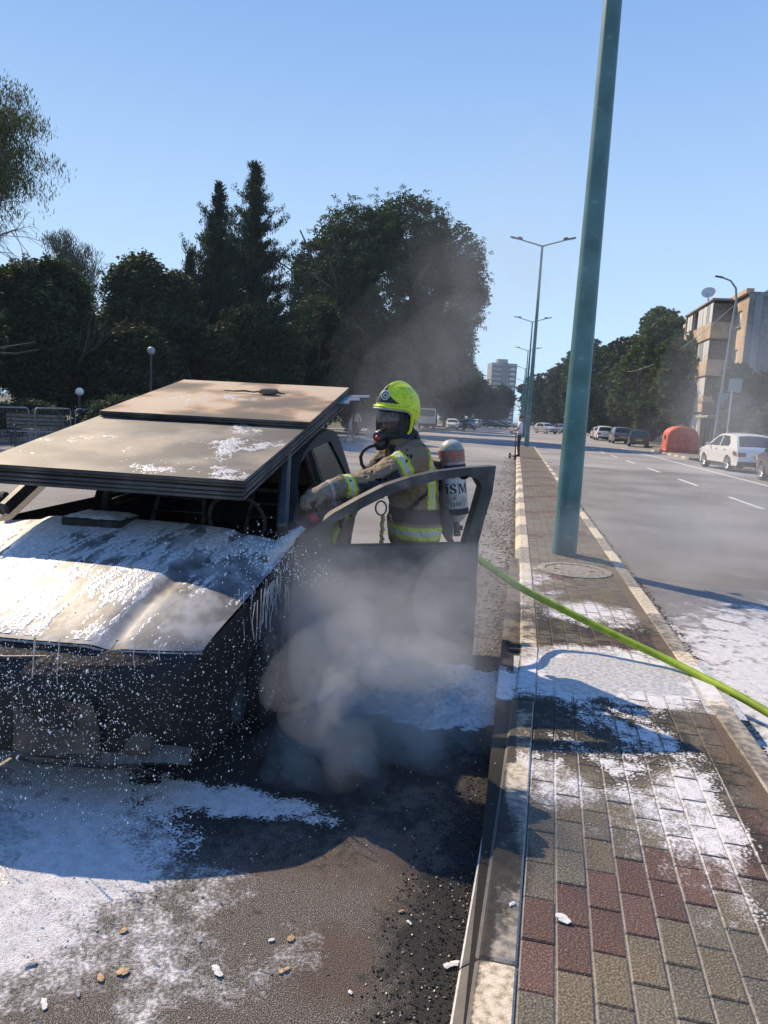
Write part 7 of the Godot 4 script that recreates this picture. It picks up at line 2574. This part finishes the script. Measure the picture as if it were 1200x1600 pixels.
# ---- foam jet, droplets, smoke ----
func spray() -> void:
	var a := Vector3(-1.142, 0.958, -4.02)
	var b := Vector3(-1.215, 0.83, -3.52)
	var m := MB.new()
	noise.seed = 14
	noise.frequency = 1.0
	var ax := (b - a).normalized()
	var sx := ax.cross(Vector3.UP).normalized()
	var sy := sx.cross(ax)
	m.grid(24, 60, func(u: float, v: float) -> Vector3:
		var t := u * TAU
		var r := lerpf(0.018, 0.048, v) * (1.0 + 0.5 * noise.get_noise_3dv(Vector3(cos(t) * 1.5, sin(t) * 1.5, v * 9.0)) + 0.4 * noise.get_noise_3dv(Vector3(cos(t) * 4.0, sin(t) * 4.0, v * 30.0)))
		return a.lerp(b, v) + (sx * cos(t) + sy * sin(t)) * r + Vector3(0, 0.03 * v * (1.0 - v), 0), Vector3.UP, false)
	# radial normals
	for i in m.v.size():
		var f := clampf((m.v[i] - a).dot(ax) / a.distance_to(b), 0.0, 1.0)
		m.n[i] = (m.v[i] - a.lerp(b, f)).normalized()
	var fixed := MB.new()
	fixed.v = m.v
	fixed.n = m.n
	fixed.uv = m.uv
	fixed.c = m.c
	for k in range(0, m.ix.size(), 3):
		fixed.tri(m.ix[k], m.ix[k + 1], m.ix[k + 2])
	tag(put(fixed, "foam_jet", M.foam), "white jet of foam shooting from the nozzle onto the wing", "foam jet", "", "stuff")
	# splash and drops: small blobs
	var d := MB.new()
	d.lathe([Vector2(0.0, -1.0), Vector2(0.7, -0.7), Vector2(1.0, 0.0), Vector2(0.7, 0.7), Vector2(0.0, 1.0)], Transform3D.IDENTITY, 6)
	var X := []
	rng.seed = 15
	for k in 1500:   # round the jet and where it lands
		var f := pow(rng.randf(), 0.6)
		var p := a.lerp(b, f) + Vector3(rng.randfn(), rng.randfn(), rng.randfn()) * lerpf(0.006, 0.05, f)
		if rng.randf() < 0.62:
			var q := Vector3(rng.randfn() * 0.16, absf(rng.randfn()) * 0.08, rng.randfn() * 0.14)
			p = b + q + Vector3(0.0, -0.02 - maxf(0.0, q.x) * 0.2, 0.03)
		var s := rng.randf_range(0.0008, 0.003) * (1.7 if rng.randf() < 0.08 else 1.0)
		X.append(Transform3D(Basis.from_euler(Vector3(rng.randf() * 3, rng.randf() * 3, 0)).scaled(Vector3(s, s * rng.randf_range(0.8, 1.8), s)), p))
	for k in 5200:   # drops falling in front of the car
		var x := -0.92 - 1.45 * rng.randf()
		var y := 0.12 + 0.64 * pow(rng.randf(), 0.85)
		var z := -2.42 + rng.randf_range(-0.12, 0.35) - 0.15 * rng.randf()
		if x > -1.15:
			z = lerpf(-3.1, -2.2, rng.randf())
		var s := rng.randf_range(0.0005, 0.0017)
		if rng.randf() < 0.09:
			s *= rng.randf_range(1.4, 2.3)
		# thicker clumps high and to the passenger side
		if rng.randf() < 0.22:
			x = -1.65 + rng.randfn() * 0.22
			y = 0.52 + rng.randfn() * 0.10
			s *= 1.3
		X.append(Transform3D(Basis.from_euler(Vector3(rng.randf() * 3, rng.randf() * 3, 0)).scaled(Vector3(s, s * rng.randf_range(0.8, 1.7), s)), Vector3(x, y, z)))
	tag(scatter(d, X, [], "foam_drops", M.droplet), "white drops of foam flying in front of the burnt car", "foam drops", "", "stuff")
	# strings of foam hanging from the wing and bonnet edge
	var s2 := MB.new()
	for k in 46:
		var p := Vector3(-1.0 - 0.30 * rng.randf(), 0.77 + 0.04 * rng.randf(), -3.55 + 0.6 * rng.randf())
		p.x = -1.17 + (p.z + 3.86) * 0.123 + 0.02 * rng.randf() if rng.randf() < 0.7 else p.x
		var l := rng.randf_range(0.04, 0.24)
		s2.tube([p, p + Vector3(rng.randfn() * 0.006, -l * 0.5, rng.randfn() * 0.01), p + Vector3(rng.randfn() * 0.01, -l, rng.randfn() * 0.015)], [0.0025, 0.0012, 0.002], 5)
	for k in 6:
		var x := -1.0 - 1.2 * rng.randf()
		var p := Vector3(x, 0.675 + 0.02 * rng.randf(), -2.50 - 0.12 * pow((x + 1.88) / 0.8, 2.0))
		var l := rng.randf_range(0.05, 0.42)
		s2.tube([p, p + Vector3(rng.randfn() * 0.006, -l * 0.5, 0.02), p + Vector3(rng.randfn() * 0.012, -l, 0.015)], [0.0025, 0.0012, 0.002], 5)
	tag(put(s2, "foam_strings", M.foam), "thin strings of foam dripping off the wing and bonnet edge", "foam strings", "", "stuff")
	# mounds of foam on the ground
	mound(Vector3(-2.75, 0.0, -2.05), 1.2, 1.0, 0.02, 21, "white foam pooled on the asphalt in front of the burnt car")
	mound(Vector3(-0.22, 0.0, -4.22), 0.62, 0.62, 0.06, 22, "white foam heaped on the asphalt under the open car door")
	mound(Vector3(0.72, 0.118, -4.55), 0.62, 0.5, 0.012, 23, "white foam spread over the pavers beneath the hose")

func mound(c: Vector3, rx: float, rz: float, h: float, sd: int, label: String) -> void:
	var m := MB.new()
	noise.seed = sd
	noise.frequency = 1.0
	m.grid(110, 110, func(u: float, v: float) -> Vector3:
		var x := (u - 0.5) * 2.0
		var z := (v - 0.5) * 2.0
		var e := 1.0 - x * x - z * z
		var p := c + Vector3(x * rx, 0, z * rz)
		var n := 0.55 * noise.get_noise_3dv(Vector3(p.x * 3.0, p.z * 3.0, 0)) + 0.35 * noise.get_noise_3dv(Vector3(p.x * 9.0, p.z * 9.0, 2)) + 0.16 * noise.get_noise_3dv(Vector3(p.x * 38.0, p.z * 38.0, 4))
		return p + Vector3(0, clampf(h * (e * 0.9 - 0.22 + n), -0.02, 1.0), 0), Vector3.UP)
	tag(put(m, "foam_pool", M.foam), label, "foam", "", "stuff")

func puff(parent: Node3D, at: Vector3, size: Vector3, mt: FogMaterial, turn := Vector3.ZERO) -> void:
	var f := FogVolume.new()
	f.shape = RenderingServer.FOG_VOLUME_SHAPE_ELLIPSOID
	f.size = size
	f.material = mt
	f.name = "puff"
	parent.add_child(f, true)
	f.position = at
	f.rotation = turn

func fog_mat(d: float, c: Color) -> FogMaterial:
	var m := FogMaterial.new()
	m.density = d
	m.albedo = c
	return m

func wisps(t: Node3D, n: int, at: Vector3, spread: Vector3, drift: Vector3, s0: float, s1: float, mt: FogMaterial) -> void:
	# many thin, stretched puffs whose overlaps make the billows
	for k in n:
		var f := rng.randf()
		var p := at + drift * f + Vector3(rng.randfn() * spread.x, rng.randfn() * spread.y, rng.randfn() * spread.z) * (0.6 + 0.7 * f)
		var s := lerpf(s0, s1, pow(rng.randf(), 1.4)) * (0.7 + 0.6 * f)
		puff(t, p, Vector3(s * rng.randf_range(0.35, 0.8), s * rng.randf_range(1.0, 2.4), s * rng.randf_range(0.5, 0.9)), mt, Vector3(rng.randfn() * 0.9, rng.randf() * TAU, rng.randfn() * 0.9))

func smoke() -> void:
	var t := Node3D.new()
	t.name = "smoke"
	add_child(t)
	tag(t, "pale smoke billowing from under the burnt car and drifting over the street", "smoke", "", "stuff")
	rng.seed = 33
	var grey := lin(0.93, 0.965, 1.0)
	# billow low by the open door: small dense curls inside wider thin ones
	wisps(t, 90, Vector3(-0.78, 0.08, -2.94), Vector3(0.17, 0.07, 0.11), Vector3(0.38, 0.56, 0.02), 0.10, 0.26, fog_mat(0.62, grey))
	wisps(t, 56, Vector3(-0.78, 0.10, -2.98), Vector3(0.17, 0.09, 0.12), Vector3(0.38, 0.56, 0.0), 0.20, 0.42, fog_mat(0.40, grey))
	wisps(t, 30, Vector3(-0.85, 0.20, -3.20), Vector3(0.25, 0.12, 0.14), Vector3(0.56, 0.74, -0.12), 0.26, 0.55, fog_mat(0.16, grey))
	# veil before the door and the wing
	wisps(t, 14, Vector3(-0.9, 0.45, -3.3), Vector3(0.22, 0.13, 0.12), Vector3(0.7, 0.40, -0.2), 0.3, 0.6, fog_mat(0.10, grey))
	wisps(t, 6, Vector3(-2.2, 0.10, -2.3), Vector3(0.18, 0.05, 0.1), Vector3(-0.1, 0.22, 0.0), 0.25, 0.5, fog_mat(0.12, grey))
	# drifting over the median and the far carriageway
	wisps(t, 26, Vector3(0.5, 0.45, -7.0), Vector3(0.35, 0.22, 0.5), Vector3(4.8, 0.6, -3.6), 0.8, 2.0, fog_mat(0.085, grey))
	wisps(t, 10, Vector3(3.5, 1.2, -14.0), Vector3(0.8, 0.4, 1.5), Vector3(5.0, 3.2, -14.0), 2.5, 5.5, fog_mat(0.016, grey))
	# rising behind the car in front of the great ficus
	wisps(t, 40, Vector3(-1.45, 1.25, -7.4), Vector3(0.42, 0.35, 0.5), Vector3(1.5, 2.6, -2.8), 0.5, 1.6, fog_mat(0.036, grey))
	wisps(t, 16, Vector3(-1.50, 1.15, -6.8), Vector3(0.30, 0.2, 0.4), Vector3(0.7, 0.7, -0.6), 0.3, 0.7, fog_mat(0.10, grey))

func _ready() -> void:
	# camera: eye height, looking a little down and to the park side of the street, the phone held a little askew
	var cam := Camera3D.new()
	cam.name = "camera"
	cam.fov = 69.65
	cam.near = 0.05
	cam.far = 4000.0
	add_child(cam)
	cam.transform = Transform3D(Basis(Vector3(0.9829, 0.0549, -0.1758), Vector3(-0.0767, 0.9898, -0.1203), Vector3(0.1674, 0.1317, 0.9771)).orthonormalized(), Vector3(0, 1.62, 0))
	cam.current = true
	var env := Environment.new()
	env.background_mode = Environment.BG_SKY
	var sky := Sky.new()
	var sm := ProceduralSkyMaterial.new()
	sm.sky_top_color = Color(0.22, 0.45, 0.76)
	sm.sky_horizon_color = Color(0.80, 0.92, 1.0)
	sm.sky_curve = 0.30
	sm.ground_horizon_color = Color(0.62, 0.66, 0.70)
	sm.ground_bottom_color = Color(0.30, 0.30, 0.30)
	sm.sky_energy_multiplier = 1.0
	sm.sun_angle_max = 60.0
	sm.sun_curve = 0.08
	sky.sky_material = sm
	env.sky = sky
	env.tonemap_mode = Environment.TONE_MAPPER_LINEAR
	env.tonemap_exposure = 1.3
	env.sdfgi_enabled = true
	env.ssao_enabled = true
	env.ssil_enabled = true
	env.fog_enabled = true
	env.fog_light_color = Color(0.84, 0.91, 1.0)
	env.fog_density = 0.0005
	env.volumetric_fog_enabled = true
	env.volumetric_fog_density = 0.0
	var we := WorldEnvironment.new()
	we.name = "environment"
	we.environment = env
	add_child(we)
	var sun := DirectionalLight3D.new()
	sun.name = "sun"
	sun.light_color = Color(1.0, 0.91, 0.78)
	sun.light_energy = 1.6
	sun.light_angular_distance = 0.5
	sun.shadow_enabled = true
	add_child(sun)
	var el := deg_to_rad(42.0)
	var to_sun := Vector3(-0.79 * cos(el), sin(el), -0.61 * cos(el)).normalized()
	sun.basis = Basis.looking_at(-to_sun, Vector3.UP)
	noise.noise_type = FastNoiseLite.TYPE_SIMPLEX_SMOOTH
	noise.fractal_octaves = 3
	materials()
	M.visor_grey = mat(lin(0.30, 0.31, 0.32), 0.5)
	M.lens = glass(lin(0.03, 0.03, 0.032), 0.55, 0.04)
	M.glove_strap = mat(lin(0.30, 0.30, 0.28), 0.7)
	M.rope = mat(lin(0.45, 0.33, 0.12), 0.8)
	M.steel_dark = mat(lin(0.10, 0.10, 0.105), 0.45, 0.5)
	M.band_red = grained(ntex(0.03, [[0.0, lin(0.10, 0.09, 0.08)], [0.42, lin(0.22, 0.20, 0.18)], [0.5, lin(0.36, 0.07, 0.05)], [1.0, lin(0.45, 0.10, 0.07)]], 256, FastNoiseLite.TYPE_SIMPLEX, 4, 151), 3.0, 0.5, null, 0.0, false)
	M.print_pale = grained(ntex(0.04, greys(0.34, 0.66), 256, FastNoiseLite.TYPE_SIMPLEX, 4, 152), 4.0, 0.5, null, 0.0, false)
	M.print_grey = mat(lin(0.11, 0.11, 0.10), 0.6)
	M.shutter = grained(ntex(0.03, greys(0.52, 0.70, Vector3(1, 0.98, 0.94)), 256, FastNoiseLite.TYPE_SIMPLEX, 4, 153), 0.5, 0.6, null, 0.0, false)
	ground()
	street()
	flats()
	trees()
	street_cars()
	burnt_car()
	boards()
	firefighter()
	bystanders()
	spray()
	smoke()
